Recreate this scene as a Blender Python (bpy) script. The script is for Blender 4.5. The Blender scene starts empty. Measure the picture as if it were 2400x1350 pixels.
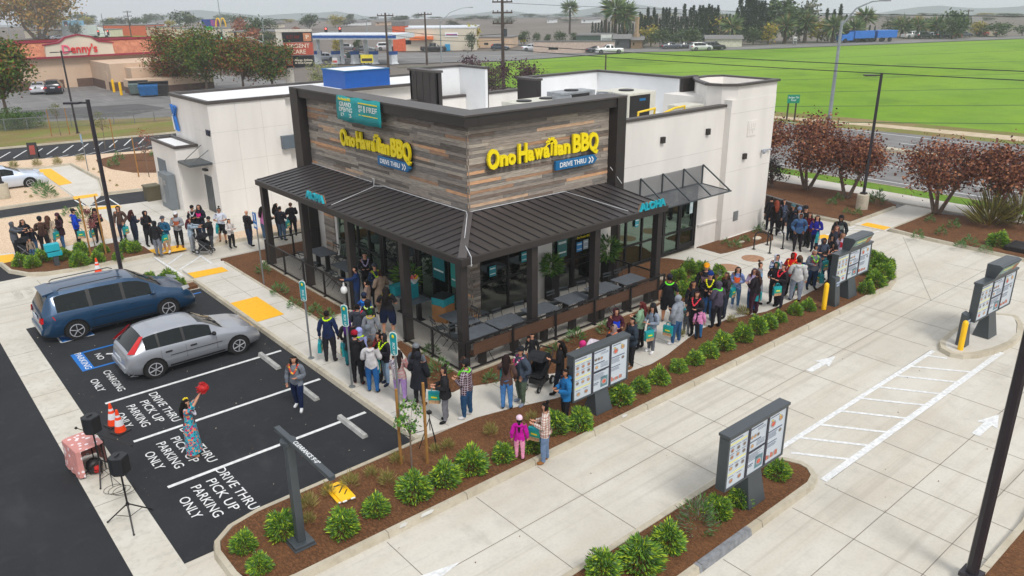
import bpy, bmesh, math, random
import numpy as np
from mathutils import Vector, Matrix
R = math.radians
rnd = random.Random(7)
nr = np.random.RandomState(7)
SC = bpy.context.scene
COL = SC.collection
# ---------------------------------------------------------------- camera
# drone camera 10.8 m up; world X runs along the drive lane, world Y along the restaurant's entrance side
CY, CP, CR, FPX, H = 0.869856, 0.356923, -0.0113629, 1823.9, 10.8
def cam_basis():
    cy, sy, cp, sp = math.cos(CY), math.sin(CY), math.cos(CP), math.sin(CP)
    f = np.array([cy*cp, sy*cp, -sp]); r = np.array([sy, -cy, 0.]); u = np.cross(r, f)
    c, s = math.cos(CR), math.sin(CR)
    return np.array([c*r+s*u, -(-s*r+c*u), f])
CM = cam_basis()
cd = bpy.data.cameras.new('camera'); cam = bpy.data.objects.new('camera', cd); COL.objects.link(cam)
mw = Matrix.Identity(4)
for i in range(3):
    mw[i][0] = CM[0][i]; mw[i][1] = -CM[1][i]; mw[i][2] = -CM[2][i]
mw[0][3], mw[1][3], mw[2][3] = 0, 0, H
cam.matrix_world = mw
cd.sensor_width = 36; cd.lens = FPX/2400*36; cd.clip_start = .1; cd.clip_end = 9000
SC.camera = cam
# ---------------------------------------------------------------- sky, sun, exposure
SUN_EL, SUN_AZ = R(52), R(-100)
W = bpy.data.worlds.new('World'); SC.world = W; W.use_nodes = True
nt = W.node_tree; nt.nodes.clear()
o_ = nt.nodes.new('ShaderNodeOutputWorld'); bg = nt.nodes.new('ShaderNodeBackground')
sky = nt.nodes.new('ShaderNodeTexSky'); sky.sky_type = 'NISHITA'; sky.sun_disc = False
sky.sun_elevation = SUN_EL; sky.sun_rotation = R(90)-SUN_AZ; sky.air_density = 1; sky.dust_density = 6
mx = nt.nodes.new('ShaderNodeMix'); mx.data_type = 'RGBA'; mx.inputs[0].default_value = .93
mx.inputs[7].default_value = (6.7, 6.95, 7.3, 1)      # grey overcast layer over the sky
nt.links.new(sky.outputs[0], mx.inputs[6]); nt.links.new(mx.outputs[2], bg.inputs[0])
bg.inputs[1].default_value = .10; nt.links.new(bg.outputs[0], o_.inputs[0])
sl = bpy.data.lights.new('sun', 'SUN'); sl.energy = 1.5; sl.angle = R(15); sl.color = (1, .955, .89)
so = bpy.data.objects.new('sun', sl); COL.objects.link(so)
so.rotation_euler = Vector((math.cos(SUN_AZ)*math.cos(SUN_EL), math.sin(SUN_AZ)*math.cos(SUN_EL), math.sin(SUN_EL))).to_track_quat('Z', 'Y').to_euler()
vs = SC.view_settings; vs.view_transform = 'Standard'; vs.look = 'None'; vs.exposure = .38; vs.gamma = 1
SC.cycles.max_bounces = 5; SC.cycles.volume_bounces = 1; SC.cycles.diffuse_bounces = 3; SC.cycles.glossy_bounces = 2
# ---------------------------------------------------------------- measuring helpers
def G(px, py, z=0.):
    """point of the horizontal plane z seen at photo pixel (2400x1350)"""
    d = CM.T @ np.array([(px-1200)/FPX, (py-675)/FPX, 1.]); t = (z-H)/d[2]
    p = np.array([0, 0, H])+d*t
    return (float(p[0]), float(p[1]), z)
def S5(ox, oy, l, s=3.97): return [(ox+x/s, oy+y/s) for x, y in l]
def GP(l, z=0): return [G(p[0], p[1], z)[:2] for p in l]
def ztop(x, y, py):
    c = CM @ np.array([x, y, -H]); k = (py-675)/FPX
    return float((k*c[2]-c[1])/(CM[1][2]-k*CM[2][2]))
def zgr(d): return -.12 if d < 476 else -(.0227*d-10.68)
def far(px, py, d):
    """ground position in the viewing direction of pixel px at horizontal distance d"""
    g = G(px, max(py, 90)); n = math.hypot(g[0], g[1]); return (g[0]/n*d, g[1]/n*d)
# ---------------------------------------------------------------- materials
_m = {}
def mat(name, col=(.5, .5, .5), rough=.6, metal=0., var=.12, scale=2.5, bump=0., bscale=30., coat=0., emit=None, spec=.5, col2=None, streak=None, alpha=1., trans=0.):
    if name in _m: return _m[name]
    m = bpy.data.materials.new(name); m.use_nodes = True; n = m.node_tree.nodes; l = m.node_tree.links
    b = n['Principled BSDF']; b.inputs['Roughness'].default_value = rough; b.inputs['Metallic'].default_value = metal
    b.inputs['Specular IOR Level'].default_value = spec
    b.inputs['Coat Weight'].default_value = coat; b.inputs['Coat Roughness'].default_value = .06
    tc = n.new('ShaderNodeTexCoord'); nz = n.new('ShaderNodeTexNoise'); nz.inputs['Scale'].default_value = scale; nz.inputs['Detail'].default_value = 6
    vec = tc.outputs['Object']
    if streak:
        mp = n.new('ShaderNodeMapping'); mp.inputs['Scale'].default_value = streak; l.new(vec, mp.inputs[0]); vec = mp.outputs[0]
    l.new(vec, nz.inputs['Vector'])
    rp = n.new('ShaderNodeValToRGB'); c2 = col2 or tuple(c*(1-var) for c in col)
    c1 = col if col2 else tuple(min(1, c*(1+var)) for c in col)
    rp.color_ramp.elements[0].position = .35; rp.color_ramp.elements[1].position = .65
    rp.color_ramp.elements[0].color = (*c2, 1); rp.color_ramp.elements[1].color = (*c1, 1)
    l.new(nz.outputs['Fac'], rp.inputs[0]); l.new(rp.outputs[0], b.inputs['Base Color'])
    if bump:
        bz = n.new('ShaderNodeTexNoise'); bz.inputs['Scale'].default_value = bscale; bz.inputs['Detail'].default_value = 4; l.new(tc.outputs['Object'], bz.inputs['Vector'])
        bp = n.new('ShaderNodeBump'); bp.inputs['Strength'].default_value = bump; bp.inputs['Distance'].default_value = .03
        l.new(bz.outputs['Fac'], bp.inputs['Height']); l.new(bp.outputs[0], b.inputs['Normal'])
    if emit: b.inputs['Emission Color'].default_value = (*emit[:3], 1); b.inputs['Emission Strength'].default_value = emit[3]
    if alpha < 1: b.inputs['Alpha'].default_value = alpha
    if trans: b.inputs['Transmission Weight'].default_value = trans
    _m[name] = m; return m
def ground_mat(name, layers, rough=.9, bump=.3, bscale=60, base=(.4, .4, .4)):
    """layers: (kind, scale(3), lo, hi, colour, amount) blended over base"""
    m = bpy.data.materials.new(name); m.use_nodes = True; n = m.node_tree.nodes; l = m.node_tree.links
    b = n['Principled BSDF']; b.inputs['Roughness'].default_value = rough; b.inputs['Specular IOR Level'].default_value = .3
    tc = n.new('ShaderNodeTexCoord'); cur = None
    for k, (sc, lo, hi, c, amt) in enumerate(layers):
        mp = n.new('ShaderNodeMapping'); mp.inputs['Scale'].default_value = sc; mp.inputs['Location'].default_value = (k*7.3, k*3.1, 0)
        l.new(tc.outputs['Object'], mp.inputs[0])
        nz = n.new('ShaderNodeTexNoise'); nz.inputs['Scale'].default_value = 1; nz.inputs['Detail'].default_value = 8; nz.inputs['Roughness'].default_value = .6
        l.new(mp.outputs[0], nz.inputs['Vector'])
        mr = n.new('ShaderNodeMapRange'); mr.inputs[1].default_value = lo; mr.inputs[2].default_value = hi; mr.inputs[4].default_value = amt
        l.new(nz.outputs['Fac'], mr.inputs[0])
        mi = n.new('ShaderNodeMix'); mi.data_type = 'RGBA'; mi.inputs[7].default_value = (*c, 1)
        if cur is None: mi.inputs[6].default_value = (*base, 1)
        else: l.new(cur, mi.inputs[6])
        l.new(mr.outputs[0], mi.inputs[0]); cur = mi.outputs[2]
    l.new(cur, b.inputs['Base Color'])
    bz = n.new('ShaderNodeTexNoise'); bz.inputs['Scale'].default_value = bscale; bz.inputs['Detail'].default_value = 5; l.new(tc.outputs['Object'], bz.inputs['Vector'])
    bp = n.new('ShaderNodeBump'); bp.inputs['Strength'].default_value = bump; bp.inputs['Distance'].default_value = .02
    l.new(bz.outputs['Fac'], bp.inputs['Height']); l.new(bp.outputs[0], b.inputs['Normal'])
    _m[name] = m; return m
def glass(name, tint=(.05, .09, .08), rough=.03, ior=1.9, refl=(.9, 1, .97)):
    """tinted window glass: mirrors the surroundings, lets some of the room through"""
    if name in _m: return _m[name]
    m = bpy.data.materials.new(name); m.use_nodes = True; n = m.node_tree.nodes; l = m.node_tree.links; n.remove(n['Principled BSDF'])
    out = n['Material Output']; g = n.new('ShaderNodeBsdfGlossy'); g.inputs['Roughness'].default_value = rough; g.inputs[0].default_value = (.9, 1, .97, 1)
    t = n.new('ShaderNodeBsdfTransparent'); t.inputs[0].default_value = (*[min(1, c*9) for c in tint], 1)
    fr = n.new('ShaderNodeFresnel'); fr.inputs[0].default_value = ior; g.inputs[0].default_value = (*refl, 1)
    tc = n.new('ShaderNodeTexCoord'); nz = n.new('ShaderNodeTexNoise'); nz.inputs['Scale'].default_value = .6; l.new(tc.outputs['Object'], nz.inputs[0])
    bp = n.new('ShaderNodeBump'); bp.inputs['Strength'].default_value = .02; l.new(nz.outputs[0], bp.inputs['Height']); l.new(bp.outputs[0], g.inputs['Normal'])
    mxs = n.new('ShaderNodeMixShader'); l.new(fr.outputs[0], mxs.inputs[0]); l.new(t.outputs[0], mxs.inputs[1]); l.new(g.outputs[0], mxs.inputs[2]); l.new(mxs.outputs[0], out.inputs[0])
    _m[name] = m; return m
def C(r, g, b):
    """sRGB 0-255 -> linear"""
    f = lambda v: (v/255/12.92) if v/255 <= .04045 else ((v/255+.055)/1.055)**2.4
    return (f(r), f(g), f(b))
# ---------------------------------------------------------------- mesh builder
class MB:
    def __init__(s): s.v = []; s.f = []; s.m = []
    def add(s, vs, fs, m=0):
        b = len(s.v); s.v += [tuple(v) for v in vs]
        for i, f in enumerate(fs): s.f.append(tuple(b+k for k in f)); s.m.append(m if not isinstance(m, (list, tuple)) else m[i])
        return s
    def box(s, x0, x1, y0, y1, z0, z1, m=0):
        if x0 > x1: x0, x1 = x1, x0
        if y0 > y1: y0, y1 = y1, y0
        return s.add([(x0,y0,z0),(x1,y0,z0),(x1,y1,z0),(x0,y1,z0),(x0,y0,z1),(x1,y0,z1),(x1,y1,z1),(x0,y1,z1)],
            [(0,3,2,1),(4,5,6,7),(0,1,5,4),(1,2,6,5),(2,3,7,6),(3,0,4,7)], m)
    def bar(s, a, b, w, h=None, m=0, up=(0,0,1)):
        """rectangular bar from a to b"""
        h = h or w; a = Vector(a); b = Vector(b); d = (b-a).normalized(); u = Vector(up)
        if abs(d.dot(u)) > .98: u = Vector((1,0,0))
        r = d.cross(u).normalized(); u = r.cross(d)
        vs = [p+r*i*w/2+u*j*h/2 for p in (a, b) for i, j in ((-1,-1),(1,-1),(1,1),(-1,1))]
        return s.add(vs, [(0,1,2,3),(7,6,5,4),(0,4,5,1),(1,5,6,2),(2,6,7,3),(3,7,4,0)], m)
    def tube(s, pts, rad, n=8, m=0, cap=True):
        pts = [Vector(p) for p in pts]; rad = rad if isinstance(rad, (list, tuple)) else [rad]*len(pts); rings = []
        prev = None
        for i, p in enumerate(pts):
            d = (pts[min(i+1, len(pts)-1)]-pts[max(i-1, 0)])
            d = d.normalized() if d.length > 1e-9 else Vector((0,0,1))
            if prev is None:
                u = Vector((0,0,1)) if abs(d.z) < .9 else Vector((1,0,0)); r = d.cross(u).normalized()
            else:
                r = prev-d*prev.dot(d); r = r.normalized() if r.length > 1e-6 else d.orthogonal().normalized()
            prev = r; u = r.cross(d)
            rings.append([p+r*math.cos(2*math.pi*k/n)*rad[i]+u*math.sin(2*math.pi*k/n)*rad[i] for k in range(n)])
        vs = [v for g in rings for v in g]; fs = []
        for i in range(len(pts)-1):
            for k in range(n): fs.append((i*n+k, i*n+(k+1) % n, (i+1)*n+(k+1) % n, (i+1)*n+k))
        if cap: fs += [tuple(range(n))[::-1], tuple(range((len(pts)-1)*n, len(pts)*n))]
        return s.add(vs, fs, m)
    def prism(s, poly, z0, z1, m=0, mt=None, bottom=False):
        n = len(poly); z0f = z0 if callable(z0) else (lambda x, y: z0); z1f = z1 if callable(z1) else (lambda x, y: z1)
        vs = [(x, y, z0f(x, y)) for x, y in poly]+[(x, y, z1f(x, y)) for x, y in poly]
        ar = sum(poly[i][0]*poly[(i+1) % n][1]-poly[(i+1) % n][0]*poly[i][1] for i in range(n))
        top = tuple(range(n, 2*n)) if ar > 0 else tuple(range(2*n-1, n-1, -1))
        fs = [(i, (i+1) % n, n+(i+1) % n, n+i) for i in range(n)]; ms = [m]*n
        fs.append(top); ms.append(m if mt is None else mt)
        if bottom: fs.append(top[::-1] and tuple(k-n for k in top[::-1])); ms.append(m)
        return s.add(vs, fs, ms)
    def sheet(s, poly, z, m=0):
        n = len(poly); ar = sum(poly[i][0]*poly[(i+1) % n][1]-poly[(i+1) % n][0]*poly[i][1] for i in range(n))
        if ar < 0: poly = poly[::-1]
        return s.add([(x, y, z) for x, y in poly], [tuple(range(n))], m)
    def xprism(s, poly, axis, a0, a1, m=0):
        """extrude a 2D profile along axis: 'x' -> poly in (y,z); 'y' -> poly in (x,z)"""
        n = len(poly)
        f = (lambda a, p: (a, p[0], p[1])) if axis == 'x' else (lambda a, p: (p[0], a, p[1]))
        vs = [f(a0, p) for p in poly]+[f(a1, p) for p in poly]
        return s.add(vs, [(i, (i+1) % n, n+(i+1) % n, n+i) for i in range(n)]+[tuple(range(n))[::-1], tuple(range(n, 2*n))], m)
    def rev(s, prof, c=(0,0,0), n=16, m=0):
        """surface of revolution about a vertical axis; prof (r,z)"""
        vs = [(c[0]+r*math.cos(2*math.pi*k/n), c[1]+r*math.sin(2*math.pi*k/n), c[2]+z) for r, z in prof for k in range(n)]
        fs = [(i*n+k, i*n+(k+1) % n, (i+1)*n+(k+1) % n, (i+1)*n+k) for i in range(len(prof)-1) for k in range(n)]
        fs += [tuple(range(n))[::-1], tuple(range((len(prof)-1)*n, len(prof)*n))]
        return s.add(vs, fs, m)
    def ball(s, c, r, m=0, n=8, k=5):
        rx, ry, rz = (r, r, r) if not isinstance(r, (list, tuple)) else r
        vs = [(c[0], c[1], c[2]-rz)]
        for i in range(1, k):
            a = math.pi*i/k
            vs += [(c[0]+rx*math.sin(a)*math.cos(2*math.pi*j/n), c[1]+ry*math.sin(a)*math.sin(2*math.pi*j/n), c[2]-rz*math.cos(a)) for j in range(n)]
        vs.append((c[0], c[1], c[2]+rz)); fs = [(0, 1+(j+1) % n, 1+j) for j in range(n)]
        for i in range(k-2): fs += [(1+i*n+j, 1+i*n+(j+1) % n, 1+(i+1)*n+(j+1) % n, 1+(i+1)*n+j) for j in range(n)]
        b = 1+(k-2)*n; fs += [(b+j, b+(j+1) % n, len(vs)-1) for j in range(n)]
        return s.add(vs, fs, m)
    def xf(s, M4, start=0):
        for i in range(start, len(s.v)): s.v[i] = tuple(M4 @ Vector(s.v[i]))
        return s
    def build(s, name, mats, parent=None, smooth=False, local=False, bevel=0, fix=True):
        me = bpy.data.meshes.new(name); vs = s.v
        if parent is not None and not local:
            iv = parent.matrix_basis.inverted() if parent.parent is None else (parent.parent.matrix_basis @ parent.matrix_basis).inverted()
            vs = [tuple(iv @ Vector(v)) for v in vs]
        me.from_pydata([tuple(map(float, v)) for v in vs], [], s.f)
        for m in (mats if isinstance(mats, (list, tuple)) else [mats]): me.materials.append(m)
        me.polygons.foreach_set('material_index', s.m)
        if fix:
            bm = bmesh.new(); bm.from_mesh(me); bmesh.ops.recalc_face_normals(bm, faces=bm.faces); bm.to_mesh(me); bm.free()
        if smooth:
            me.polygons.foreach_set('use_smooth', [True]*len(me.polygons)); me.set_sharp_from_angle(angle=R(45))
        o = bpy.data.objects.new(name, me); COL.objects.link(o)
        if parent is not None: o.parent = parent
        if bevel:
            bv = o.modifiers.new('bevel', 'BEVEL'); bv.width = bevel; bv.segments = 2; bv.limit_method = 'ANGLE'
        return o
def tag(o, label=None, cat=None, group=None, kind=None):
    if label: o['label'] = label
    if cat: o['category'] = cat
    if group: o['group'] = group
    if kind: o['kind'] = kind
    return o
def thing(name, label, cat, loc=(0,0,0), rz=0., group=None):
    o = bpy.data.objects.new(name, None); COL.objects.link(o); o.empty_display_size = .2
    o.location = loc; o.rotation_euler = (0, 0, rz); o.matrix_basis = Matrix.Translation(loc) @ Matrix.Rotation(rz, 4, 'Z')
    return tag(o, label, cat, group)
def struct(name, mb, mats, **k): return tag(mb.build(name, mats, **k), kind='structure')
def dup(root, loc, rz=0., label=None, group=None, scale=None):
    r = root.copy(); COL.objects.link(r); r.location = loc; r.rotation_euler = (0, 0, rz)
    if scale: r.scale = (scale,)*3 if not isinstance(scale, tuple) else scale
    if label: r['label'] = label
    if group: r['group'] = group
    for ch in KIDS.get(root.name, []) or [c for c in bpy.data.objects if c.parent == root]:
        c = ch.copy(); COL.objects.link(c); c.parent = r
        for g in [q for q in ch.children]:
            d = g.copy(); COL.objects.link(d); d.parent = c
    return r
KIDS = {}
ORD = ['first', 'second', 'third', 'fourth', 'fifth', 'sixth', 'seventh', 'eighth', 'ninth', 'tenth', 'eleventh', 'twelfth', 'thirteenth', 'fourteenth', 'fifteenth', 'sixteenth', 'seventeenth', 'eighteenth', 'nineteenth', 'twentieth'] + ['%d%s' % (i, {1: 'st', 2: 'nd', 3: 'rd'}.get(i % 10, 'th')) for i in range(21, 100)]
_fonts = {}
def text(name, s, m, size, loc, xdir, ydir, parent=None, depth=.01, align='CENTER', bold=0., sx=1., shear=0., spacing=1., w=None, line=1., jitter=None):
    """lettering as solid mesh; xdir = reading direction, ydir = up direction of the letters"""
    cu = bpy.data.curves.new(name, 'FONT'); cu.body = s; cu.size = size; cu.extrude = depth; cu.align_x = align; cu.align_y = 'CENTER'
    cu.offset = bold; cu.shear = shear; cu.space_character = spacing; cu.space_line = line; cu.resolution_u = 3
    to = bpy.data.objects.new('tmp', cu); COL.objects.link(to); dg = bpy.context.evaluated_depsgraph_get()
    me = bpy.data.meshes.new_from_object(to.evaluated_get(dg)); bpy.data.objects.remove(to)
    n = len(me.vertices); co = np.empty(n*3); me.vertices.foreach_get('co', co); co = co.reshape(-1, 3)
    if w: sx = w/(co[:, 0].max()-co[:, 0].min())
    co[:, 0] *= sx
    X = np.array(Vector(xdir).normalized()); Y = np.array(Vector(ydir).normalized()); Z = np.cross(X, Y)
    wv = co[:, :1]*X+co[:, 1:2]*Y+co[:, 2:3]*Z+np.array(loc)
    if parent is not None:
        iv = np.array(parent.matrix_basis.inverted() if parent.parent is None else (parent.parent.matrix_basis @ parent.matrix_basis).inverted())
        wv = wv @ iv[:3, :3].T+iv[:3, 3]
    me.vertices.foreach_set('co', wv.ravel()); me.materials.clear(); me.materials.append(m)
    me.polygons.foreach_set('use_smooth', [False]*len(me.polygons)); me.update()
    o = bpy.data.objects.new(name, me); COL.objects.link(o)
    if parent is not None: o.parent = parent
    return o
def joinobs(obs, name):
    """merge several helper meshes (same local space) into the first"""
    bm = bmesh.new(); mats = []
    for o in obs:
        k0 = len(bm.faces); bm.from_mesh(o.data); bm.faces.ensure_lookup_table()
        ix = []
        for m in o.data.materials:
            if m not in mats: mats.append(m)
            ix.append(mats.index(m))
        for f in bm.faces[k0:]: f.material_index = ix[f.material_index] if ix else 0
    me = bpy.data.meshes.new(name); bm.to_mesh(me); bm.free()
    for m in mats: me.materials.append(m)
    obs[0].data = me; obs[0].name = name
    for o in obs[1:]: bpy.data.objects.remove(o)
    return obs[0]
# ---------------------------------------------------------------- foliage
def leaves(name, P, size, mats, parent=None, droop=0., aspect=2., up=.0, weights=None, local=True, dirs=None, seed=1, jit=.35):
    """many leaf-sized quads at points P"""
    g = np.random.RandomState(seed); n = len(P); P = np.asarray(P, float)
    d = g.normal(size=(n, 3)) if dirs is None else np.asarray(dirs)+g.normal(size=(n, 3))*jit
    d[:, 2] = d[:, 2]*.7+up-droop; d /= np.linalg.norm(d, axis=1)[:, None]
    q = g.normal(size=(n, 3)); s = np.cross(d, q); s /= np.linalg.norm(s, axis=1)[:, None]
    L = (size*(.6+.8*g.rand(n)))[:, None]; wd = L/aspect
    a = P; b = P+d*L*.5+s*wd*.5; c = P+d*L; e = P+d*L*.5-s*wd*.5
    V = np.stack([a, b, c, e], 1).reshape(-1, 3)
    me = bpy.data.meshes.new(name); me.vertices.add(4*n); me.vertices.foreach_set('co', V.ravel())
    me.loops.add(4*n); me.loops.foreach_set('vertex_index', np.arange(4*n)); me.polygons.add(n)
    me.polygons.foreach_set('loop_start', np.arange(0, 4*n, 4)); me.polygons.foreach_set('loop_total', np.full(n, 4))
    for m in mats: me.materials.append(m)
    me.polygons.foreach_set('material_index', g.choice(len(mats), n, p=weights).astype(np.int32)); me.update(); me.validate()
    o = bpy.data.objects.new(name, me); COL.objects.link(o)
    if parent is not None: o.parent = parent
    return o
def leafmat(name, c, tr=.35, rough=.6):
    if name in _m: return _m[name]
    m = mat(name, c, rough=rough, var=.25, scale=.8); b = m.node_tree.nodes['Principled BSDF']
    b.inputs['Specular IOR Level'].default_value = .25
    return m
# ================================================================ the setting: ground, roads, paving
CONC = ground_mat('concrete', [((.35, .35, 1), .42, .62, C(196, 190, 178), .8), ((.12, 1.3, 1), .45, .7, C(190, 180, 163), .5), ((2.2, 2.2, 2), .5, .75, C(176, 171, 162), .4), ((.9, .35, 1), .6, .74, C(150, 143, 132), .45), ((.06, 3.2, 1), .53, .68, C(168, 160, 147), .5), ((14, 14, 5), .45, .8, C(160, 156, 148), .25), ((7, 7, 7), .74, .78, C(110, 104, 98), .7)], base=C(209, 204, 193), rough=.75, bump=.12)
CONC2 = ground_mat('concrete_walk', [((.6, .6, 1), .42, .62, C(200, 194, 183), .8), ((3, 3, 2), .5, .75, C(170, 165, 156), .3), ((18, 18, 5), .45, .8, C(170, 165, 155), .2)], base=C(211, 207, 199), rough=.8, bump=.12)
KERB = ground_mat('kerb_concrete', [((.9, .9, 2), .4, .6, C(176, 166, 146), .8), ((6, 6, 6), .5, .7, C(150, 142, 128), .4)], base=C(196, 188, 170), rough=.85, bump=.2)
ASPH = ground_mat('asphalt_new', [((.3, .3, 1), .4, .62, C(36, 38, 42), .9), ((3, 3, 2), .55, .75, C(66, 67, 70), .35), ((.9, .25, 1), .58, .72, C(78, 77, 76), .35), ((55, 55, 9), .5, .75, C(80, 80, 82), .4)], base=C(46, 48, 52), rough=.85, bump=.6, bscale=180)
ASPH2 = ground_mat('asphalt_worn', [((.08, .5, 1), .42, .6, C(112, 110, 110), .9), ((1, .12, 1), .5, .66, C(146, 143, 140), .6), ((8, 8, 4), .5, .75, C(90, 89, 90), .3)], base=C(126, 125, 125), rough=.85, bump=.3)
BAND = ground_mat('gutter_concrete', [((.8, .8, 1), .4, .6, C(198, 192, 178), .9), ((5, 5, 5), .5, .72, C(160, 155, 145), .5)], base=C(208, 204, 194), rough=.8)
MULCH = ground_mat('bark_mulch', [((1, 1, 1), .4, .6, C(84, 55, 35), .7), ((22, 9, 9), .45, .62, C(126, 85, 54), .9), ((30, 30, 30), .56, .66, C(58, 36, 28), .9), ((40, 15, 20), .66, .72, C(178, 130, 96), .8)], base=C(104, 71, 45), rough=.95, bump=1., bscale=35)
GRAV = ground_mat('tan_gravel', [((9, 9, 9), .4, .6, C(214, 186, 156), .8), ((24, 24, 24), .5, .62, C(170, 140, 112), .8), ((33, 33, 33), .6, .66, C(244, 226, 204), .9)], base=C(228, 205, 178), rough=.9, bump=1., bscale=25)
GRASS = ground_mat('verge_grass', [((.6, .6, 1), .4, .6, C(118, 150, 40), .8), ((5, 5, 3), .5, .7, C(84, 100, 44), .7)], base=C(96, 134, 34), rough=.95, bump=.6)
DRYG = ground_mat('dry_grass', [((.25, .25, 1), .42, .58, C(126, 112, 66), .9), ((.1, .3, 1), .5, .62, C(150, 126, 92), .8), ((4, 4, 3), .5, .7, C(90, 92, 46), .5)], base=C(118, 124, 58), rough=.95, bump=.5)
FIELD = ground_mat('green_field', [((.02, .02, 1), .4, .62, C(126, 158, 20), .9), ((.12, .12, 1), .5, .68, C(74, 112, 12), .75), ((1.2, 1.2, 1), .56, .7, C(140, 150, 60), .4), ((.6, .05, 1), .5, .7, C(82, 132, 24), .5), ((.006, .03, 1), .45, .6, C(124, 160, 50), .6), ((.9, .9, 1), .5, .75, C(92, 128, 30), .35)], base=C(104, 143, 8), rough=1, bump=.3)
DIRT = ground_mat('dirt_track', [((.3, 1.2, 1), .4, .6, C(186, 168, 140), .8), ((3, 3, 3), .5, .7, C(160, 140, 112), .5)], base=C(202, 186, 160), rough=.95)
SOIL = ground_mat('plain_soil', [((.004, .02, 1), .42, .6, C(108, 100, 92), .9), ((.03, .3, 1), .5, .7, C(128, 120, 108), .5)], base=C(118, 110, 104), rough=1)
WHITE = mat('road_paint_white', (.72, .73, .73), .6, var=.14, scale=9); YELP = mat('tactile_yellow', C(252, 186, 8), .55, var=.06, scale=8, bump=.9, bscale=14)
BLUEP = mat('paint_blue', C(22, 110, 190), .6, var=.06); JOINT = mat('joint_dark', C(128, 121, 112), .9)
MARK = mat('marking_worn', C(190, 186, 176), .7, var=.2)
m = MB(); rr_ = [470, 600, 900, 1400, 2000, 2600]; vs = [(0, 0, -.12)]+[(r_*math.cos(k*.0981748), r_*math.sin(k*.0981748), zgr(r_)) for r_ in rr_ for k in range(64)]
m.add(vs, [(0, 1+k, 1+(k+1) % 64) for k in range(64)]+[(1+i*64+k, 1+(i+1)*64+k, 1+(i+1)*64+(k+1) % 64, 1+i*64+(k+1) % 64) for i in range(5) for k in range(64)]); struct('ground', m, SOIL)
def sh(name, poly, z, mt): m = MB(); m.sheet(poly, z); return struct(name, m, mt)
sh('driveway', [(-40, -40), (37.3, -40), (37.3, 60), (-40, 60)], 0, CONC)
m = MB(); m.sheet([(-40, -38), (2.3, -38), (2.3, 36.9), (-40, 36.9)], .004)
m.sheet([(3.2, 14.3), (9.6, 14.3), (9.6, 30.5), (3.2, 30.5)], .004); m.sheet([(-40, 36.9), (3.5, 36.9), (4.5, 36.9), (3.7, 39.5), (3.7, 46), (-40, 46)], .004)
struct('parking_asphalt', m, ASPH)
sh('gutter_band', [(2.3, 13.3), (3.2, 14.1), (3.2, 30.6), (2.3, 30.6)], .006, BAND)
m = MB()   # upper aisle between the gravel beds
m.sheet([(-20, 48.6), (9.0, 47.95), (10.9, 47.0), (13.6, 46.6), (40, 46.6), (40, 50), (13, 50), (9.2, 50.6), (-20, 51)], .02)
struct('aisle_asphalt', m, ASPH)
# expansion joints
m = MB()
def jt(x0, y0, x1, y1, w=.016, z=.0035): m.bar((x0, y0, z), (x1, y1, z), w, .001)
for x in (4.3, 6.7, 9.1, 11.0, 14.0, 16.05, 18.2, 20.6, 23.0, 25.2, 27.1, 29.5, 31.8, 34.4): jt(x, -30 if x > 26 else 8.9, x, 12.15)
for x in (-2, .2, 2.0, 4.4, 6.8, 9.2, 11.6, 14.2, 15.6, 17.0, 18.45, 20.2, 22.4, 24.8): jt(x, -20, x, 7.15)
jt(2, 10.6, 37, 10.6); jt(-20, 5.72, 37, 5.72); jt(-20, 4.3, 37, 4.3); jt(-20, 2.6, 37, 2.6); jt(15.9, 8.72, 25, 8.72); jt(15.9, 7.15, 27, 7.15); jt(29.5, 10.6, 36.9, 15); jt(-20, 7.15, 9, 7.15)
for y in (17.6, 19.4, 21.2, 22.85, 24.5, 26.3, 28.2): jt(2.3, y, 3.2, y, z=.0085)
for x in (4.6, 7.0, 9.2): jt(x, 30.6, x, 36.1)
jt(-10, 33.3, 9.3, 33.3); jt(11, 33.8, 15.5, 33.8)
struct('paving_joints', m, JOINT)
# painted markings
m = MB()
def ln(x0, y0, x1, y1, w=.1, z=.009): m.bar((x0, y0, z), (x1, y1, z), w, .002)
for y in (22.7, 19.98, 17.28): ln(3.83, y, 9.2, y+.02, .11)
ln(25.0, 8.63, 16.2, 8.68, .14); ln(26.5, 7.15, 15.7, 7.24, .17)
for a, b in (((24.5, 8.6), (24.75, 8.1)), ((23.3, 8.66), (24.3, 7.22)), ((22.35, 8.66), (23.3, 7.22)), ((21.25, 8.66), (22.2, 7.22)), ((20.2, 8.66), (21.2, 7.22)), ((19.1, 8.66), (20.1, 7.22)), ((18.0, 8.66), (19.0, 7.22)), ((17.0, 8.66), (18.0, 7.25)), ((16.2, 8.4), (17.0, 7.3))): ln(*a, *b, .1, .0072)
ln(9.25, 35.9, 9.35, 32.5, .1); ln(10.9, 35.6, 10.85, 32.3, .1)
for a, b in (((10.4, 35.6), (9.4, 34.5)), ((10.9, 34.7), (9.5, 33.4)), ((10.8, 33.3), (9.9, 32.5))): ln(*a, *b, .1, .0072)
for a, b in (((34.3, 17.6), (37.0, 17.4)), ((34.2, 16.8), (37.0, 16.2)), ((34.6, 17.5), (35.3, 16.7)), ((35.5, 17.5), (36.2, 16.6)), ((36.2, 17.4), (36.9, 16.5))): ln(*a, *b, .1)
for a, b in (((9.2, 50.3), (9.3, 48.3)), ((10.8, 50.2), (10.8, 47.3)), ((10.5, 50.2), (9.3, 49.2)), ((10.8, 49.3), (9.4, 48.3))): ln(*a, *b, .09, .026)
for i in range(9): ln(13.2+i*.45, 50.0-i*.0, 14.2+i*.5, 47.2, .07, .026)
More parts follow.
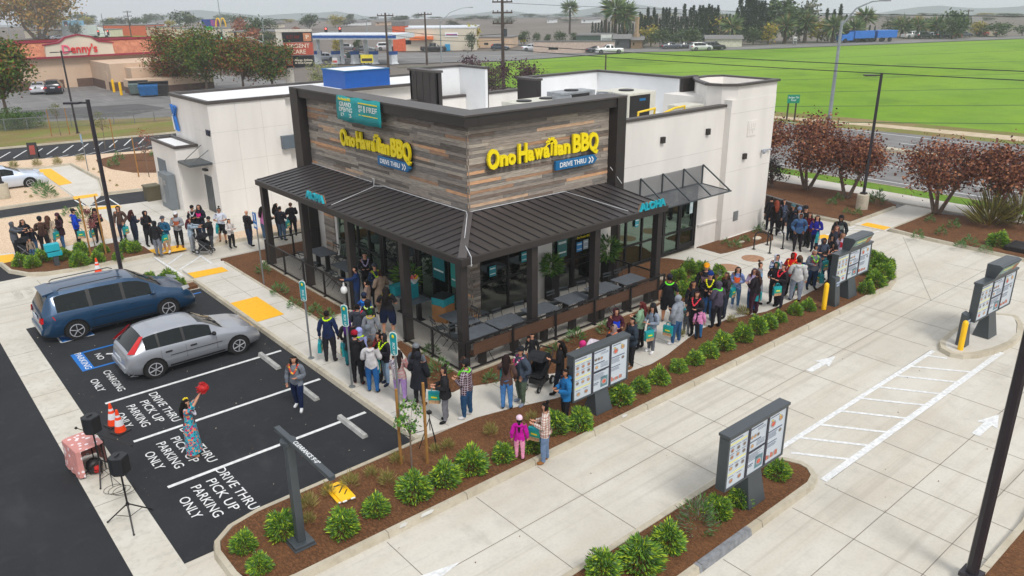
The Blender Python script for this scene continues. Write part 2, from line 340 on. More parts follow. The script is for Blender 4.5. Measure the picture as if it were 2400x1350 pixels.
def arrow(x, y, L=1.6, z=.0092):   # straight arrow pointing along +X
    m.sheet([(x, y-.10), (x+L*.52, y-.10), (x+L*.46, y-.26), (x+L, y), (x+L*.46, y+.26), (x+L*.52, y+.10), (x, y+.10)], z)
arrow(20.7, 10.5); arrow(20.55, 5.7, 1.6)
m.sheet([(4.6, 10.75), (6.2, 10.75), (6.1, 10.35), (7.5, 10.62), (6.1, 10.95), (6.2, 10.85), (4.6, 10.85)], .0092)
arrow(31.2, 7.2, 1.6)
struct('road_markings', m, WHITE)
m = MB(); 
for y in (25.45, 26.95): ln(3.9, y, 9.2, y, .1)
m.sheet([(3.86, 25.4), (4.22, 25.4), (4.22, 27.0), (3.86, 27.0)], .0088); ln(3.75, 30.0, 9.2, 30.0, .1); m.sheet([(3.9, 28.3), (4.9, 28.3), (4.9, 29.2), (3.9, 29.2)], .0088)
struct('blue_markings', m, BLUEP)
m = MB(); ln(3.87, 28.3, 3.87, 29.2, .05, .0125); ln(3.87, 28.28, 4.9, 28.28, .05, .0125); ln(4.78, 26.32, 5.3, 25.95, .09); struct('bay_markings', m, WHITE)
WT = []
def stencil(s, x, y, size, w=None): WT.append(text('pavement_lettering', s, WHITE, size, (x, y, .0108), (0, -1, 0), (1, 0, 0), depth=.0008, w=w, bold=.001))
for yc in (21.35, 18.7, 16.14):
    for s, x, w, dy in (('ONLY', 3.95, .98, 0), ('PARKING', 4.33, 1.52, 0), ('PICK UP', 4.70, 1.55, .02), ('DRIVE THRU', 5.05, 2.15, .05)): stencil(s, x, yc+dy, .33, w)
for s, x, y, w in (('ONLY', 3.96, 24.1, 1.0), ('CHARGING', 4.42, 24.1, 1.75), ('EV', 4.96, 24.1, .42)): stencil(s, x, y, .30, w)
for s, x, y, w in (('PARKING', 4.06, 26.25, 1.5), ('NO', 4.55, 26.25, .55)): stencil(s, x, y, .27, w)
tag(joinobs(WT, 'pavement_lettering'), kind='structure')
a = text('entry_lettering', 'DO NOT\nENTER', MARK, .42, (3.85, 34.6, .0058), (0, -1, 0), (1, 0, 0), depth=.0008, w=1.5); tag(a, kind='structure')
# leave the stencil bridges: thin asphalt bars across letters are not modelled
# ---- raised walks (top 0.12) and kerbs
ZW = .12
def arc(cx, cy, r, a0, a1, n=8): return [(cx+r*math.cos(R(a0+(a1-a0)*i/n)), cy+r*math.sin(R(a0+(a1-a0)*i/n))) for i in range(n+1)]
WALK_S = [(9.5, 15.05), (10.4, 14.9), (11.2, 14.85), (12.3, 14.6), (13.6, 14.2), (15, 14.05), (16.4, 13.95), (17.3, 13.85), (18.2, 13.95), (19.7, 14.3), (20.7, 14.5), (22.0, 14.4), (23.7, 13.9), (26.0, 13.85), (27.6, 13.95), (29.2, 14.4), (30.6, 15.4), (31.5, 16.3), (33.2, 16.7)]
m = MB(); m.prism([(9.5, 32.2)]+WALK_S+[(34.15, 16.8), (34.2, 20.6), (33.8, 60), (33.2, 60), (33.2, 20.2), (12.0, 20.2), (12.0, 33.0), (9.5, 33.0)], -.1, ZW)
m.prism([(9.3, 36.9), (9.3, 48.0), (10.7, 47.0), (13.7, 46.6), (14.4, 46.6), (14.4, 37.1), (12.3, 37.05), (12.2, 36.9)], -.1, ZW-.03)
m.prism([(-20, 39.2), (9.3, 39.2), (9.3, 40.2), (6.4, 40.3), (4, 41), (-20, 41)], -.1, ZW-.031)
struct('walkway', m, CONC2)
m = MB(); m.prism([(14.2, 37.05), (60, 37.05), (60, 60), (14.2, 60)], -.1, .088); struct('lot_paving', m, CONC2)
m = MB()
for y in (16.6, 18.6, 20.6, 22.6, 24.6, 26.6, 28.6, 30.6): m.bar((9.6, y, ZW+.001), (11.2, y, ZW+.001), .015, .003)
for x, y0, y1 in ((12.8, 14.5, 16.1), (14.9, 14.0, 15.4), (17, 13.9, 15.7), (19, 14.1, 15.9), (21, 14.4, 16.8), (23, 14.1, 16.6), (25.4, 13.9, 19.3), (27.6, 13.9, 20.1), (29.6, 14.5, 18.7), (31.8, 16.3, 19), (33, 16.6, 20.2)): m.bar((x, y0, ZW+.001), (x, y1, ZW+.001), .015, .003)
m.bar((22.5, 17.2, ZW+.001), (34, 17.2, ZW+.001), .015, .003); m.bar((25.3, 18.7, ZW+.001), (34, 18.7, ZW+.001), .015, .003); m.bar((11, 18.8, ZW+.001), (12.4, 18.8, ZW+.001), .015, .003); m.bar((10.4, 15, ZW+.001), (10.4, 31, ZW+.001), .012, .003)
for x in (11.8, 13.2): m.bar((x, 37.2, .092), (x, 46.5, .092), .015, .003)
for y in (38.6, 40.2, 42, 44): m.bar((9.4, y, .092), (14, y, .092), .015, .003)
struct('walk_joints', m, JOINT)
def kerb(path, name='kerb', w=.16, zt=.14, zb=-.02, side=1, closed=False, mt=None, taper=.04):
    """kerb of width w laid on the left (side=1) of the path"""
    P = [Vector((x, y)) for x, y in path]; n = len(P); L = []; Rr = []; Rt = []
    for i, p in enumerate(P):
        a = P[(i-1) % n] if closed or i else None; b = P[(i+1) % n] if closed or i < n-1 else None
        d1 = (p-a).normalized() if a is not None else (b-p).normalized(); d2 = (b-p).normalized() if b is not None else d1
        t = (d1+d2).normalized(); nn = Vector((-t.y, t.x))*side; k = 1/max(.4, nn.dot(Vector((-d1.y, d1.x))*side))
        L.append(p); Rt.append(p+nn*taper*k); Rr.append(p+nn*w*k)
    m = MB(); vs = []
    for i in range(n): vs += [(*L[i], zb), (*Rt[i], zt), (*Rr[i], zt), (*Rr[i], zb)]
    fs = []
    for i in range(n if closed else n-1):
        j = (i+1) % n; fs += [(4*i+k, 4*j+k, 4*j+k+1, 4*i+k+1) for k in range(3)]
    if not closed: fs += [(0, 1, 2, 3), (4*n-1, 4*n-2, 4*n-3, 4*n-4)]
    m.add(vs, fs)
    L_ = [(P[i+1]-P[i]).length for i in range(n-1)]
    for i in range(n-1):   # contraction joints
        if L_[i] > 2.5:
            for k in range(1, int(L_[i]/2.1)):
                q = P[i].lerp(P[i+1], k*2.1/L_[i]); d = (P[i+1]-P[i]).normalized(); nn = Vector((-d.y, d.x))*side
                m.bar((*(q+nn*(taper-.005)), zt+.0), (*(q+nn*w), zt), .014, .006, 1); m.bar((*(q+nn*-.002), 0), (*(q+nn*(taper-.001)), zt), .014, .006, 1, up=(d.x, d.y, 0))
    return struct(name, m, [mt or KERB, JOINT])
def bed(name, poly, z=.13, mt=None): m = MB(); m.prism(poly, -.1, z); return struct(name, m, mt or MULCH)
# long planter strip beside the drive lane
S1 = [(3.72, 14.05)]+[(3.72, 13.2)]+arc(4.7, 13.2, .98, 180, 270, 6)[1:]+[(28.9, 12.15), (29.5, 12.12), (30.6, 12.4), (31.5, 12.8), (32.3, 13.4), (33.2, 14.4), (33.8, 15.6), (34.2, 16.8)]
kerb(S1, side=1); kerb([(9.5, 15.02), (5.0, 14.95), (4.3, 14.8), (3.85, 14.45), (3.72, 14.05)], side=1, w=.15, zt=.1395)
bed('mulch_strip', [(3.86, 14.0), (3.88, 13.2), (4.2, 12.55), (4.7, 12.36), (28.9, 12.31), (29.5, 12.27), (30.5, 12.55), (31.4, 12.95), (32.2, 13.55), (33.05, 14.5), (33.6, 15.6), (34.0, 16.7)]+[(x, y) for x, y in WALK_S[::-1][1:-2]]+[(10.3, 14.86), (5.0, 14.8), (4.4, 14.66), (4.0, 14.35)], .13)
# second planter (middle) with its grey patched kerb
S2 = [(-10, 7.2), (15.2, 7.2), (15.6, 7.32), (15.85, 7.6), (15.9, 7.9), (15.75, 8.3), (15.3, 8.75), (14.6, 8.9), (9, 8.9), (-10, 8.9)]
kerb(S2, side=1, w=.17)
bed('mulch_island', [(-10, 7.36), (15.15, 7.36), (15.5, 7.47), (15.7, 7.7), (15.72, 7.9), (15.6, 8.2), (15.2, 8.6), (14.6, 8.73), (-10, 8.73)], .12)
m = MB(); m.xprism([(7.196, -.01), (7.236, .143), (7.374, .143), (7.374, 0)], 'x', 10.9, 12.7); struct('kerb_patch', m, mat('patched_grey', C(128, 130, 134), .8, var=.2, scale=9))
m = MB()
for a, b in ((7.05, 7.3), (7.6, 8.0), (14.15, 14.4)): m.sheet([(a, 12.2), (b-.1, 12.19), (b, 12.25), (b-.05, 12.3), (a+.1, 12.3)], .142)
struct('kerb_stain', m, mat('kerb_skim', C(206, 204, 198), .8, var=.1))
# round-ended island under the far right menu board
IR = [(29.9, 7.9), (29.6, 8.5), (28.5, 8.85), (26.8, 8.85), (25.6, 8.75), (25.1, 8.5), (24.9, 8.1), (25.05, 7.75), (25.5, 7.45), (26.3, 7.2), (27.2, 7.05), (28.2, 7.1), (29.2, 7.4), (29.8, 7.75)]
kerb(IR, side=1, w=.2, closed=True); m = MB(); m.prism([(29.7, 8.0), (29.4, 8.35), (28.4, 8.66), (26.8, 8.66), (25.7, 8.56), (25.25, 8.4), (25.1, 8.1), (25.2, 7.88), (25.6, 7.63), (26.35, 7.38), (27.2, 7.24), (28.1, 7.29), (29.0, 7.57), (29.6, 7.85)], -.05, .138); struct('island_paving', m, CONC2)
# bottom right planter
kerb([(18.3, 3.72), (17.3, 3.62), (-5, 3.6)], side=1, w=.17); kerb([(30, 5.2), (22, 4.2), (18.3, 3.72)], side=1, w=.17)
bed('mulch_corner', [(-5, 3.45), (17.3, 3.46), (18.3, 3.55), (30, 5.0), (30, -6), (-5, -6)], .12)
# parking kerb and patio side planter
kerb([(9.34, 31.0), (9.34, 15.05), (9.6, 14.9)], side=1, w=.17, zt=.128)
kerb([(9.34, 31.0), (9.34, 31.3), (8.6, 31.2), (8.3, 30.7)], side=-1, w=.15, zt=.135)
bed('mulch_corner_bed', [(8.4, 30.6), (9.3, 30.6), (9.3, 31.1), (8.65, 31.05)], .12); 
kerb([(11.15, 32.7), (11.15, 23.85), (12.2, 23.85)], side=1, w=.13, zt=.15)
bed('mulch_patio_side', [(11.27, 33.3), (11.27, 23.97), (12.5, 23.97), (12.5, 31.4), (15.3, 31.6), (15.3, 33.3)], .14)
PN = [(11.15, 17.1), (11.6, 16.45), (12.0, 16.5), (12.8, 16.15), (13.8, 15.9), (14.6, 15.4), (15.6, 15.35), (17, 15.7), (18.5, 15.9), (20, 16.25), (21.0, 16.8), (21.8, 17.0)]
bed('mulch_patio_front', PN+[(13.0, 17.0), (12.45, 17.0), (12.45, 20.5), (12.2, 20.5), (11.9, 19.4), (11.5, 18.2)], .135)
b2 = GP([(1700, 655), (1722, 668), (1735, 700), (1703, 712), (1640, 728)], .12)
bed('mulch_entrance', [(21.9, 17.0), (21.9, 20.4), (25.6, 20.4), (25.9, 20.15), (26.3, 19.2), (26.0, 17.9)]+[(25.4, 16.9), (24.5, 16.6), (23.4, 16.3), (22.3, 16.4)], .135)
bed('mulch_wall_bed', [(28.1, 20.3), (28.1, 19.0), (28.5, 18.9), (31.6, 18.6), (32.4, 19.1), (32.8, 20.25)], .135)
# island with the lamp, bottom of the queue on the left
kerb([(3.72, 39.4), (3.85, 37.9), (4.35, 36.9), (5.0, 36.42), (6.1, 36.2), (9.3, 36.1)], side=1, w=.16)
bed('mulch_lamp_island', [(3.88, 39.2), (4.0, 38.0), (4.5, 37.05), (5.1, 36.58), (6.1, 36.36), (9.3, 36.26), (9.3, 37.6), (8.6, 39.2)], .13)
kerb([(11.8, 35.75), (13.8, 35.6), (18, 35.0), (30, 34.9)], side=1, w=.14, zt=.15)
bed('gravel_strip', [(12.0, 35.9), (13.8, 35.75), (18, 35.15), (30, 35.05), (30, 36.9), (12.6, 37.0)], .13, GRAV)
bed('gravel_bed', [(-20, 41), (4, 41), (6.4, 40.3), (9.3, 40.2), (9.3, 48.0), (-20, 48.6)], .10, GRAV)
kerb([(-20, 48.75), (9.0, 48.1), (9.4, 48.0)], side=-1, w=.12, zt=.13); kerb([(-20, 51.15), (9.2, 50.6)], side=1, w=.3, zt=.15); kerb([(10.7, 50.5), (13, 50.1), (20, 52.5), (40, 52.5)], side=1, w=.2, zt=.15)
bed('gravel_bed_far', [(-20, 51.4), (9.2, 50.9), (9.2, 55.4), (7.3, 58.5), (6, 60), (-20, 61)], .1, GRAV)
bed('gravel_bed_back', [(10.8, 50.7), (13, 50.3), (20, 52.7), (26, 53), (26, 64), (17, 64), (8, 66.4), (-20, 70), (-20, 64.6), (7.4, 63.6), (9.4, 62.2), (11.7, 62.3), (11.9, 55.3)], .1, GRAV)
kerb([(-20, 64.4), (7.4, 63.4), (9.3, 61.9), (11.5, 62.0), (11.7, 55.3), (10.8, 50.6)], side=1, w=.14, zt=.16)
bed('mulch_oval', [(13.3, 62.4), (15.1, 63.4), (17.6, 62.5), (19, 59.2), (17.5, 54.5), (15.3, 54.5), (14.0, 55.7), (13.2, 58), (13.0, 60.5)], .11)
m = MB(); m.prism([(9.4, 48), (9.4, 62), (11.5, 62), (11.6, 55.3), (10.7, 50.6)], 0, .03); struct('side_walk', m, CONC2)
for k, q in enumerate(([(9.3, 37.0), (10.7, 36.8), (10.7, 35.85), (9.4, 35.95)], [(9.5, 32.35), (10.9, 32.2), (10.9, 31.45), (9.5, 31.5)], [(9.4, 47.3), (10.7, 47.0), (10.7, 46.35), (9.4, 46.7)], [(9.3, 51.3), (10.6, 51.2), (10.5, 50.4), (9.2, 50.4)], [(9.4, 61.8), (10.2, 61.6), (10.2, 55.4), (9.4, 55.2)], [(9.5, 27.75), (10.55, 27.75), (10.55, 25.35), (9.5, 25.3)], [(37.3, 17.3), (38.0, 17.3), (38.0, 16.1), (37.3, 16.1)], [(33.5, 17.75), (34.18, 17.5), (34.18, 16.85), (33.4, 17.0)], [(3.2, 40.9), (4.5, 40.6), (4.4, 39.35), (3.4, 39.3)])):
    m = MB(); m.sheet(q, [.094, .125, .094, .036, .036, .125, .034, .1245, .094][k]+.002); tag(struct('tactile_paving', m, YELP))
# east side: beds, pavement, street
kerb([(37.25, 25), (37.0, 17.6), (41.8, 17.6)], side=-1 if False else 1, w=.17); kerb([(37.0, 25), (37.0, 17.6)], side=-1, w=.15)
kerb([(42.2, 15.95), (37.4, 15.95), (37.15, 14.6), (37.0, 9.9), (37.3, 4), (37.6, -30)], side=1, w=.17)
bed('mulch_east_north', [(37.15, 40), (37.15, 17.75), (42.1, 17.75), (43.2, 19.5), (42.6, 24.5), (42.0, 40)], .14)
bed('mulch_east_south', [(37.25, -30), (37.1, 9.9), (37.3, 14.6), (37.55, 15.8), (41.9, 15.8), (43.0, 12), (43.4, 6), (43.6, -30)], .14)
m = MB(); m.prism([(37.2, 16.0), (43.5, 15.9), (43.5, 17.6), (37.2, 17.6)], -.1, .03); m.prism([(43.0, -60), (44.9, -60), (44.9, 60), (42.0, 60), (43.0, 19)], -.1, .10); struct('pavement', m, CONC2)
m = MB(); m.prism([(44.9, -60), (46.35, -60), (46.35, 60), (44.9, 60)], -.1, .11); struct('grass_strip', m, GRASS)
kerb([(46.5, -60), (46.5, 60)], side=1, w=.15); 
sh('street', [(46.5, -60), (69.6, -60), (67.4, 19), (66, 30), (64, 38), (60, 60), (52, 100), (40, 150), (20, 145), (38, 60)], -.004+.0, ASPH2)
kerb([(57.8, -60), (57.8, 60)], side=-1, w=.15, mt=KERB); m = MB(); m.prism([(57.9, -60), (58.7, -60), (58.7, 60), (57.9, 60)], -.1, .125); struct('median', m, KERB)
m = MB()
for x in (47.9,): ln(x, -60, x, 60, .12, .003)
for k in range(-12, 12): ln(52.6, k*7.0, 52.6, k*7.0+2.6, .12, .003); ln(61.6, k*7.0+3, 61.6, k*7.0+5.4, .12, .003)
ln(65.2, -60, 65.0, 45, .12, .003)
ln(50.6, 14.0, 50.6, 18, .14, .003)
struct('street_lines', m, WHITE)
m = MB(); ln(57.4, -60, 57.4, 60, .1, .003); struct('street_yellow_line', m, mat('line_yellow', C(206, 160, 60), .7))
sh('verge', [(66.9, -60), (90, -60), (82, 19.9), (78, 30), (72, 40), (66, 62), (60, 80), (58, 62), (62, 45), (64, 38), (66, 30), (67, 19)], -.09+.07, DRYG)
sh('dirt_track', [(69.6, -60), (72.6, -60), (71.5, 20), (69.8, 32), (66.6, 46), (62, 66), (61, 66), (65.3, 45), (68.2, 31), (69.0, 20)], -.012, DIRT)
fp = [(1100, 160), (1130, 147), (1200, 143), (1330, 134), (1500, 123), (1800, 115), (2400, 91), (2700, 80)]
fb = [(x, y) for x, y in GP(fp)]
sh('green_field', [(73.4, -260), (73.2, 21.7), (71.6, 36), (69.0, 50), (68, 62), (66.4, 76), (66.5, 100)]+fb+[(700, -260)], -.016, FIELD)
m = MB()   # tractor tracks across the crop
for k in range(9):
    a = GP([(930+k*40, 158+k*13+k*k*1.2)])[0]; b = GP([(2600, 90+k*18+k*k*2.6)])[0]
    m.bar((a[0], a[1], -.012), (b[0], b[1], -.012), .5, .004)
struct('crop_track', m, mat('crop_track', C(56, 92, 26), 1, var=.15, scale=.2))
up = GP([(560, 140), (640, 133), (760, 127), (900, 124), (1050, 122), (1200, 119), (1350, 114), (1500, 111), (1650, 110), (1800, 105), (2000, 99), (2200, 91), (2400, 84), (2700, 74)])
lo = GP([(560, 175), (640, 165), (760, 150), (925, 150), (1050, 146), (1200, 142), (1350, 131), (1500, 122), (1650, 119), (1800, 114), (2000, 106), (2200, 98), (2400, 90), (2700, 79)])
sh('far_road', lo+up[::-1], -.006, ASPH2)
m = MB(); md = [((a[0]+b[0])/2, (a[1]+b[1])/2) for a, b in zip(lo, up)]
for a, b in zip(md[:-1], md[1:]): m.bar((*a, .002), (*b, .002), .25, .004)
struct('far_road_line', m, MARK)
# neighbour's lot behind the hedge
m = MB(); m.sheet([(-40, 64.5), (8, 66.2), (18.2, 64.4), (40, 64.4), (40, 70), (20.1, 71.4), (8.9, 73), (-40, 78)], .012); struct('back_lane', m, ASPH)
m = MB()
for k in range(30): ln(-2+k*1.1, 68.2-k*.02, -.6+k*1.1, 71.4-k*.03, .1, .018); ln(-1+k*1.1, 65.6, .3+k*1.1, 66.6, .08, .018)
struct('back_lane_lines', m, WHITE)
sh('back_verge', [(-40, 78), (8.9, 73), (20.1, 71.4), (46, 70), (46, 78), (30, 79.5), (11.4, 89.4), (-40, 100)], .02, DRYG); kerb([(-40, 78), (8.9, 73), (20.1, 71.4), (40, 70)], side=1, w=.2, zt=.15)
sh('neighbour_lot', [(-60, 100), (11.4, 88.6), (24, 80), (40, 78.5), (44, 110), (50, 160), (20, 200), (-60, 200)], -.02, ASPH2)
m = MB(); m.sheet([(12, 92), (22, 86), (27, 90), (26, 96), (15, 99)], .0); struct('asphalt_patch', m, mat('asphalt_patch', C(86, 85, 86), .9, var=.15, scale=.6))
sh('far_green_plot', GP([(200, 84), (395, 84), (640, 128), (540, 150), (400, 118), (215, 108)]), .03, FIELD)
for a_, b_, c_ in ((480, 1500, 560), (1650, 2600, 520)):
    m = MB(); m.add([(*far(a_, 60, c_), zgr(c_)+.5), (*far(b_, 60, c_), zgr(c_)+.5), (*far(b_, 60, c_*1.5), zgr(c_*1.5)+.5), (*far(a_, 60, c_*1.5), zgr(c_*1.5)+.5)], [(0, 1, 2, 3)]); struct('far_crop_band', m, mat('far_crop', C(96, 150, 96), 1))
for y0, x, y in ((0, 26.8, 17.7), (0, 28.6, 17.7)):
    m = MB(); m.rev([(.48, .118), (.48, .127), (.44, .130), (.01, .130)], (x, y, 0), 24); tag(m.build('manhole_cover', mat('rust_cover', C(168, 128, 100), .8, var=.15, scale=8)), ('rusty round manhole cover nearer the entrance shrubs' if x < 27 else 'rusty round manhole cover farther from the entrance shrubs'), 'manhole cover', 'two manhole covers in the walkway')
m = MB(); g4 = random.Random(9)
for k in range(420):
    x, y = (g4.uniform(3.3, 9.2), g4.uniform(14.5, 30)) if k % 3 == 0 else (g4.uniform(-2, 36), g4.uniform(3.8, 12.1)) if k % 3 == 1 else (g4.uniform(9.6, 33), g4.uniform(14, 33))
    if k % 3 == 2 and not (x < 11.1 or y < 16.5): continue
    if 7 < y < 9 and x < 16: continue
    z = .012 if k % 3 < 2 else .126; a = g4.uniform(0, 6.3); r_ = g4.uniform(.008, .022); m.add([(x+r_*math.cos(a+q), y+r_*(.6 if q % 2 else 1)*math.sin(a+q), z+.004*q) for q in (0, 1.6, 3.1, 4.7)], [(0, 1, 2, 3)], k % 2)
tag(m.build('leaf_litter', [mat('litter_brown', C(96, 72, 50), .9), mat('litter_pale', C(186, 176, 156), .9)], fix=False), 'scattered dry leaves and crumbs on the paving', 'leaf litter', kind='stuff')
TEAL = mat('teal_bag', C(16, 150, 160), .5, var=.12, scale=6); TEALG = mat('teal_green_print', C(20, 160, 135), .5, var=.2, scale=8); SAND = mat('bag_sand_print', C(190, 150, 110), .6, var=.35, scale=14); BAGW = mat('bag_white', (.75, .76, .76), .4, bump=.4)
YEL = mat('sign_yellow', C(245, 222, 0), .35, var=.03)
# ================================================================ buildings
STU = mat('stucco_white', C(228, 224, 219), .85, var=.05, scale=.7, streak=(1.6, 1.6, .35), bump=.25, bscale=60)
STU2 = mat('roof_membrane_white', (.80, .81, .82), .7, var=.05, scale=.7)
DARK = mat('dark_bronze_metal', C(46, 41, 40), .5, var=.08, scale=3, metal=.0); DARK2 = mat('dark_cap_metal', C(76, 71, 69), .5, var=.1, scale=2)
ROOFM = mat('standing_seam', C(60, 56, 57), .42, var=.1, scale=.6, spec=.6)
STEEL = mat('galvanised', C(168, 172, 176), .4, metal=.6, var=.12, scale=4); HVAC = mat('hvac_cream', C(206, 204, 192), .6, var=.06)
GRAYM = mat('grey_blue_metal', C(94, 106, 116), .5, var=.06); CHAR = mat('charcoal_metal', C(70, 76, 80), .45, var=.08)
GL = glass('window_glass', (.08, .11, .10), .03, 3.6, (.56, .78, .66)); GLD = glass('dark_glass', (.05, .066, .06), .04, 2.1)
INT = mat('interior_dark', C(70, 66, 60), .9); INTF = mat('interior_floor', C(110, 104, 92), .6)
TEALW = mat('teal_print', C(10, 130, 134), .5, var=.1); CARD = mat('cardboard', C(176, 124, 76), .8, var=.08); GREENB = mat('green_blinds', C(96, 130, 104), .7)
BLUES = mat('sign_blue', C(14, 104, 158), .4, var=.05); ALO = mat('sign_teal', C(16, 168, 186), .45, var=.05); WLET = mat('letter_white', (.85, .87, .88), .5, var=.02); BLACK = mat('black_metal', C(30, 28, 30), .5, var=.1)
WOODT = [mat('plank_%s' % n, c, .85, col2=c2, scale=2.2, streak=(1.4, 1.4, 22), bump=.3, bscale=25) for n, c, c2 in (
    ('ash', C(173, 161, 150), C(136, 126, 117)), ('slate', C(149, 142, 135), C(113, 106, 100)), ('dusk', C(128, 119, 109), C(93, 85, 78)), ('umber', C(146, 128, 114), C(107, 93, 83)), ('silver', C(194, 183, 168), C(153, 143, 132)), ('pine', C(235, 184, 141), C(192, 146, 111)), ('oak', C(191, 152, 120), C(153, 120, 97)), ('tan', C(225, 190, 158), C(183, 152, 126)))]
WP = [.27, .25, .08, .06, .23, .035, .03, .045]
def planks(name, axis, c, a0, a1, z0, z1, parent, out=-1, seed=3, ph=.11):
    """reclaimed boards on a vertical wall; axis 'x': wall of constant y=c running along x; every board its own tone and depth"""
    g = np.random.RandomState(seed); m = MB(); nrow = int(round((z1-z0)/ph)); h = (z1-z0)/nrow
    for r_ in range(nrow):
        p = a0-g.rand()*1.5; run = None
        while p < a1:
            L = g.uniform(.7, 3); q = min(p+L, a1); s_ = max(p, a0)
            if q-s_ > .03:
                t = g.choice(8, p=WP); d = .02+g.rand()*.022
                za, zb_ = z0+r_*h+.003, z0+(r_+1)*h-.003
                if axis == 'x': m.box(s_+.003, q-.003, c, c+out*d, za, zb_, t)
                else: m.box(c, c+out*d, s_+.003, q-.003, za, zb_, t)
            p += L
    return m.build(name, WOODT, parent)
B = thing('restaurant', 'white and reclaimed wood restaurant with dark metal canopy and yellow sign lettering', 'restaurant', (15.2, 20.2, 0))
m = MB()    # core walls behind glazing and cladding (solid upper storey, open lower front for the rooms)
m.box(15.3, 22.3, 20.3, 20.45, 3.55, 7.0); m.box(15.3, 15.45, 20.45, 32.0, 3.55, 7.0); m.box(15.45, 22.3, 20.45, 32.0, 3.55, 3.7)
m.box(15.45, 22.3, 31.8, 32.0, 0, 6.2); m.box(22.3, 33.0, 31.8, 32.0, 0, 6.2)
m.box(22.45, 29.75, 20.5, 20.75, 3.06, 6.2, 0)      # over the shop windows
m.box(28.2, 29.75, 20.502, 20.75, 0, 3.06); m.box(22.3, 22.62, 20.5, 20.75, 0, 3.06)
m.box(29.75, 33.2, 20.2, 24.0, 0, 6.5); m.box(32.9, 33.2, 24.0, 32.0, 0, 6.2); m.box(15.31, 15.45, 29.9, 32, .1, 3.6)
m.box(29.72, 29.751, 20.2, 20.5, 0, 6.2); m.box(18.35, 19.1, 20.28, 20.5, .1, 3.6); m.box(21.45, 22.3, 20.28, 20.5, .1, 3.6)
m.box(29.95, 33.0, 20.15, 20.2, 0, .14); m.box(28.3, 29.7, 20.44, 20.5, 1.02, 1.1)
m.build('wall', STU, B)
m = MB(); m.box(15.45, 33.0, 20.7, 31.8, 5.38, 5.45); m.build('roof_deck', STU2, B)
m = MB()    # thin score lines in the render
for z in (4.38,): m.box(22.6, 29.75, 20.494, 20.501, z, z+.018)
for z in (1.05, 3.3, 5.9): m.box(29.76, 33.2, 20.194, 20.201, z, z+.018)
m.build('score_line', mat('score_grey', C(204, 200, 195), .9), B)
m = MB()    # parapet caps
m.box(22.4, 29.8, 20.44, 20.78, 6.2, 6.31); m.box(22.3, 33.2, 31.75, 32.05, 6.2, 6.32); m.box(15.4, 22.4, 31.75, 32.05, 6.2, 6.32); m.box(32.85, 33.25, 24.0, 31.75, 6.2, 6.318)
m.build('parapet_cap', DARK2, B)
m = MB(); TP = [(29.5, 21.4), (29.65, 20.7), (30.15, 20.21), (33.19, 20.21), (33.19, 23.2), (32.4, 23.6), (31.4, 23.5), (30.4, 22.6)]; n_ = len(TP)
TI = [(31.6+(x-31.6)*.88, 21.8+(y-21.8)*.88) for x, y in TP]
m.add([(x, y, 6.0) for x, y in TP]+[(x, y, 7.1) for x, y in TP]+[(x, y, 7.1) for x, y in TI]+[(x, y, 6.6) for x, y in TI], [(i+k*n_, (i+1) % n_+k*n_, (i+1) % n_+(k+1)*n_, i+(k+1)*n_) for k in range(3) for i in range(n_)]+[tuple(range(3*n_, 4*n_))]); m.build('tower_wall', STU, B)
m = MB()
for i in range(n_):
    a, b = TP[i], TP[(i+1) % n_]; d = (Vector(b)-Vector(a)).normalized()*.06; m.bar((a[0]-d.x, a[1]-d.y, 7.13+i*.001), (b[0]+d.x, b[1]+d.y, 7.13+i*.001), .24, .1)
m.build('tower_cap', DARK2, B)
# wood clad box
planks('wood_cladding', 'x', 20.3, 15.24, 21.98, 3.98, 6.98, B, seed=5); planks('wood_cladding', 'y', 15.3, 20.24, 31.6, 3.9, 6.98, B, seed=9)
planks('wood_pier', 'x', 20.3, 15.24, 15.66, .12, 3.6, B, seed=12); planks('wood_pier', 'y', 15.3, 20.24, 20.66, .12, 3.6, B, seed=13)
planks('wood_pier', 'y', 15.3, 30.1, 31.0, .12, 3.6, B, seed=15)
m = MB()    # dark frame around the clad box
m.box(14.92, 15.5, 19.92, 31.62, 6.95, 7.28); m.box(15.5, 22.05, 19.92, 20.5, 6.951, 7.279)
m.box(14.86, 15.5, 31.6, 32.3, 0, 7.281); m.box(22.0, 22.5, 19.86, 20.5, 3.6, 7.281); m.box(22.3, 22.45, 19.9, 20.5, 0, 3.6)
m.build('dark_frame', DARK, B, bevel=.01)
m = MB(); m.box(14.88, 15.9, 19.88, 32.34, 7.283, 7.34); m.box(15.9, 22.54, 19.88, 20.9, 7.283, 7.339); m.build('frame_cap', DARK2, B)
# canopy: two pitches meeting at a hip
ex, ey, L, Rg = 12.62, 17.18, 31.55, 21.85; ze, zi = 3.74, 4.08
m = MB(); m.add([(ex, L, ze), (ex, ey, ze), (15.25, 20.25, zi), (15.25, L, zi), (Rg, ey, ze), (Rg, 20.25, zi)], [(0, 1, 2, 3), (1, 4, 5, 2)])
m.add([(ex+.05, L, ze-.16), (ex+.05, ey+.05, ze-.16), (15.25, 20.25, ze-.1), (15.25, L, ze-.1), (Rg, ey+.05, ze-.16), (Rg, 20.25, ze-.1)], [(3, 2, 1, 0), (2, 5, 4, 1)]); m.build('canopy_roof', ROOFM, B)
m = MB(); sl_ = (zi-ze)/(15.25-ex)
y = L-.05
while y > ey+.2:
    xi = 15.25 if y > 20.25 else ex+(y-ey)*(15.25-ex)/(20.25-ey); m.bar((ex, y, ze+.012), (xi-.06, y, ze+.012+(xi-.06-ex)*sl_), .03, .045); y -= .405
x = Rg-.05; s2 = (zi-ze)/(20.25-ey)
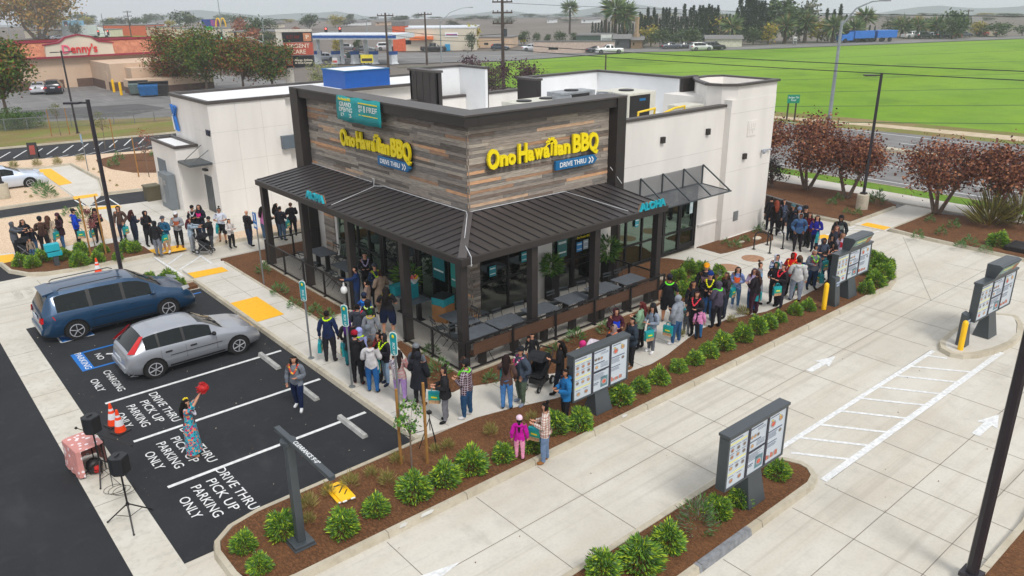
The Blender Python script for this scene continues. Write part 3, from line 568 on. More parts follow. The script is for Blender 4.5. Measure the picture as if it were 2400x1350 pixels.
while x > ex+.2:
    yi = 20.25 if x > 15.25 else ey+(x-ex)*(20.25-ey)/(15.25-ex); m.bar((x, ey, ze+.012), (x, yi-.06, ze+.012+(yi-.06-ey)*s2), .03, .045); x -= .405
m.build('roof_seam', mat('seam_dark', C(44, 41, 43), .5), B)
m = MB(); m.bar((ex+.05, ey+.05, ze+.035), (15.2, 20.2, zi+.035), .26, .03); m.build('hip_cap', mat('hip_grey', C(84, 80, 80), .5), B)
m = MB(); m.box(ex-.06, ex+.06, ey-.06, L, ze-.19, ze+.03); m.box(ex+.06, Rg, ey-.06, ey+.06, ze-.19, ze+.03); m.box(Rg-.05, Rg+.05, ey+.06, 20.3, ze-.18, ze+.05)
m.box(ex+.06, 15.3, L-.05, L+.04, ze-.18, ze+.05); m.build('canopy_fascia', DARK, B, bevel=.012)
m = MB(); m.tube([(15.2, 31.5, zi+.04), (15.19, 26.4, zi+.03), (15.1, 26.2, 4.3), (15.05, 26.0, 4.32), (14.9, 25.8, 4.1), (15.15, 25.5, zi+.03), (15.17, 20.3, zi+.04), (14.9, 19.9, zi+.05), (13.4, 18.1, 3.87), (13.1, 17.5, 3.84), (12.9, 17.1, 3.8), (12.9, 17.1, 3.5)], .012, 5)
m.tube([(14.9, 25.8, 4.08), (12.75, 25.2, 3.84)], .01, 5); m.tube([(15.2, 20.18, zi+.04), (19.6, 20.15, zi+.03), (20.0, 17.4, 3.83)], .012, 5); m.tube([(21.95, 20.1, 4.7), (22.2, 19.7, 4.08)], .012, 5); m.build('cable', mat('cable_white', (.7, .72, .75), .5), B)
POSTS = [(12.72, 31.1), (12.72, 27.5), (12.72, 23.95), (12.72, 20.45), (12.78, 17.45), (15.55, 17.42), (18.4, 17.42), (21.65, 17.42)]
for x, y in POSTS:
    m = MB(); m.box(x-.13, x+.13, y-.13, y+.13, .12, ze-.17); m.box(x-.17, x+.17, y-.17, y+.17, .12, .15, 0); m.build('canopy_post', DARK, B, bevel=.01)
m = MB(); m.prism([(12.45, 31.6), (12.45, 17.05), (21.85, 17.05), (21.85, 20.3), (15.3, 20.3), (15.3, 31.6)], 0, .15); m.build('patio_slab', CONC2, B)
m = MB(); m.box(12.4, 12.55, 24.05, 31.65, 0, .19); m.box(12.4, 12.55, 17.0, 20.35, 0, .19); m.box(12.56, 21.9, 17.0, 17.15, 0, .189); m.build('patio_curb', KERB, B)
# glazing
def glazing(name, axis, c, a0, a1, z0, z1, vert, hor, doors=(), gl=GL, out=-1, fw=.07):
    f = MB()
    def bx(p0, p1, q0, q1, d0, d1):
        if axis == 'x': f.box(p0, p1, c+out*d0, c+out*d1, q0, q1)
        else: f.box(c+out*d0, c+out*d1, p0, p1, q0, q1)
    for v in [a0]+list(vert)+[a1]: bx(v-fw/2, v+fw/2, z0, z1, -.06, .06)
    cuts = [a0]+list(vert)+[a1]
    for z in [z0+fw/2]+list(hor)+[z1-fw/2]:
        for p, q in zip(cuts[:-1], cuts[1:]): bx(p+fw/2, q-fw/2, z-fw/2, z+fw/2, -.05, .05)
    for p, q in doors:
        bx(p, p+.09, z0, 2.3, -.045, .07); bx(q-.09, q, z0, 2.3, -.045, .07); bx(p+.09, q-.09, 2.2, 2.3, -.045, .07); bx(p+.09, q-.09, z0, z0+.25, -.045, .07)
        bx((p+q)/2-.4, (p+q)/2+.4, 1.0, 1.03, .07, .10)
    w = thing_part(name); fo = f.build('window_frame', BLACK, B)
    g = MB()
    hs = [z0]+list(hor)+[z1]
    for p, q in zip(cuts[:-1], cuts[1:]):
        for r_, s_ in zip(hs[:-1], hs[1:]):
            if axis == 'x': g.box(p+fw/2, q-fw/2, c+out*-.006, c+out*.006, r_+fw/2, s_-fw/2)
            else: g.box(c+out*-.006, c+out*.006, p+fw/2, q-fw/2, r_+fw/2, s_-fw/2)
    g.build('glass', gl, fo); return fo
def thing_part(n): return n
glazing('w', 'y', 15.38, 20.7, 23.6, .15, 3.5, (21.7, 22.7), (2.7,))
glazing('w', 'y', 15.38, 23.7, 26.3, .15, 3.5, (25.0,), (2.45,), ((23.78, 24.95), (25.05, 26.2)), GLD)
glazing('w', 'y', 15.38, 26.4, 30.0, .15, 3.5, (27.3, 28.2, 29.1), (1.0, 2.7))
glazing('w', 'x', 20.38, 15.7, 18.3, .15, 3.5, (17.0,), (1.35, 2.7), gl=GLD)
glazing('w', 'x', 20.38, 19.15, 21.4, .15, 3.5, (20.2,), (1.3, 2.45), ((20.25, 21.35),), gl=GLD)
glazing('w', 'x', 20.55, 22.65, 25.9, .15, 3.04, (23.5, 24.5, 25.4), (1.05, 2.35))
glazing('w', 'x', 20.55, 25.98, 28.15, .15, 3.04, (26.95,), (1.05, 2.35), ((27.0, 28.05),))
# rooms behind the glass
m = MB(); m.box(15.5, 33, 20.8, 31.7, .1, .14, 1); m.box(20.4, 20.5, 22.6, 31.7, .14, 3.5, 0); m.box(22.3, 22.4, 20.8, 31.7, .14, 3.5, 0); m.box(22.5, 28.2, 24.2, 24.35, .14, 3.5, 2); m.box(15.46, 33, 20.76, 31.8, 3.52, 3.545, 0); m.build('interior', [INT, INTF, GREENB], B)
g2 = random.Random(4)
for k in range(7): x = 16.2+(k % 3)*1.3; y = 21.4+(k//3)*2.6; t = thing('indoor_table', 'pale table inside the restaurant seen dimly through the glass', 'table', (x, y, .14), 0, 'tables inside the restaurant'); m = MB(); m.box(0, .8, 0, .8, .70, .74); m.build('tabletop', mat('table_pale', C(130, 140, 128), .5), t, local=True); m = MB(); m.tube([(.4, .4, 0), (.4, .4, .7)], .04, 6); m.build('leg', BLACK, t, local=True)
for k in range(8): t = thing('indoor_chair', 'teal chair inside the restaurant seen dimly through the glass', 'chair', (16.0+g2.random()*4, 21.3+g2.random()*8, .14), 0, 'chairs inside the restaurant'); m = MB(); m.box(0, .5, 0, .45, 0, .48); m.build('seat', TEALW, t, local=True); m = MB(); m.box(0, .06, 0, .45, .48, .9); m.build('backrest', TEALW, t, local=True)
LAMP = mat('lamp_bulb', (1, .8, .5), emit=(1, .72, .42, 9))
for x, y in ((14.7, 28.6), (14.7, 26.9), (14.7, 25.0), (16.6, 20.9), (14.4, 19.6)):
    m = MB(); m.tube([(x, y, 3.05), (x, y, 3.55)], .01, 5, 1); m.ball((x, y, 3.02), .055, 0, 8, 6); m.build('pendant_lamp', [LAMP, BLACK], B)
m = MB(); m.rev([(.02, .06), (.09, .03), (.09, 0), (.075, -.05), (.03, -.08)], (13.05, 17.35, 3.5), 12); m.build('camera_dome', mat('dome_white', (.7, .7, .7), .3), B)
m = MB(); m.rev([(.02, .06), (.09, .03), (.09, 0), (.075, -.05), (.03, -.08)], (19.6, 17.4, 3.5), 12); m.build('camera_dome', mat('dome_white', (.7, .7, .7), .3), B)
for z, x in ((5.26, 25.45), (5.26, 28.5)):
    m = MB(); m.box(x-.11, x+.11, 20.38, 20.5, z-.13, z+.13); m.build('wall_light', DARK, B, bevel=.008)
for x, z in ((31.0, 3.9), ): m = MB(); m.box(x-.11, x+.11, 20.08, 20.2, z-.13, z+.13); m.build('wall_light', DARK, B, bevel=.008)
m = MB(); m.ball((32.4, 20.05, 3.95), (.09, .09, .12), 0, 10, 8); m.bar((32.4, 20.2, 3.98), (33.0, 20.1, 3.98), .05); m.ball((33.0, 20.06, 3.98), .06); m.build('security_camera', mat('camera_grey', C(160, 166, 176), .4), B)
m = MB(); m.box(30.6, 30.95, 20.165, 20.195, .9, 1.35); m.build('utility_hatch', mat('hatch', C(120, 122, 124), .5), B)
m = MB(); m.box(31.1, 31.78, 20.17, 20.196, 4.78, 5.47, 0)
for k in range(4): m.box(31.2+k*.14, 31.23+k*.14, 20.15, 20.17, 4.9+(k % 2)*.1, 5.35, 0)
m.box(31.15, 31.7, 20.155, 20.17, 5.1, 5.14, 0); m.build('relief_panel', STU, B)
# mesh awning over the side entrance
m = MB(); y0, y1, zt, zl, zf = 20.46, 18.95, 3.84, 3.0, 2.92
for x in (22.75, 24.2, 25.6, 27.0, 28.35):
    m.bar((x, y0, zt), (x, y1, zf), .05); m.bar((x, y0, zt), (x, y0, zl), .05)
    if x in (22.75, 28.35): m.bar((x, y0, zl), (x, y1, zf), .045)
m.bar((22.7, y1, zf), (28.4, y1, zf), .05); m.bar((22.7, y0, zl), (28.4, y0, zl), .05)
m.build('awning_frame', CHAR, B)
m = MB(); n_ = 46
for k in range(n_+1): t_ = k/n_; m.bar((22.72, y0+(y1-y0)*t_, zl+(zf-zl)*t_), (28.38, y0+(y1-y0)*t_, zl+(zf-zl)*t_), .014, .006)
for k in range(26): z = zl+(zt-zl)*k/26; m.bar((22.72, y0+.015, z), (28.38, y0+.015, z), .006, .014)
m.build('awning_mesh', mat('mesh_grey', C(110, 112, 116), .5), B)
# roof screens
def screen(x0, x1, y0, y1, zt, zb=6.2):
    m = MB(); m.box(x0, x1, y1-.15, y1, zb, zt, 0); m.box(x1-.15, x1, y0, y1-.15, zb, zt, 0); m.box(x0+.12, x0+.3, y0+.2, y1-.15, zb, zt, 0); m.build('roof_screen', STU2, B)
    m = MB(); m.box(x0, x0+.1, y0, y1-.0, zb-.2, zt, 0); m.box(x0, x0+.3, y0, y0+.1, zb-.2, zt, 0); m.box(x1, x1+.05, y0, y1, zb-.2, zt, 0)
    for k in range(4): m.box(x0-.012, x0, y0+k*(y1-y0)/4, y0+k*(y1-y0)/4+.03, zb-.2, zt, 0)
    m.build('screen_cladding', DARK, B)
    m = MB(); m.box(x0-.06, x1+.12, y1-.2, y1+.08, zt, zt+.1); m.box(x1-.2, x1+.12, y0-.04, y1-.2, zt, zt+.099); m.box(x0-.06, x0+.36, y0-.04, y1-.2, zt, zt+.099); m.build('screen_cap', DARK2, B)
screen(21.1, 24.1, 30.2, 32.4, 7.62, 5.4); 
m = MB()
x0, x1, y0, y1, zt = 25.3, 30.9, 28.0, 29.4, 7.12
m.box(x0+.1, x1, y1-.15, y1, 5.4, zt); m.box(x1-.15, x1, 23.9, y1-.15, 5.4, zt); m.box(x0+.15, x0+.3, y0+.3, y1-.15, 5.4, zt); m.build('roof_screen', STU2, B)
m = MB(); m.box(x0, x0+.1, y0, y1, 5.4, zt); m.box(x0+.1, x0+.28, y0, y0+.3, 5.4, zt); m.box(x1-.15, x1+.9, 23.7, 23.85, 5.9, zt); m.build('screen_cladding', DARK, B)
m = MB(); m.box(x0-.06, x1+.1, y1-.2, y1+.08, zt, zt+.1); m.box(x1-.2, x1+.9, 23.65, y1-.2, zt, zt+.099) if False else m.box(x1-.25, x1+.1, 23.65, y1-.2, zt, zt+.099); m.box(x1+.1, x1+.95, 23.65, 23.95, zt, zt+.098); m.box(x0-.06, x0+.34, y0-.04, y1-.2, zt, zt+.099); m.build('screen_cap', DARK2, B)
# roof plant
def plant(name, lab, x, y, z, w, d, h, mt, fan=1):
    t = thing(name, lab, 'roof unit', (x, y, z), 0, None)
    m = MB(); m.box(0, w, 0, d, 0, h); m.build('casing', mt, t, local=True, bevel=.02)
    m = MB()
    for k in range(fan): m.rev([(.34, h), (.34, h+.05), (.26, h+.06), (.02, h+.05)], (w*(k+.5)/fan, d/2, 0), 16)
    m.box(.08, w-.4, -.012, 0, .15, h-.1); m.build('fan_grille', BLACK, t, local=True)
    return t
def at(px, py, z): g = G(px, py, z); return g[0], g[1]
plant('roof_unit', 'cream flat rooftop air conditioner with two black fans left of the ducts', 22.2, 25.4, 5.45, 2.7, 1.5, 1.1, HVAC, 2)
u = plant('roof_unit', 'tall cream rooftop air handler with blue maker badge beside the yellow gas pipe', 25.8, 22.7, 5.45, 1.8, 1.9, 1.45, HVAC, 1)
m = MB(); m.box(.7, 1.1, -.02, -.008, 1.1, 1.2, 0); m.build('badge', BLUES, u, local=True)
plant('roof_unit', 'long grey rooftop condenser between the two round ducts', 25.2, 26.2, 5.45, 2.2, 1.0, 1.25, STEEL, 1)
plant('roof_unit', 'small pale rooftop box right of the yellow gas pipe', 27.95, 21.3, 5.45, 1.3, 1.0, .85, HVAC, 0)
for k, (px, py, z, r_, hh, lab) in enumerate(((1317, 224, 6.8, .42, 1.35, 'squat round galvanised exhaust duct on the roof, nearer the wood box'), (1418, 217, 6.9, .38, 1.45, 'taller round galvanised exhaust duct between the roof units'))):
    x, y = at(px, py, z)
    m = MB(); m.rev([(r_, 0), (r_, hh), (r_-.04, hh), (r_-.05, hh-.3), (.02, hh-.3)], (0, 0, 0), 24); o = m.build('exhaust_duct', STEEL, smooth=True); o.location = (x, y, 5.45); tag(o, lab, 'exhaust duct')
m = MB(); m.tube([(24.6, 21.1, 5.45), (24.6, 21.1, 6.4), (25.7, 21.15, 6.45), (25.7, 21.2, 6.0)], .05, 8); m.tube([(25.7, 21.2, 6.05), (26.9, 21.1, 6.35), (27.6, 21.1, 6.38), (27.6, 21.1, 5.9)], .05, 8)
tag(m.build('gas_pipe', mat('pipe_yellow', C(238, 200, 30), .45), smooth=True), 'bright yellow gas pipes running along the roof behind the parapet', 'gas pipe')
m = MB(); m.box(18.9, 19.2, 21.3, 21.42, 5.5, 6.3, 0)
for k in range(5): m.box(18.93, 19.17, 21.28, 21.3, 5.65+k*.1, 5.69+k*.1, 1)
tag(m.build('roof_vent', [GRAYM, BLACK]), 'grey louvred vent on the roof behind the clad corner', 'vent')
m = MB(); m.rev([(.05, 0), (.05, 1.0)], (21.3, 24.9, 5.45), 10); tag(m.build('vent_pipe', STU2), 'thin white vent pipe on the restaurant roof', 'pipe')
# signs of the restaurant
YS = mat('letter_yellow', C(250, 226, 0), .4, var=.02)
def brand(xd, o, w):
    """the yellow lettering: letters sitting on a slightly wavy line, a little palm for the first i"""
    X = Vector(xd); N = X.cross(Vector((0, 0, 1))); out = N
    t = thing('wall_sign', 'OK', 'sign', tuple(o)); wd = [('O', .15, .62, -.04), ('n', .105, .42, -.05), ('o', .10, .42, -.05), (' ', .03, 0, 0), ('H', .12, .60, .0), ('a', .09, .42, -.03), ('w', .12, .42, -.02), ('a', .09, .42, -.02), ('i', .055, .52, .0), ('i', .05, .40, .0), ('a', .09, .42, -.02), ('n', .095, .42, -.02), (' ', .03, 0, 0), ('B', .12, .58, .03), ('B', .12, .58, .03), ('Q', .15, .62, -.02)]
    tot = sum(a for _, a, _, _ in wd); x = 0; obs = []; sh_ = []
    for c, a, hh, dz in wd:
        cw = a/tot*w
        if c != ' ':
            cx = x+cw/2
            if c == 'i' and hh > .5:     # palm tree shaped letter
                m = MB(); b0 = Vector(o)+X*cx+out*.09
                m.bar(b0+Vector((0, 0, -.22)), b0+X*.02+Vector((0, 0, .25)), .075, .04, up=tuple(out))
                for q in range(7):
                    an = R(q*200/6-10); d = X*math.cos(an)+Vector((0, 0, math.sin(an))); m.bar(b0+Vector((0, 0, .25)), b0+d*.2+Vector((0, 0, .25-.02)), .06, .035, up=tuple(out)); m.bar(b0+d*.2+Vector((0, 0, .23)), b0+d*.27+Vector((0, 0, .15)), .05, .03, up=tuple(out))
                obs.append(m.build('letter', YS, t)); 
            else:
                low = c in 'nowa' or (c == 'i')
                s = {True: .70, False: .90}[low]
                obs.append(text('letter', c, YS, s, Vector(o)+X*cx+Vector((0, 0, dz))+out*.09, X, (0, 0, 1), t, .045, bold=.030, w=cw*.97))
                sh_.append(text('letter_back', c, BLACK, s*1.02, Vector(o)+X*(cx+.03)+Vector((0, 0, dz-.02))+out*.03, X, (0, 0, 1), t, .02, bold=.038, w=cw*1.0))
        x += cw
    return t
t = brand((1, 0, 0), (15.95, 20.2, 5.76), 5.3); t['label'] = 'yellow Ono Hawaiian BBQ lettering on the wood wall facing the drive lane'
t = brand((0, -1, 0), (15.2, 28.5, 5.64), 5.1); t['label'] = 'yellow Ono Hawaiian BBQ lettering on the wood wall facing the parking bays'
def drive(xd, o, w, lab):
    X = Vector(xd); out = X.cross(Vector((0, 0, 1))); o = Vector(o); t = thing('direction_sign', lab, 'sign', tuple(o))
    m = MB(); h = .17
    pts = [(0, -h), (w-.18, -h), (w, 0), (w-.18, h), (0, h)]
    vs = [o+X*a+Vector((0, 0, b))+out*.02 for a, b in pts]+[o+X*a+Vector((0, 0, b))+out*.14 for a, b in pts]
    m.add(vs, [(0, 1, 2, 3, 4), (9, 8, 7, 6, 5)]+[(i, (i+1) % 5, 5+(i+1) % 5, 5+i) for i in range(5)]); m.build('panel', BLUES, t, bevel=.02)
    text('lettering', 'DRIVE THRU', WLET, .25, o+X*w*.40+out*.147, X, (0, 0, 1), t, .004, w=w*.62, bold=.004)
    m = MB()
    for k in (0, 1):
        b0 = o+X*(w*.78+k*.14)+out*.148
        for s_ in (1, -1): m.bar(b0+Vector((0, 0, s_*.11)), b0+X*.10, .05, .006, up=tuple(out))
    m.build('arrow', WLET, t); return t
drive((1, 0, 0), (19.05, 20.2, 5.13), 2.15, 'blue DRIVE THRU arrow sign under the right hand yellow lettering')
drive((0, -1, 0), (15.2, 25.66, 5.1), 2.2, 'blue DRIVE THRU arrow sign under the left hand yellow lettering')
for xd, o, lab in (((1, 0, 0), (20.35, 17.14, 3.93), 'teal ALOHA letters standing on the right end of the canopy edge'), ((0, -1, 0), (12.50, 26.5, 4.05), 'teal ALOHA letters standing on the canopy edge at the left')):
    X = Vector(xd); t = thing('canopy_letters', lab, 'sign', o); w = 1.35
    mid = Vector(o)+X*.6
    text('lettering', 'ALOHA', ALO, .36, mid+X.cross(Vector((0, 0, 1)))*.03, X, (0, 0, 1), t, .04, w=w, bold=.012)
    text('lettering_back', 'ALOHA', mat('letter_rust', C(150, 110, 84), .7), .40, mid-X.cross(Vector((0, 0, 1)))*.05+Vector((0, 0, -.005)), X, (0, 0, 1), t, .02, w=w)
# banner
t = thing('banner', 'teal grand opening banner hung over the top edge of the wood wall', 'banner', (15.0, 26.5, 6.8))
m = MB(); N_ = 12; vs = []
for i in range(N_+1):
    for j in range(5):
        y = 28.1-(3.25)*i/N_; z = 7.33-.93*j/4+.02*math.sin(i*1.3); vs.append((14.86-.02*math.sin(i*1.7+j)-.01*j, y, z))
fs = [(i*5+j, i*5+j+1, (i+1)*5+j+1, (i+1)*5+j) for i in range(N_) for j in range(4)]
m.add(vs, fs); bo = m.build('banner_cloth', mat('banner_teal', C(14, 152, 156), .6, var=.08, scale=2, bump=.3, bscale=5), t, smooth=True); sd = bo.modifiers.new('s', 'SOLIDIFY'); sd.thickness = .012
WB = mat('banner_white', C(226, 236, 230), .6)
for s, y, z, sz, w, mm in (('Ono Hawaiian BBQ', 27.45, 7.22, .14, .95, YS), ('GRAND', 27.4, 7.02, .24, .9, WB), ('OPENING', 27.4, 6.82, .24, 1.0, WB), ('12   25', 27.4, 6.62, .2, .8, WB), ('BUY\nGET', 26.25, 6.96, .15, .3, WB), ('1', 25.98, 6.96, .34, .09, WB), ('FREE', 25.45, 6.96, .28, .75, WB), ('TODAY IN DISHES', 25.6, 6.58, .09, .7, WB)):
    if s.startswith('TODAY'): continue
    text('banner_lettering', s, mm, sz, (14.83, y, z), (0, -1, 0), (0, 0, 1), t, .004, w=w, bold=.004)
m = MB(); m.box(14.822, 14.836, 25.05, 26.4, 7.15, 7.19); m.box(14.822, 14.836, 25.05, 26.4, 6.72, 6.75); m.build('banner_stripe', YS, t)
# window posters
PO = [('x', 16.25, 20.30, 1.75, .3, .38, C(40, 150, 160), 'teal notice on the second lower window pane right of the wood pier'), ('x', 17.75, 20.30, 1.95, .3, .38, C(40, 150, 160), 'teal notice on the window left of the white pier'), ('x', 19.65, 20.30, 1.9, .5, .75, C(60, 120, 116), 'round logo poster on the left door leaf between white piers'), ('x', 20.55, 20.28, 1.75, .3, .38, C(60, 140, 200), 'blue notice on the door right of the logo poster'), ('x', 20.9, 20.28, 1.78, .26, .38, C(180, 190, 200), 'white notice beside the blue notice on the door'),
      ('x', 24.1, 20.47, 2.0, .22, .38, C(60, 170, 190), 'small teal notice on the green tinted side windows'), ('x', 27.7, 20.45, 2.0, .22, .5, C(200, 220, 225), 'white and teal notice on the far glass door'),
      ('y', 22.25, 15.28, 1.95, .75, 1.6, C(8, 112, 118), 'tall teal grand opening poster on the window beside the flowers'), ('y', 21.2, 15.28, 1.75, .6, 1.3, C(40, 150, 140), 'teal poster with pale panel left of the wood corner pier')]
for ax, a, c, z, w, h, col, lab in PO:
    m = MB(); mm = mat('poster_%d' % (len(_m)), col, .5, var=.1, scale=3)
    if ax == 'x': m.box(a-w/2, a+w/2, c, c+.006, z-h/2, z+h/2, 0); m.box(a-w*.4, a+w*.4, c-.004, c-.0005, z+h*.2, z+h*.32, 1); m.box(a-w*.4, a+w*.4, c-.004, c-.0005, z-h*.3, z-h*.22, 1)
    else: m.box(c, c+.006, a-w/2, a+w/2, z-h/2, z+h/2, 0); m.box(c-.004, c-.0005, a-w*.4, a+w*.4, z+h*.2, z+h*.26, 1); m.box(c-.004, c-.0005, a-w*.4, a+w*.4, z-h*.3, z-h*.26, 1)
    tag(m.build('window_poster', [mm, WB]), lab, 'poster')
text('poster_lettering', 'GRAND\nOPENING', WB, .15, (15.274, 22.25, 2.5), (0, -1, 0), (0, 0, 1), bpy.data.objects['window_poster.007'], .002, w=.6)
for a, c, ax, lab in ((20.75, 20.27, 'x', 'small yellow Ono Hawaiian BBQ decal on the door glass by the lane side'), (24.4, 15.25, 'y', 'small yellow Ono Hawaiian BBQ decal on the dark entrance doors')):
    o = text('door_decal', 'Ono Hawaiian BBQ', YS, .13, (a, c, 2.12) if ax == 'x' else (c, a, 2.12), (1, 0, 0) if ax == 'x' else (0, -1, 0), (0, 0, 1), None, .003, w=.7); tag(o, lab, 'decal')
# ---- coffee building 1447
D = thing('coffee_building', 'plain white stucco building numbered 1447 with dark roof cap and blue roof box', 'building', (14.2, 40.6, 0))
m = MB(); m.box(14.2, 18.4, 40.6, 46.2, 0, 5.9); m.box(18.4, 32, 40.9, 46.2, 0, 5.899)
m.prism([(13.0, 42.9), (14.2, 42.9), (14.2, 46.9), (13.0, 46.9)], 0, 3.5); m.build('wall', STU, D)
m = MB(); m.box(14.5, 31.8, 41.2, 46.0, 5.9, 5.93); m.box(13.15, 14.15, 43.05, 46.7, 3.5, 3.52); m.build('roof', STU2, D)
def ring(m, x0, x1, y0, y1, z, h, w=.22):
    m.box(x0, x1, y0, y0+w, z, z+h); m.box(x0, x1, y1-w, y1, z, z+h); m.box(x0, x0+w, y0+w, y1-w, z, z+h-.001); m.box(x1-w, x1, y0+w, y1-w, z, z+h-.001)
m = MB(); ring(m, 14.12, 32.05, 40.52, 46.28, 5.9, .16); ring(m, 12.92, 14.19, 42.82, 46.98, 3.5, .14, .14); m.build('roof_cap', DARK2, D)
m = MB(); m.box(22.6, 25.6, 41.5, 44.2, 5.9, 6.93); m.build('blue_roof_box', mat('box_blue', C(6, 84, 168), .5, var=.05), D)
m = MB(); ring(m, 22.55, 25.65, 41.45, 44.25, 6.9, .06, .1); m.build('box_trim', BLUES, D); m = MB(); m.box(22.66, 25.54, 41.56, 44.14, 6.9, 6.935); m.build('box_top', STU2, D)
m = MB()
for z in (1.35, 2.9, 4.45): m.box(14.2, 18.4, 40.594, 40.6, z, z+.016); m.box(14.194, 14.2, 40.6, 42.85, z-.02, z-.004)
for x in (15.6, 17.0): m.box(x, x+.016, 40.594, 40.6, 0, 5.9)
m.build('score_line', mat('score_grey', C(204, 200, 195), .9), D)
m = MB(); m.box(14.15, 14.2, 41.45, 42.4, .1, 2.05); m.build('door', CHAR, D); m = MB(); m.box(12.96, 13.0, 44.9, 46.2, .1, 2.6); m.build('door', GRAYM, D)
m = MB(); m.box(13.0, 14.19, 41.0, 42.8, 2.78, 2.9); m.build('door_canopy', CHAR, D, bevel=.01); m = MB(); m.tube([(13.2, 42.4, 2.9), (14.18, 42.3, 3.65)], .02, 6); m.tube([(13.2, 41.3, 2.9), (14.18, 41.3, 3.5)], .02, 6); m.build('canopy_rod', CHAR, D)
text('house_number', '1447', mat('number_navy', C(30, 36, 60), .5), .42, (14.17, 40.95, 4.42), (0, -1, 0), (0, 0, 1), D, .02, w=.6, bold=.01)
m = MB(); m.box(14.02, 14.2, 41.8, 42.25, 2.32, 2.42); m.build('wall_light', BLACK, D); m = MB(); m.box(17.9, 19.3, 40.3, 40.6, 3.2, 3.9); m.build('window_awning', GRAYM, D)
m = MB(); m.box(18.4, 32, 40.80, 40.9, 0, 1.6); m.build('stone_base', mat('black_stone', C(44, 42, 44), .7, var=.4, scale=4, bump=.8, bscale=8), D)
m = MB()   # blue windmill emblem
b0 = Vector((14.14, 45.65, 4.85))
for pts in ([(.35, .62), (.18, .62), (-.05, .15), (.08, .1)], [(-.5, .5), (-.25, .6), (-.02, .12), (-.12, 0)], [(-.12, .05), (.1, .05), (-.1, -.75), (-.45, -.8), (-.3, -.4)]):
    vs = [b0+Vector((0, a, b)) for a, b in pts]+[b0+Vector((-.12, a, b)) for a, b in pts]; n = len(pts)
    m.add(vs, [tuple(range(n)), tuple(range(n, 2*n))[::-1]]+[(i, (i+1) % n, n+(i+1) % n, n+i) for i in range(n)])
m.build('wall_emblem', mat('emblem_blue', C(20, 106, 190), .4), D)
m = MB(); vs = [b0+Vector((-.06, a, b)) for a, b in [(.1, .2), (.45, -.1), (.35, -.8), (-.1, -.75)]]; m.add(vs, [(0, 1, 2, 3)]); m.build('emblem_white', WLET, D)
t = thing('electrical_cabinet', 'tall grey electrical cabinet against the small wing of building 1447', 'cabinet', (12.55, 43.6, .09))
m = MB(); m.box(0, .42, 0, 1.5, 0, 1.95); m.box(.42, .44, .1, 1.4, .1, 1.8); m.build('casing', mat('cabinet_grey', C(116, 124, 130), .5, var=.06), t, local=True, bevel=.02); m = MB(); m.box(-.03, 0, .35, .65, 1.35, 1.6); m.box(-.02, 0, .8, 1.35, .3, 1.7); m.build('panel', STEEL, t, local=True)
t = thing('utility_box', 'small brown utility pedestal box beside the aisle kerb', 'utility box', (12.2, 46.6, .09)); m = MB(); m.box(0, .75, 0, .7, 0, .8); m.build('casing', mat('box_olive', C(88, 82, 62), .7, var=.1), t, local=True, bevel=.02); m = MB(); m.box(-.03, .78, -.03, .73, .8, .88); m.build('lid', mat('lid_olive', C(104, 100, 80), .7), t, local=True)
# ---- patio furniture and railings
def fence_run(a, b, lab, n, mesh=True, wood=False, lowrail=True):
    a = Vector((*a, .15)); b = Vector((*b, .15)); d = (b-a); t = thing('patio_fence', lab, 'fence', tuple((a+b)/2), 0, 'patio railings')
    m = MB(); z = Vector((0, 0, 1))
    m.bar(a+z*1.02, b+z*1.02, .06, .045); m.bar(a+z*.12, b+z*.12, .045, .04); m.build('rail', BLACK, t)
    for k in range(n+1):
        p = a+d*k/n; m = MB(); m.box(p.x-.03, p.x+.03, p.y-.03, p.y+.03, .15, 1.17); m.box(p.x-.07, p.x+.07, p.y-.07, p.y+.07, .15+.04, .205); m.build('post', BLACK, t)
    m = MB(); k = 0; L = d.length; step = .045
    while k*step < L:
        p = a+d.normalized()*k*step; m.bar(p+z*.13, p+z*1.0, .008, .008); k += 1
    m.build('mesh_panel', mat('mesh_dark', C(60, 56, 54), .6), t); return t
fence_run((12.47, 31.0), (12.47, 24.1), 'dark mesh patio railing in front of the left tables, beside the planter', 4)
fence_run((12.47, 20.25), (12.47, 17.1), 'short dark mesh patio railing between the entrance gap and the corner post', 2)
fence_run((12.6, 17.08), (21.8, 17.08), 'long dark patio railing along the drive lane side tables', 5)
fence_run((12.6, 31.35), (15.1, 31.35), 'short dark railing closing the left end of the patio', 2)
fence_run((21.75, 17.3), (21.75, 20.2), 'short dark railing closing the patio at the entrance shrub bed', 2)
t = thing('patio_bench', 'long brown slatted timber bench inside the lane side railing', 'bench', (17.1, 17.45, .15))
m = MB()
for k in range(3): m.box(12.95, 21.5, 17.22+k*.1, 17.30+k*.1, .58, .62)
m.box(12.95, 21.5, 17.17, 17.2, .62, 1.0); m.build('seat', mat('bench_wood', C(120, 84, 62), .7, var=.15, scale=3, streak=(1, 8, 8)), t)
for x in (13.4, 14.7, 16.0, 17.3, 18.7, 20.0, 21.2): m = MB(); m.box(x-.09, x+.09, 17.24, 17.46, .15, .58); m.build('leg', BLACK, t)
TT = mat('table_slate', C(96, 102, 110), .5, var=.12, scale=5)
def table(x, y, lab, rz=0, w=1.25, d=.75, grp='grey outdoor dining tables on the patio'):
    t = thing('patio_table', lab, 'table', (x, y, .15), rz, grp); m = MB(); m.box(-w/2, w/2, -d/2, d/2, .72, .75); m.build('tabletop', TT, t, local=True, bevel=.008)
    for s_ in (-1, 1): m = MB(); m.box(s_*w*.33-.06, s_*w*.33+.06, -.08, .08, 0, .72); m.box(s_*w*.33-.16, s_*w*.33+.16, -.16, .16, 0, .02); m.build('leg', BLACK, t, local=True)
    return t
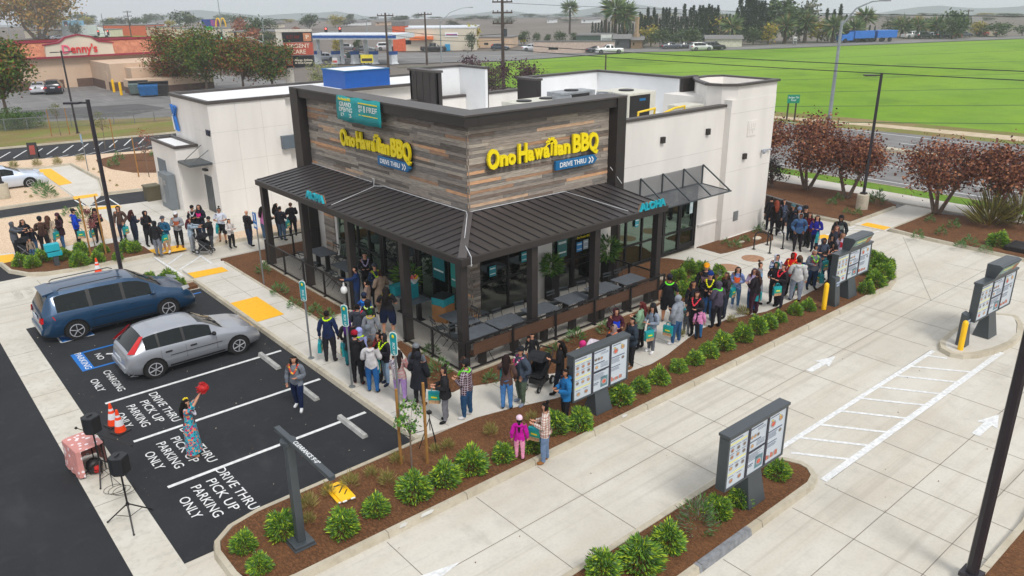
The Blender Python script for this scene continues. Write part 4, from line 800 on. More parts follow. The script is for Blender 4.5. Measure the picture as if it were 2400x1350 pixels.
def chair_proto():
    t = thing('folding_chair', 'x', 'chair', (0, 0, -50), 0, 'black folding chairs on the patio')
    m = MB()
    for k in range(5): m.box(-.19, .19, -.18+k*.075, -.125+k*.075, .44, .455)
    m.build('seat', CHAR, t, local=True); m = MB(); m.box(-.2, .2, .215, .235, .68, .72); m.box(-.2, .2, .225, .245, .78, .84); m.build('backrest', CHAR, t, local=True)
    for s_ in (-1, 1):
        m = MB(); m.tube([(s_*.2, -.22, 0), (s_*.2, .12, .44), (s_*.2, .23, .84)], .011, 6); m.build('leg', BLACK, t, local=True); m = MB(); m.tube([(s_*.185, .24, 0), (s_*.185, -.17, .45)], .011, 6); m.build('leg', BLACK, t, local=True)
    return t
CH = chair_proto()
KIDS['folding_chair'] = [c for c in bpy.data.objects if c.parent == CH]
SPOT = []
tabs = [(13.75, 18.05, 0), (15.0, 18.12, 0), (16.55, 18.12, 0), (18.1, 18.12, 0), (19.6, 18.12, 0), (21.0, 18.12, 0)]
for i, (x, y, a) in enumerate(tabs):
    table(x, y, 'grey dining table beside the lane side railing, %s from the corner post' % ORD[i], a, 1.15, .8)
    for j, dx in enumerate((-.3, .3)): SPOT.append((x+dx, y+.62, R(0+rnd.uniform(-12, 12)), 'folding chair behind the %s lane side table from corner post, %s side' % (ORD[i], ('left', 'right')[j])))
    if i in (0, 1, 2, 4): SPOT.append((x-.15, y-.55, R(180+rnd.uniform(-15, 15)), 'bench side folding chair at the %s lane side table from corner post' % ORD[i]))
for i, (x, y) in enumerate(((14.05, 29.0), (13.9, 26.6), (14.0, 19.3))):
    w_ = ['by the left end of the patio', 'left of the entrance gap', 'in the corner behind the short railing'][i]
    table(x, y, 'grey dining table '+w_, R(90), 1.3, .78)
    for j, (dx, dy, a) in enumerate(((-.6, -.35, -90), (-.6, .35, -90), (.62, .3, 90), (.62, -.3, 90))):
        a_ = R(-a+rnd.uniform(-15, 15)); SPOT.append((x+dx, y+dy, a_, 'folding chair at table %s, %s' % (w_, ['near right', 'near left', 'far left', 'far right'][j])))
for i, (x, y, a, lab) in enumerate(SPOT):
    if i == 0: CH.location = (x, y, .15); CH.rotation_euler = (0, 0, a); CH['label'] = lab
    else: dup(CH, (x, y, .15), a, lab)
t = table(13.9, 22.1, 'grey table carrying the teal boxes and flowers by the entrance', R(90), 1.6, .75)
for i, (x, y, z, w, d, h, mt, lab) in enumerate(((13.75, 22.6, .9, .55, .4, .3, TEAL, 'teal carton on the table nearest the doors'), (13.9, 21.95, .9, .35, .3, .5, TEAL, 'upright teal carton behind the flowers on the table'), (14.55, 21.0, .75, .6, .55, .3, TEAL, 'teal lidded carton on top of the cardboard box'), (14.55, 21.0, .15, .62, .57, .6, CARD, 'brown cardboard box with teal carton on top'))):
    t = thing('carton', lab, 'box', (x, y, z), R(8*i)); m = MB(); m.box(-w/2, w/2, -d/2, d/2, 0, h); m.build('box_body', mt, t, local=True, bevel=.006); m = MB(); m.box(-w/2-.01, w/2+.01, -d/2-.01, d/2+.01, h, h+.03); m.build('lid', BLACK if i == 2 else mt, t, local=True)
def planter(x, y, z, lab, r_=.45, hh=.75, seed=1, fh=.9):
    t = thing('potted_plant', lab, 'potted plant', (x, y, z)); m = MB(); m.box(-.2, .2, -.2, .2, 0, hh); m.build('pot', BLACK, t, local=True, bevel=.01)
    g = np.random.RandomState(seed); n = 420; u = g.normal(size=(n, 3)); u /= np.linalg.norm(u, axis=1)[:, None]; P = u*g.rand(n, 1)**.4*[r_, r_, fh/2]+[0, 0, hh+fh/2]
    leaves('foliage', P, .2, [leafmat('pot_leaf', C(70, 112, 50)), leafmat('pot_leaf2', C(110, 146, 60))], t, aspect=3.5, seed=seed)
planter(18.75, 19.9, .15, 'leafy plant in a tall black pot left of the white pier on the lane side', .32, .95, 1, .8); planter(21.65, 19.75, .15, 'leafy plant in a tall black pot by the dark corner of the lane side', .42, .9, 2, 1.0); planter(14.6, 23.4, .15, 'bushy plant in a black pot beside the entrance doors', .5, .5, 3, .95)
t = thing('flower_bouquet', 'wrapped mixed bouquet lying between the teal cartons', 'bouquet', (13.95, 21.85, 1.4)); m = MB(); m.rev([(.03, 0), (.2, .22)], (0, 0, 0), 10); m.build('wrapping', BAGW, t, local=True); m = MB()
for k in range(22): m.ball((rnd.uniform(-.16, .16), rnd.uniform(-.16, .16), .25+rnd.uniform(-.03, .05)), .035, k % 4, 5, 4)
m.build('flowers', [mat('fl_red', C(200, 40, 40)), mat('fl_yellow', C(240, 200, 40)), mat('fl_pink', C(220, 90, 150)), mat('fl_orange', C(240, 120, 30))], t, local=True)
# ================================================================ street furniture, signs, cars
POSTC = mat('post_charcoal', C(64, 71, 76), .4, var=.06, spec=.6); SCR = mat('menu_face', C(196, 206, 216), .35, var=.04, scale=1.5); TXT = mat('menu_text', C(96, 104, 124), .6); YB = mat('menu_yellow', C(232, 226, 120), .5)
FOOD = [mat('food_%d' % i, c, .6, var=.3, scale=14) for i, c in enumerate((C(176, 120, 84), C(200, 150, 96), C(120, 104, 92), C(206, 96, 76), C(236, 206, 90), C(150, 128, 110)))]
PLATE = mat('plate_grey', C(160, 164, 166), .5)
def menu(x, y, w, zb, zt, lab, rz=0., hood=False, zg=.13, seed=1):
    """three-panel menu board on a wedge foot, face towards -Y"""
    t = thing('menu_board', lab, 'menu board', (x, y, zg), rz, 'drive lane menu boards'); zb -= zg; zt -= zg
    m = MB(); m.box(-w/2, w/2, -.02, .22, zb, zb+.05); m.box(-w/2, w/2, -.02, .22, zt-.05, zt); m.box(-w/2, -w/2+.06, -.021, .219, zb+.05, zt-.05); m.box(w/2-.06, w/2, -.021, .219, zb+.05, zt-.05); m.box(-w/2+.06, w/2-.06, .18, .215, zb+.05, zt-.05)
    m.box(-w/2-.02, w/2+.02, -.05, .24, zt, zt+.07); m.build('frame', POSTC, t, local=True, bevel=.008)
    m = MB(); cw = (w-.12)/3
    for k in (1, 2): m.box(-w/2+.06+cw*k-.035, -w/2+.06+cw*k+.035, -.022, .01, zb+.05, zt-.05)
    m.box(-w/2+.06+cw+.035, -w/2+.06+2*cw-.035, -.0215, .01, (zb+zt)/2-.03, (zb+zt)/2); m.build('divider', mat('divider_dark', C(38, 38, 56), .4), t, local=True)
    g = random.Random(seed)
    for k in range(3):
        x0 = -w/2+.06+cw*k+(.035 if k else 0); x1 = -w/2+.06+cw*(k+1)-(.035 if k < 2 else 0); W = x1-x0; Hh = zt-zb-.1; z0 = zb+.05
        m = MB(); m.box(x0, x1, 0, .02, z0, z0+Hh, 0)
        def tx(u0, u1, v, h=.010, mm=1): m.box(x0+W*u0, x0+W*u1, -.004, -.001, z0+Hh*v-h/2, z0+Hh*v+h/2, mm)
        def food(u, v, r_, mm): m.xprism([(x0+W*u+r_*1.2*math.cos(a*math.pi/4), z0+Hh*v+r_*math.sin(a*math.pi/4)) for a in range(8)], 'y', -.005, -.001, 2); m.xprism([(x0+W*u+r_*.8*math.cos(a*math.pi/4), z0+Hh*v+r_*.62*math.sin(a*math.pi/4)) for a in range(8)], 'y', -.009, -.005, mm)
        if k == 0:
            tx(.05, .7, .95, .022)
            for v in (.885, .52, .27): tx(.05, .95, v, .028, 3)
            for v in (.76, .62, .39): 
                for u in (.18, .5, .82): food(u, v, .055, 4+g.randrange(3)); tx(u-.12, u+.12, v+.065, .012)
            for u in (.25, .7): food(u, .12, .065, 4+g.randrange(4)); tx(u-.15, u+.12, .21, .012)
        elif k == 1:
            tx(.05, .75, .95, .03)
            for u in (.14, .32, .5): food(u, .78, .05, 4+g.randrange(3))
            tx(.05, .7, .68, .03); food(.2, .59, .055, 5)
            for v in (.9, .87, .64, .61, .58, .555): tx(.45, .92, v)
            tx(.05, .8, .46, .03)
            for v in (.41, .385, .36, .335, .31, .28): tx(.05, .9-.3*g.random(), v)
            tx(.05, .36, .2, .024); tx(.05, .3, .165, .02); m.box(x0+W*.48, x0+W*.93, -.004, -.001, z0+Hh*.05, z0+Hh*.3, 9); food(.7, .17, .09, 7)
        else:
            tx(.1, .6, .95, .02)
            food(.28, .80, .09, 7); food(.22, .88, .04, 8); food(.72, .84, .075, 5); food(.66, .9, .035, 8)
            tx(.05, .85, .66, .03); food(.75, .58, .055, 6); tx(.05, .6, .42, .024)
            for v in (.62, .595, .57, .545, .52, .38, .355, .33): tx(.05, .6-.1*g.random(), v)
            for q in range(8): m.box(x0+W*(.06+.085*q), x0+W*(.125+.085*q), -.005, -.001, z0+Hh*.07, z0+Hh*(.13+.06*g.random()), (7, 4, 2)[q % 3])
        m.build('menu_panel', [SCR, TXT, PLATE, YB]+FOOD[:4]+[FOOD[4], mat('menu_teal', C(96, 130, 140), .5)], t, local=True, fix=False)
    m = MB(); m.add([(-.30, -.16, 0), (.34, -.16, 0), (.34, .36, 0), (-.30, .36, 0), (-.22, 0, zb), (.28, 0, zb), (.28, .2, zb), (-.22, .2, zb)], [(0, 3, 2, 1), (4, 5, 6, 7), (0, 1, 5, 4), (1, 2, 6, 5), (2, 3, 7, 6), (3, 0, 4, 7)]); m.build('foot', POSTC, t, local=True, bevel=.01)
    if hood:
        m = MB(); zc = zt+.07; m.xprism([(.25, zc), (.25, zc+.45), (-.12, zc+.47), (-.22, zc+.42), (-.05, zc)], 'x', -.55, .85); m.build('top_box', POSTC, t, local=True, bevel=.008)
        m = MB(); m.add([(-.49, -.065, zc+.05), (.79, -.065, zc+.05), (.79, -.217, zc+.38), (-.49, -.217, zc+.38)], [(0, 1, 2, 3)], 0); m.add([(-.3, -.155, zc+.235), (.4, -.155, zc+.235), (.4, -.185, zc+.30), (-.3, -.185, zc+.30)], [(0, 1, 2, 3)], 1)
        m.add([(.45, -.10, zc+.11), (.75, -.10, zc+.11), (.75, -.205, zc+.34), (.45, -.205, zc+.34)], [(0, 1, 2, 3)], 2); m.add([(-.3, -.11, zc+.13), (.2, -.11, zc+.13), (.2, -.122, zc+.155), (-.3, -.122, zc+.155)], [(0, 1, 2, 3)], 3)
        m.build('top_panel', [mat('promo_green', C(120, 160, 150), .4, var=.2), YB, FOOD[0], SCR], t, local=True, fix=False)
    return t
menu(14.0, 12.9, 2.16, .74, 2.05, 'menu board on the long mulch strip beside the person in the blue hoodie', seed=2)
menu(13.52, 7.8, 2.25, .9, 2.2, 'menu board standing in the middle planter island, nearest the camera', seed=3)
menu(27.3, 12.7, 2.55, .85, 1.98, 'menu board with green top box at the far end of the long mulch strip', hood=True, seed=4)
menu(27.2, 7.85, 2.6, .95, 2.2, 'menu board with green top box on the round-ended concrete island', rz=R(-3), hood=True, seed=5)
def orderpost(x, y, lab):
    t = thing('order_post', lab, 'order post', (x, y, .13)); m = MB(); m.add([(-.17, -.14, 0), (.17, -.14, 0), (.17, .17, 0), (-.17, .17, 0), (-.16, -.02, 1.05), (.16, -.02, 1.05), (.16, .16, 1.12), (-.16, .16, 1.12)], [(0, 3, 2, 1), (4, 5, 6, 7), (0, 1, 5, 4), (1, 2, 6, 5), (2, 3, 7, 6), (3, 0, 4, 7)]); m.build('post_body', POSTC, t, local=True, bevel=.01)
    text('lettering', 'ORDER\nHERE', mat('letter_pale_blue', C(196, 214, 236), .5), .10, (x-.0, y-.062, .96), (1, 0, 0), (0, 0, 1), t, .004, w=.26); return t
orderpost(26.05, 12.62, 'dark ORDER HERE post beside the yellow bollard on the mulch strip'); orderpost(25.85, 8.1, 'dark ORDER HERE post beside the yellow bollard on the concrete island')
BY = mat('bollard_yellow', C(250, 196, 8), .4, var=.05)
for x, y, lab in ((25.42, 12.66, 'yellow bollard in the mulch strip by the order post'), (25.42, 8.0, 'yellow bollard on the tip of the round-ended island')):
    t = thing('bollard', lab, 'bollard', (x, y, .13), 0, 'yellow bollards at the order posts'); m = MB(); m.rev([(.085, 0), (.085, .92), (.07, .98), (.03, 1.01), (.002, 1.015)], (0, 0, 0), 20); m.build('post_body', BY, t, smooth=True, local=True)
# clearance bar
t = thing('clearance_bar', 'dark clearance bar on a square post over the drive lane entrance', 'clearance bar', (5.24, 13.16, .13))
m = MB(); m.box(-.085, .085, -.085, .085, .1, 2.42); m.build('post', POSTC, t, local=True, bevel=.01); m = MB(); m.box(-.22, .22, -.22, .22, 0, .1); m.box(-.24, .24, -.24, .24, -.02, .03); m.build('base_plate', POSTC, t, local=True, bevel=.012)
m = MB(); m.rev([(.16, 2.42), (.16, 2.5)], (0, 0, 0), 20); m.build('top_plate', POSTC, t, local=True); m = MB(); m.box(-.06, .06, -1.85, .5, 2.5, 2.59); m.build('arm', POSTC, t, local=True, bevel=.008)
text('lettering', "CLEARANCE 9'-0\"", WLET, .13, (5.24, 12.35, .13+2.595), (0, -1, 0), (1, 0, 0), t, .003, w=1.0)
t = thing('caution_sign', 'yellow folding caution floor sign lying flat on the mulch', 'caution sign', (6.7, 14.25, .15), R(-4)); t.scale = (1.25, 1.25, 1)
for k, dz in ((0, .0), (1, .03)):
    m = MB(); m.box(-.16+k*.06, .12+k*.06, -.32-k*.05, .28-k*.05, dz, dz+.025, 0); m.box(-.14+k*.06, -.06+k*.06, -.35-k*.05, -.32-k*.05, dz, dz+.02, 1); m.box(.02+k*.06, .1+k*.06, -.35-k*.05, -.32-k*.05, dz, dz+.02, 1)
    m.box(-.08+k*.06, .04+k*.06, .16-k*.05, .2-k*.05, dz+.025, dz+.027, 2); m.bar((-.08+k*.06, -.1, dz+.026), (.06+k*.06, .06, dz+.026), .025, .002, 2); m.bar((-.02+k*.06, -.2, dz+.026), (.08+k*.06, -.08, dz+.026), .02, .002, 2); m.build('leaf_panel', [BY, WLET, BLACK], t, local=True)
# lamp posts
LP = mat('lamp_bronze', C(44, 40, 46), .45, var=.06)
def lamp(x, y, z0, top, lab, base=None, arm=(-1, 0), r_=.075, a2=None):
    t = thing('lamp_post', lab, 'lamp post', (x, y, z0), 0, 'parking lot lamp posts')
    if base: m = MB(); m.rev([(base[0], -.1), (base[0], base[1]-.03), (base[0]-.03, base[1])], (0, 0, 0), 24); m.build('pedestal', KERB, t, local=True)
    b = base[1] if base else 0; m = MB(); m.tube([(0, 0, b), (0, 0, top-z0)], [r_*1.15, r_*.95], 8); m.box(-r_*1.8, r_*1.8, -r_*1.8, r_*1.8, b, b+.09); m.build('pole', LP, t, local=True)
    m = MB()
    for ax, ay in [arm]+([a2] if a2 else []): m.bar((0, 0, top-z0-.12), (ax*.35, ay*.35, top-z0-.12), .06, .06); m.bar((ax*.3, ay*.3, top-z0-.12), (ax*.85, ay*.85, top-z0-.12), .3, .07)
    m.build('lamp_head', LP, t, local=True); return t
g = G(205, 233, 7.5); lamp(g[0], g[1], .0, 7.5, 'tall dark lamp post rising behind the blue minivan', arm=(-.75, .65))
g = G(2055, 180, 7.35); lamp(40.0, 18.62, .13, 7.1, 'dark lamp post on a round concrete pedestal among the brown trees', base=(.3, .8), arm=(-.75, .65))
lamp(14.72, 3.62, .12, 7.4, 'dark lamp post in the near right corner cut by the frame', arm=(0, -1), r_=.10)
lamp(6.15, 53.3, .1, 7.4, 'dark lamp post on round pedestal at the left frame edge', base=(.32, .9), arm=(-1, 0)); g = G(200, 160, 7.3); lamp(15.5, 77.5, 0, 7.0, 'far dark lamp post standing at the edge of the neighbouring lot', arm=(-1, 0), a2=(1, 0))
# thin sign posts
GALV = mat('galv_post', C(128, 132, 134), .5, metal=.3); PT = mat('plaque_teal', C(20, 150, 160), .4)
def pole_sign(x, y, top, lab, face=(-1, 0), blade=True):
    t = thing('pole_sign', lab, 'sign', (x, y, .12), 0, 'slim parking signs along the walkway'); m = MB(); m.tube([(0, 0, 0), (0, 0, top-.12)], .032, 8); m.rev([(.1, 0), (.1, .02)], (0, 0, 0), 12); m.build('pole', GALV, t, local=True)
    f = Vector((*face, 0)).normalized(); s = Vector((-f.y, f.x, 0)); c = Vector((0, 0, top-.12-.36))+f*.04; m = MB(); P = []
    for k in range(16):
        a = 2*math.pi*k/16; P.append((.095*math.cos(a), (.22 if math.sin(a) >= 0 else -.22)+.1*math.sin(a)))
    for off, sc_, mm in ((0, 1.12, 1), (.006, 1, 0)):
        vs = [c+f*(off-.006)+s*a*sc_+Vector((0, 0, b*sc_ if abs(b) < .3 else b*(1+(sc_-1)*.5))) for a, b in P]+[c+f*(off+.012)+s*a*sc_+Vector((0, 0, b*sc_ if abs(b) < .3 else b*(1+(sc_-1)*.5))) for a, b in P]
        m.add(vs, [tuple(range(16)), tuple(range(16, 32))[::-1]]+[(i, (i+1) % 16, 16+(i+1) % 16, 16+i) for i in range(16)], mm)
    m.build('plate', [PT, WB], t, local=True)
    m = MB(); m.ball(c+f*.03+Vector((0, 0, .22)), (.02, .05, .05), 0, 10, 8); m.build('emblem', YS, t, local=True)
    text('lettering', 'PICK UP', WB, .10, Vector((x, y, .12))+c+f*.022+Vector((0, 0, -.13)), (0, 0, -1), s*(1 if True else -1), t, .003, w=.34); return t
pole_sign(9.58, 21.3, 2.78, 'slim teal oval parking sign farthest from the camera, behind the wheel stops', (-.8, -.5)); pole_sign(9.58, 18.7, 2.76, 'slim teal oval parking sign in the middle, among the queueing people', (-.8, -.5)); pole_sign(9.58, 16.13, 2.76, 'slim teal oval parking sign nearest the camera, near the staked sapling', (-.8, -.5))
t = thing('accessible_sign', 'blue and white accessible parking sign on a slim pole by the patio', 'sign', (11.35, 28.9, .14)); m = MB(); m.tube([(0, 0, 0), (0, 0, 2.95)], .03, 8); m.build('pole', GALV, t, local=True)
m = MB(); m.box(-.045, -.03, -.16, .16, 2.3, 2.95, 0); m.box(-.05, -.045, -.12, .12, 2.38, 2.5, 1); m.box(-.05, -.045, -.03, .03, 2.6, 2.85, 1); m.ball((-.05, 0, 2.88), .03, 1, 6, 4); m.box(-.05, -.045, -.09, .03, 2.6, 2.64, 1); m.build('plate', [BLUEP, WLET], t, local=True)
t = thing('accessible_sign', 'pale sign seen edge-on on a slim pole beside the gravel bed', 'sign', (11.87, 58.5, .1)); m = MB(); m.tube([(0, 0, 0), (0, 0, 2.5)], .03, 8); m.build('pole', GALV, t, local=True); m = MB(); m.box(-.05, -.03, -.2, .2, 1.9, 2.5); m.build('plate', mat('plate_pale_blue', C(150, 180, 206), .5), t, local=True)
# teal direction marker in the lamp island
t = thing('direction_marker', 'small teal arrow shaped direction marker in the left shrub bed', 'sign', (5.62, 37.3, .13)); m = MB(); m.box(-.1, .1, -.12, .12, 0, .4); m.build('post', CHAR, t, local=True); m = MB(); m.box(-.28, .28, -.13, .13, .42, .62); m.box(-.34, .22, -.15, .15, .66, .98); m.build('panel', ALO, t, local=True, bevel=.02)
# wheel stops
WSM = ground_mat('stop_concrete', [((3, 3, 3), .4, .6, C(150, 150, 148), .8)], base=C(184, 184, 180), bump=.3)
for i, (x, y0, y1) in enumerate(((8.55, 21.45, 22.85), (8.5, 18.8, 20.2), (8.5, 16.1, 17.5))):
    t = thing('wheel_stop', ['pale concrete wheel stop beside the silver hatchback', 'pale concrete wheel stop behind the walking woman', 'pale concrete wheel stop nearest the clearance bar'][i], 'wheel stop', (x, (y0+y1)/2, .005), 0, 'concrete wheel stops'); m = MB(); L_ = (y1-y0)/2; m.xprism([(-.09, 0), (.09, 0), (.055, .11), (-.055, .11)], 'y', -L_, L_); m.build('stop_block', WSM, t, local=True, bevel=.012); m = MB()
    for s_ in (-1, 1): m.rev([(.018, .108), (.018, .115)], (0, s_*L_*.7, 0), 8)
    m.build('pin', STEEL, t, local=True)
# traffic cones
CO = mat('cone_orange', C(252, 72, 20), .45); CW = mat('cone_white', (.72, .74, .78), .5)
def cone(x, y, z, s, lab):
    t = thing('traffic_cone', lab, 'traffic cone', (x, y, z), rnd.random(), 'orange traffic cones'); t.scale = (s,)*3
    m = MB(); m.rev([(.155, .04), (.12, .22)], (0, 0, 0), 18, 0); m.rev([(.12, .22), (.085, .40)], (0, 0, 0), 18, 1); m.rev([(.085, .40), (.068, .48)], (0, 0, 0), 18, 0); m.rev([(.068, .48), (.055, .54)], (0, 0, 0), 18, 1); m.rev([(.055, .54), (.03, .70), (.02, .705)], (0, 0, 0), 18, 0); m.build('cone_body', [CO, CW], t, smooth=True, local=True); m = MB(); m.box(-.2, .2, -.2, .2, 0, .04); m.build('base', BLACK, t, local=True, bevel=.01)
cone(3.68, 21.25, .005, .95, 'orange traffic cone standing farther behind the other by the first bay'); cone(3.72, 20.75, .005, .95, 'orange traffic cone on a black base nearer the speaker stand'); cone(6.75, 35.2, .0, 1, 'orange traffic cone beside the kerb behind the blue minivan')
# speakers on tripods
SPK = mat('speaker_black', C(34, 36, 40), .55, var=.1, scale=20)
def speaker(x, y, top, lab1, lab2, rz, cable=False):
    t = thing('speaker_stand', lab2, 'speaker stand', (x, y, .006), rz)
    m = MB(); m.tube([(0, 0, .12), (0, 0, top)], .02, 8); m.tube([(0, 0, .45), (0, 0, .52)], .035, 8); m.tube([(0, 0, .85), (0, 0, .9)], .028, 8); m.build('pole', BLACK, t, local=True)
    for k in range(3):
        a = R(100+k*120); e = (.52*math.cos(a), .52*math.sin(a), .02); m = MB(); m.tube([(0, 0, .5), e], .017, 6); m.ball(e, .025, 0, 6, 4); m.tube([(0, 0, .16), (e[0]*.62, e[1]*.62, .2)], .008, 5); m.build('leg', BLACK, t, local=True)
    t2 = thing('loudspeaker', lab1, 'loudspeaker', (x, y, top), rz)
    m = MB(); m.prism([(-.13, -.17), (.13, -.17), (.19, .02), (.12, .16), (-.12, .16), (-.19, .02)], 0, .42, bottom=True); m.build('cabinet', SPK, t2, local=True, bevel=.015)
    m = MB(); m.box(-.12, .12, -.18, -.172, .03, .39); m.build('grille', BLACK, t2, local=True); m = MB(); m.bar((-.07, .0, .435), (.07, .0, .435), .035, .02); m.build('handle', BLACK, t2, local=True)
speaker(2.78, 16.45, 1.3, 'black loudspeaker on the stand nearest the camera', 'black tripod speaker stand nearest the camera on the concrete band', R(40)); speaker(2.78, 18.75, 1.28, 'black loudspeaker above the floral covered table', 'black tripod speaker stand beside the floral covered table', R(30))
t = thing('microphone_stand', 'black tripod microphone stand with long boom by the floral table', 'microphone stand', (2.9, 18.45, .006)); m = MB(); m.tube([(0, 0, .1), (0, 0, 1.15)], .012, 6); m.tube([(-.42, .45, 1.42), (.5, -.42, .98)], .010, 6); m.ball((-.42, .45, 1.42), .035, 0, 6, 5); m.ball((.5, -.42, .98), .03, 0, 6, 5)
for k in range(3): a = R(20+k*120); m.tube([(0, 0, .22), (.3*math.cos(a), .3*math.sin(a), .015)], .009, 5)
m.build('stand_body', BLACK, t, local=True)
t = thing('draped_table', 'small table covered with a pink floral cloth beside the speaker', 'table', (2.62, 19.45, .006), R(8))
FL = mat('floral_pink', C(204, 140, 134), .8, var=.1, scale=3); n_ = FL.node_tree.nodes; l_ = FL.node_tree.links; v_ = n_.new('ShaderNodeTexVoronoi'); v_.inputs['Scale'].default_value = 7; tc_ = n_.new('ShaderNodeTexCoord'); l_.new(tc_.outputs['Object'], v_.inputs[0]); mr_ = n_.new('ShaderNodeMapRange'); mr_.inputs[1].default_value = .34; mr_.inputs[2].default_value = .28; l_.new(v_.outputs[0], mr_.inputs[0]); mi_ = n_.new('ShaderNodeMix'); mi_.data_type = 'RGBA'; mi_.inputs[7].default_value = (*C(236, 222, 224), 1); b_ = n_['Principled BSDF']; l_.new(b_.inputs['Base Color'].links[0].from_socket, mi_.inputs[6]); l_.new(mr_.outputs[0], mi_.inputs[0]); l_.new(mi_.outputs[2], b_.inputs['Base Color'])
m = MB(); N_ = 28; top_ = []; 
def sq(a, rx, ry): c_, s_ = math.cos(a), math.sin(a); k_ = 1/max(abs(c_)/rx, abs(s_)/ry); return c_*k_, s_*k_
vs = []
for j, (z, e) in enumerate(((.76, 0), (.74, .012), (.4, .03), (.06, .05))):
    for i in range(N_): a = 2*math.pi*i/N_; px_, py_ = sq(a, .32+e, .45+e); w_ = 1+(.05*math.sin(i*2.3) if j > 1 else 0); vs.append((px_*w_, py_*w_, z))
fs = [(j*N_+i, j*N_+(i+1) % N_, (j+1)*N_+(i+1) % N_, (j+1)*N_+i) for j in range(3) for i in range(N_) if not (j >= 1 and 19 <= i <= 23)]+[tuple(range(N_))]
m.add(vs, fs); m.build('tablecloth', FL, t, local=True); m = MB(); m.box(-.28, .28, -.4, .4, .70, .735)
for a_, b_2 in ((-.27, -.38), (.27, -.38), (.27, .38), (-.27, .38)): m.tube([(a_, b_2, 0), (a_, b_2, .7)], .015, 6)
m.build('table_frame', BLACK, t, local=True)
t = thing('storage_bag', 'open black bag with red lining under the floral table', 'bag', (2.7, 19.1, .006)); m = MB(); m.ball((0, 0, .2), (.2, .2, .2), 0, 10, 6); m.build('bag_body', BLACK, t, smooth=True, local=True); m = MB(); m.ball((.02, -.06, .18), (.14, .16, .15), 0, 10, 6); m.build('lining', mat('red_cloth', C(200, 30, 24), .6), t, smooth=True, local=True)
m = MB(); P_ = [(2.8+.22*math.cos(k*.5)+k*.006, 18.1+.18*math.sin(k*.5)-k*.008, .012) for k in range(40)]; m.tube([(2.78, 18.7, .3)]+P_, .006, 5); tag(m.build('cable', BLACK), 'thin black cable looped on the concrete below the speaker', 'cable')
# bike racks
for i, (a, b) in enumerate((((29.7, 18.3), (29.82, 17.75)), ((30.72, 18.25), (30.78, 17.72)))):
    t = thing('bike_rack', ['dark hoop bike rack nearer the entrance', 'dark hoop bike rack nearer the crowd'][i], 'bike rack', ((a[0]+b[0])/2, (a[1]+b[1])/2, .12), 0, 'hoop bike racks'); d = math.hypot(a[0]-b[0], a[1]-b[1])/2+.12
    P_ = [(0, -d, 0), (0, -d, .6)]+[(0, -d*math.cos(R(k*22.5)), .6+.28*math.sin(R(k*22.5))) for k in range(1, 8)]+[(0, d, .6), (0, d, 0)]; m = MB(); m.tube(P_, .032, 8); m.build('hoop', BLACK, t, smooth=True, local=True); m = MB(); m.rev([(.09, 0), (.09, .015)], (0, -d, 0), 12); m.rev([(.09, 0), (.09, .015)], (0, d, 0), 12); m.build('foot_plate', BLACK, t, local=True)
t = thing('camera_tripod', 'thin black camera tripod standing in the mulch by the sapling', 'tripod', (9.42, 14.42, .13)); m = MB()
for k in range(3): a = R(30+k*120); m.tube([(0, 0, .85), (.3*math.cos(a), .3*math.sin(a), 0)], .012, 5)
m.tube([(0, 0, .5), (0, 0, 1.0)], .012, 5); m.box(-.05, .05, -.05, .05, .98, 1.05); m.build('tripod_body', BLACK, t, local=True)
t = thing('drain_grate', 'long black slotted drain box in the right hand bed', 'drain', (37.7, 10.1, .1)); m = MB(); m.box(0, 1.3, 0, .9, 0, .22)
for k in range(9): m.box(.05, 1.25, .05+k*.095, .1+k*.095, .22, .24)
m.build('grate', BLACK, t, local=True)
for i, (x, y, z, s) in enumerate(((23.6, 18.6, .14, 1.0), (30.2, 19.35, .14, .8), (31.2, 19.2, .14, 1.3))): m = MB(); m.ball((0, 0, .02), (.22*s, .13*s, .07*s), 0, 8, 5); o = m.build('landscape_stone', mat('pale_stone', C(206, 196, 178), .9, var=.1, bump=.4), smooth=True); o.location = (x, y, z); tag(o, ['pale flat stone in the entrance mulch bed', 'pale flat stone in the wall bed, smaller one', 'pale flat stone in the wall bed, larger one'][i], 'stone')
t = thing('sandwich_board', 'black folding sandwich board beside the far lane', 'sandwich board', (10.2, 66.9, .02), R(-20)); m = MB(); m.bar((-.35, -.3, 0), (-.05, 0, 1.15), .03, .7, 0, up=(0, 1, 0)) if False else m.add([(-.35, -.3, 0), (.3, -.3, 0), (.3, 0, 1.15), (-.35, 0, 1.15), (-.35, .3, 0), (.3, .3, 0)], [(0, 1, 2, 3), (3, 2, 5, 4)], 0); m.add([(-.2, -.25, .3), (.15, -.25, .3), (.15, -.07, .95), (-.2, -.07, .95)], [(0, 1, 2, 3)], 1); m.build('board', [BLACK, mat('board_red', C(150, 60, 50), .6)], t, local=True, fix=False)
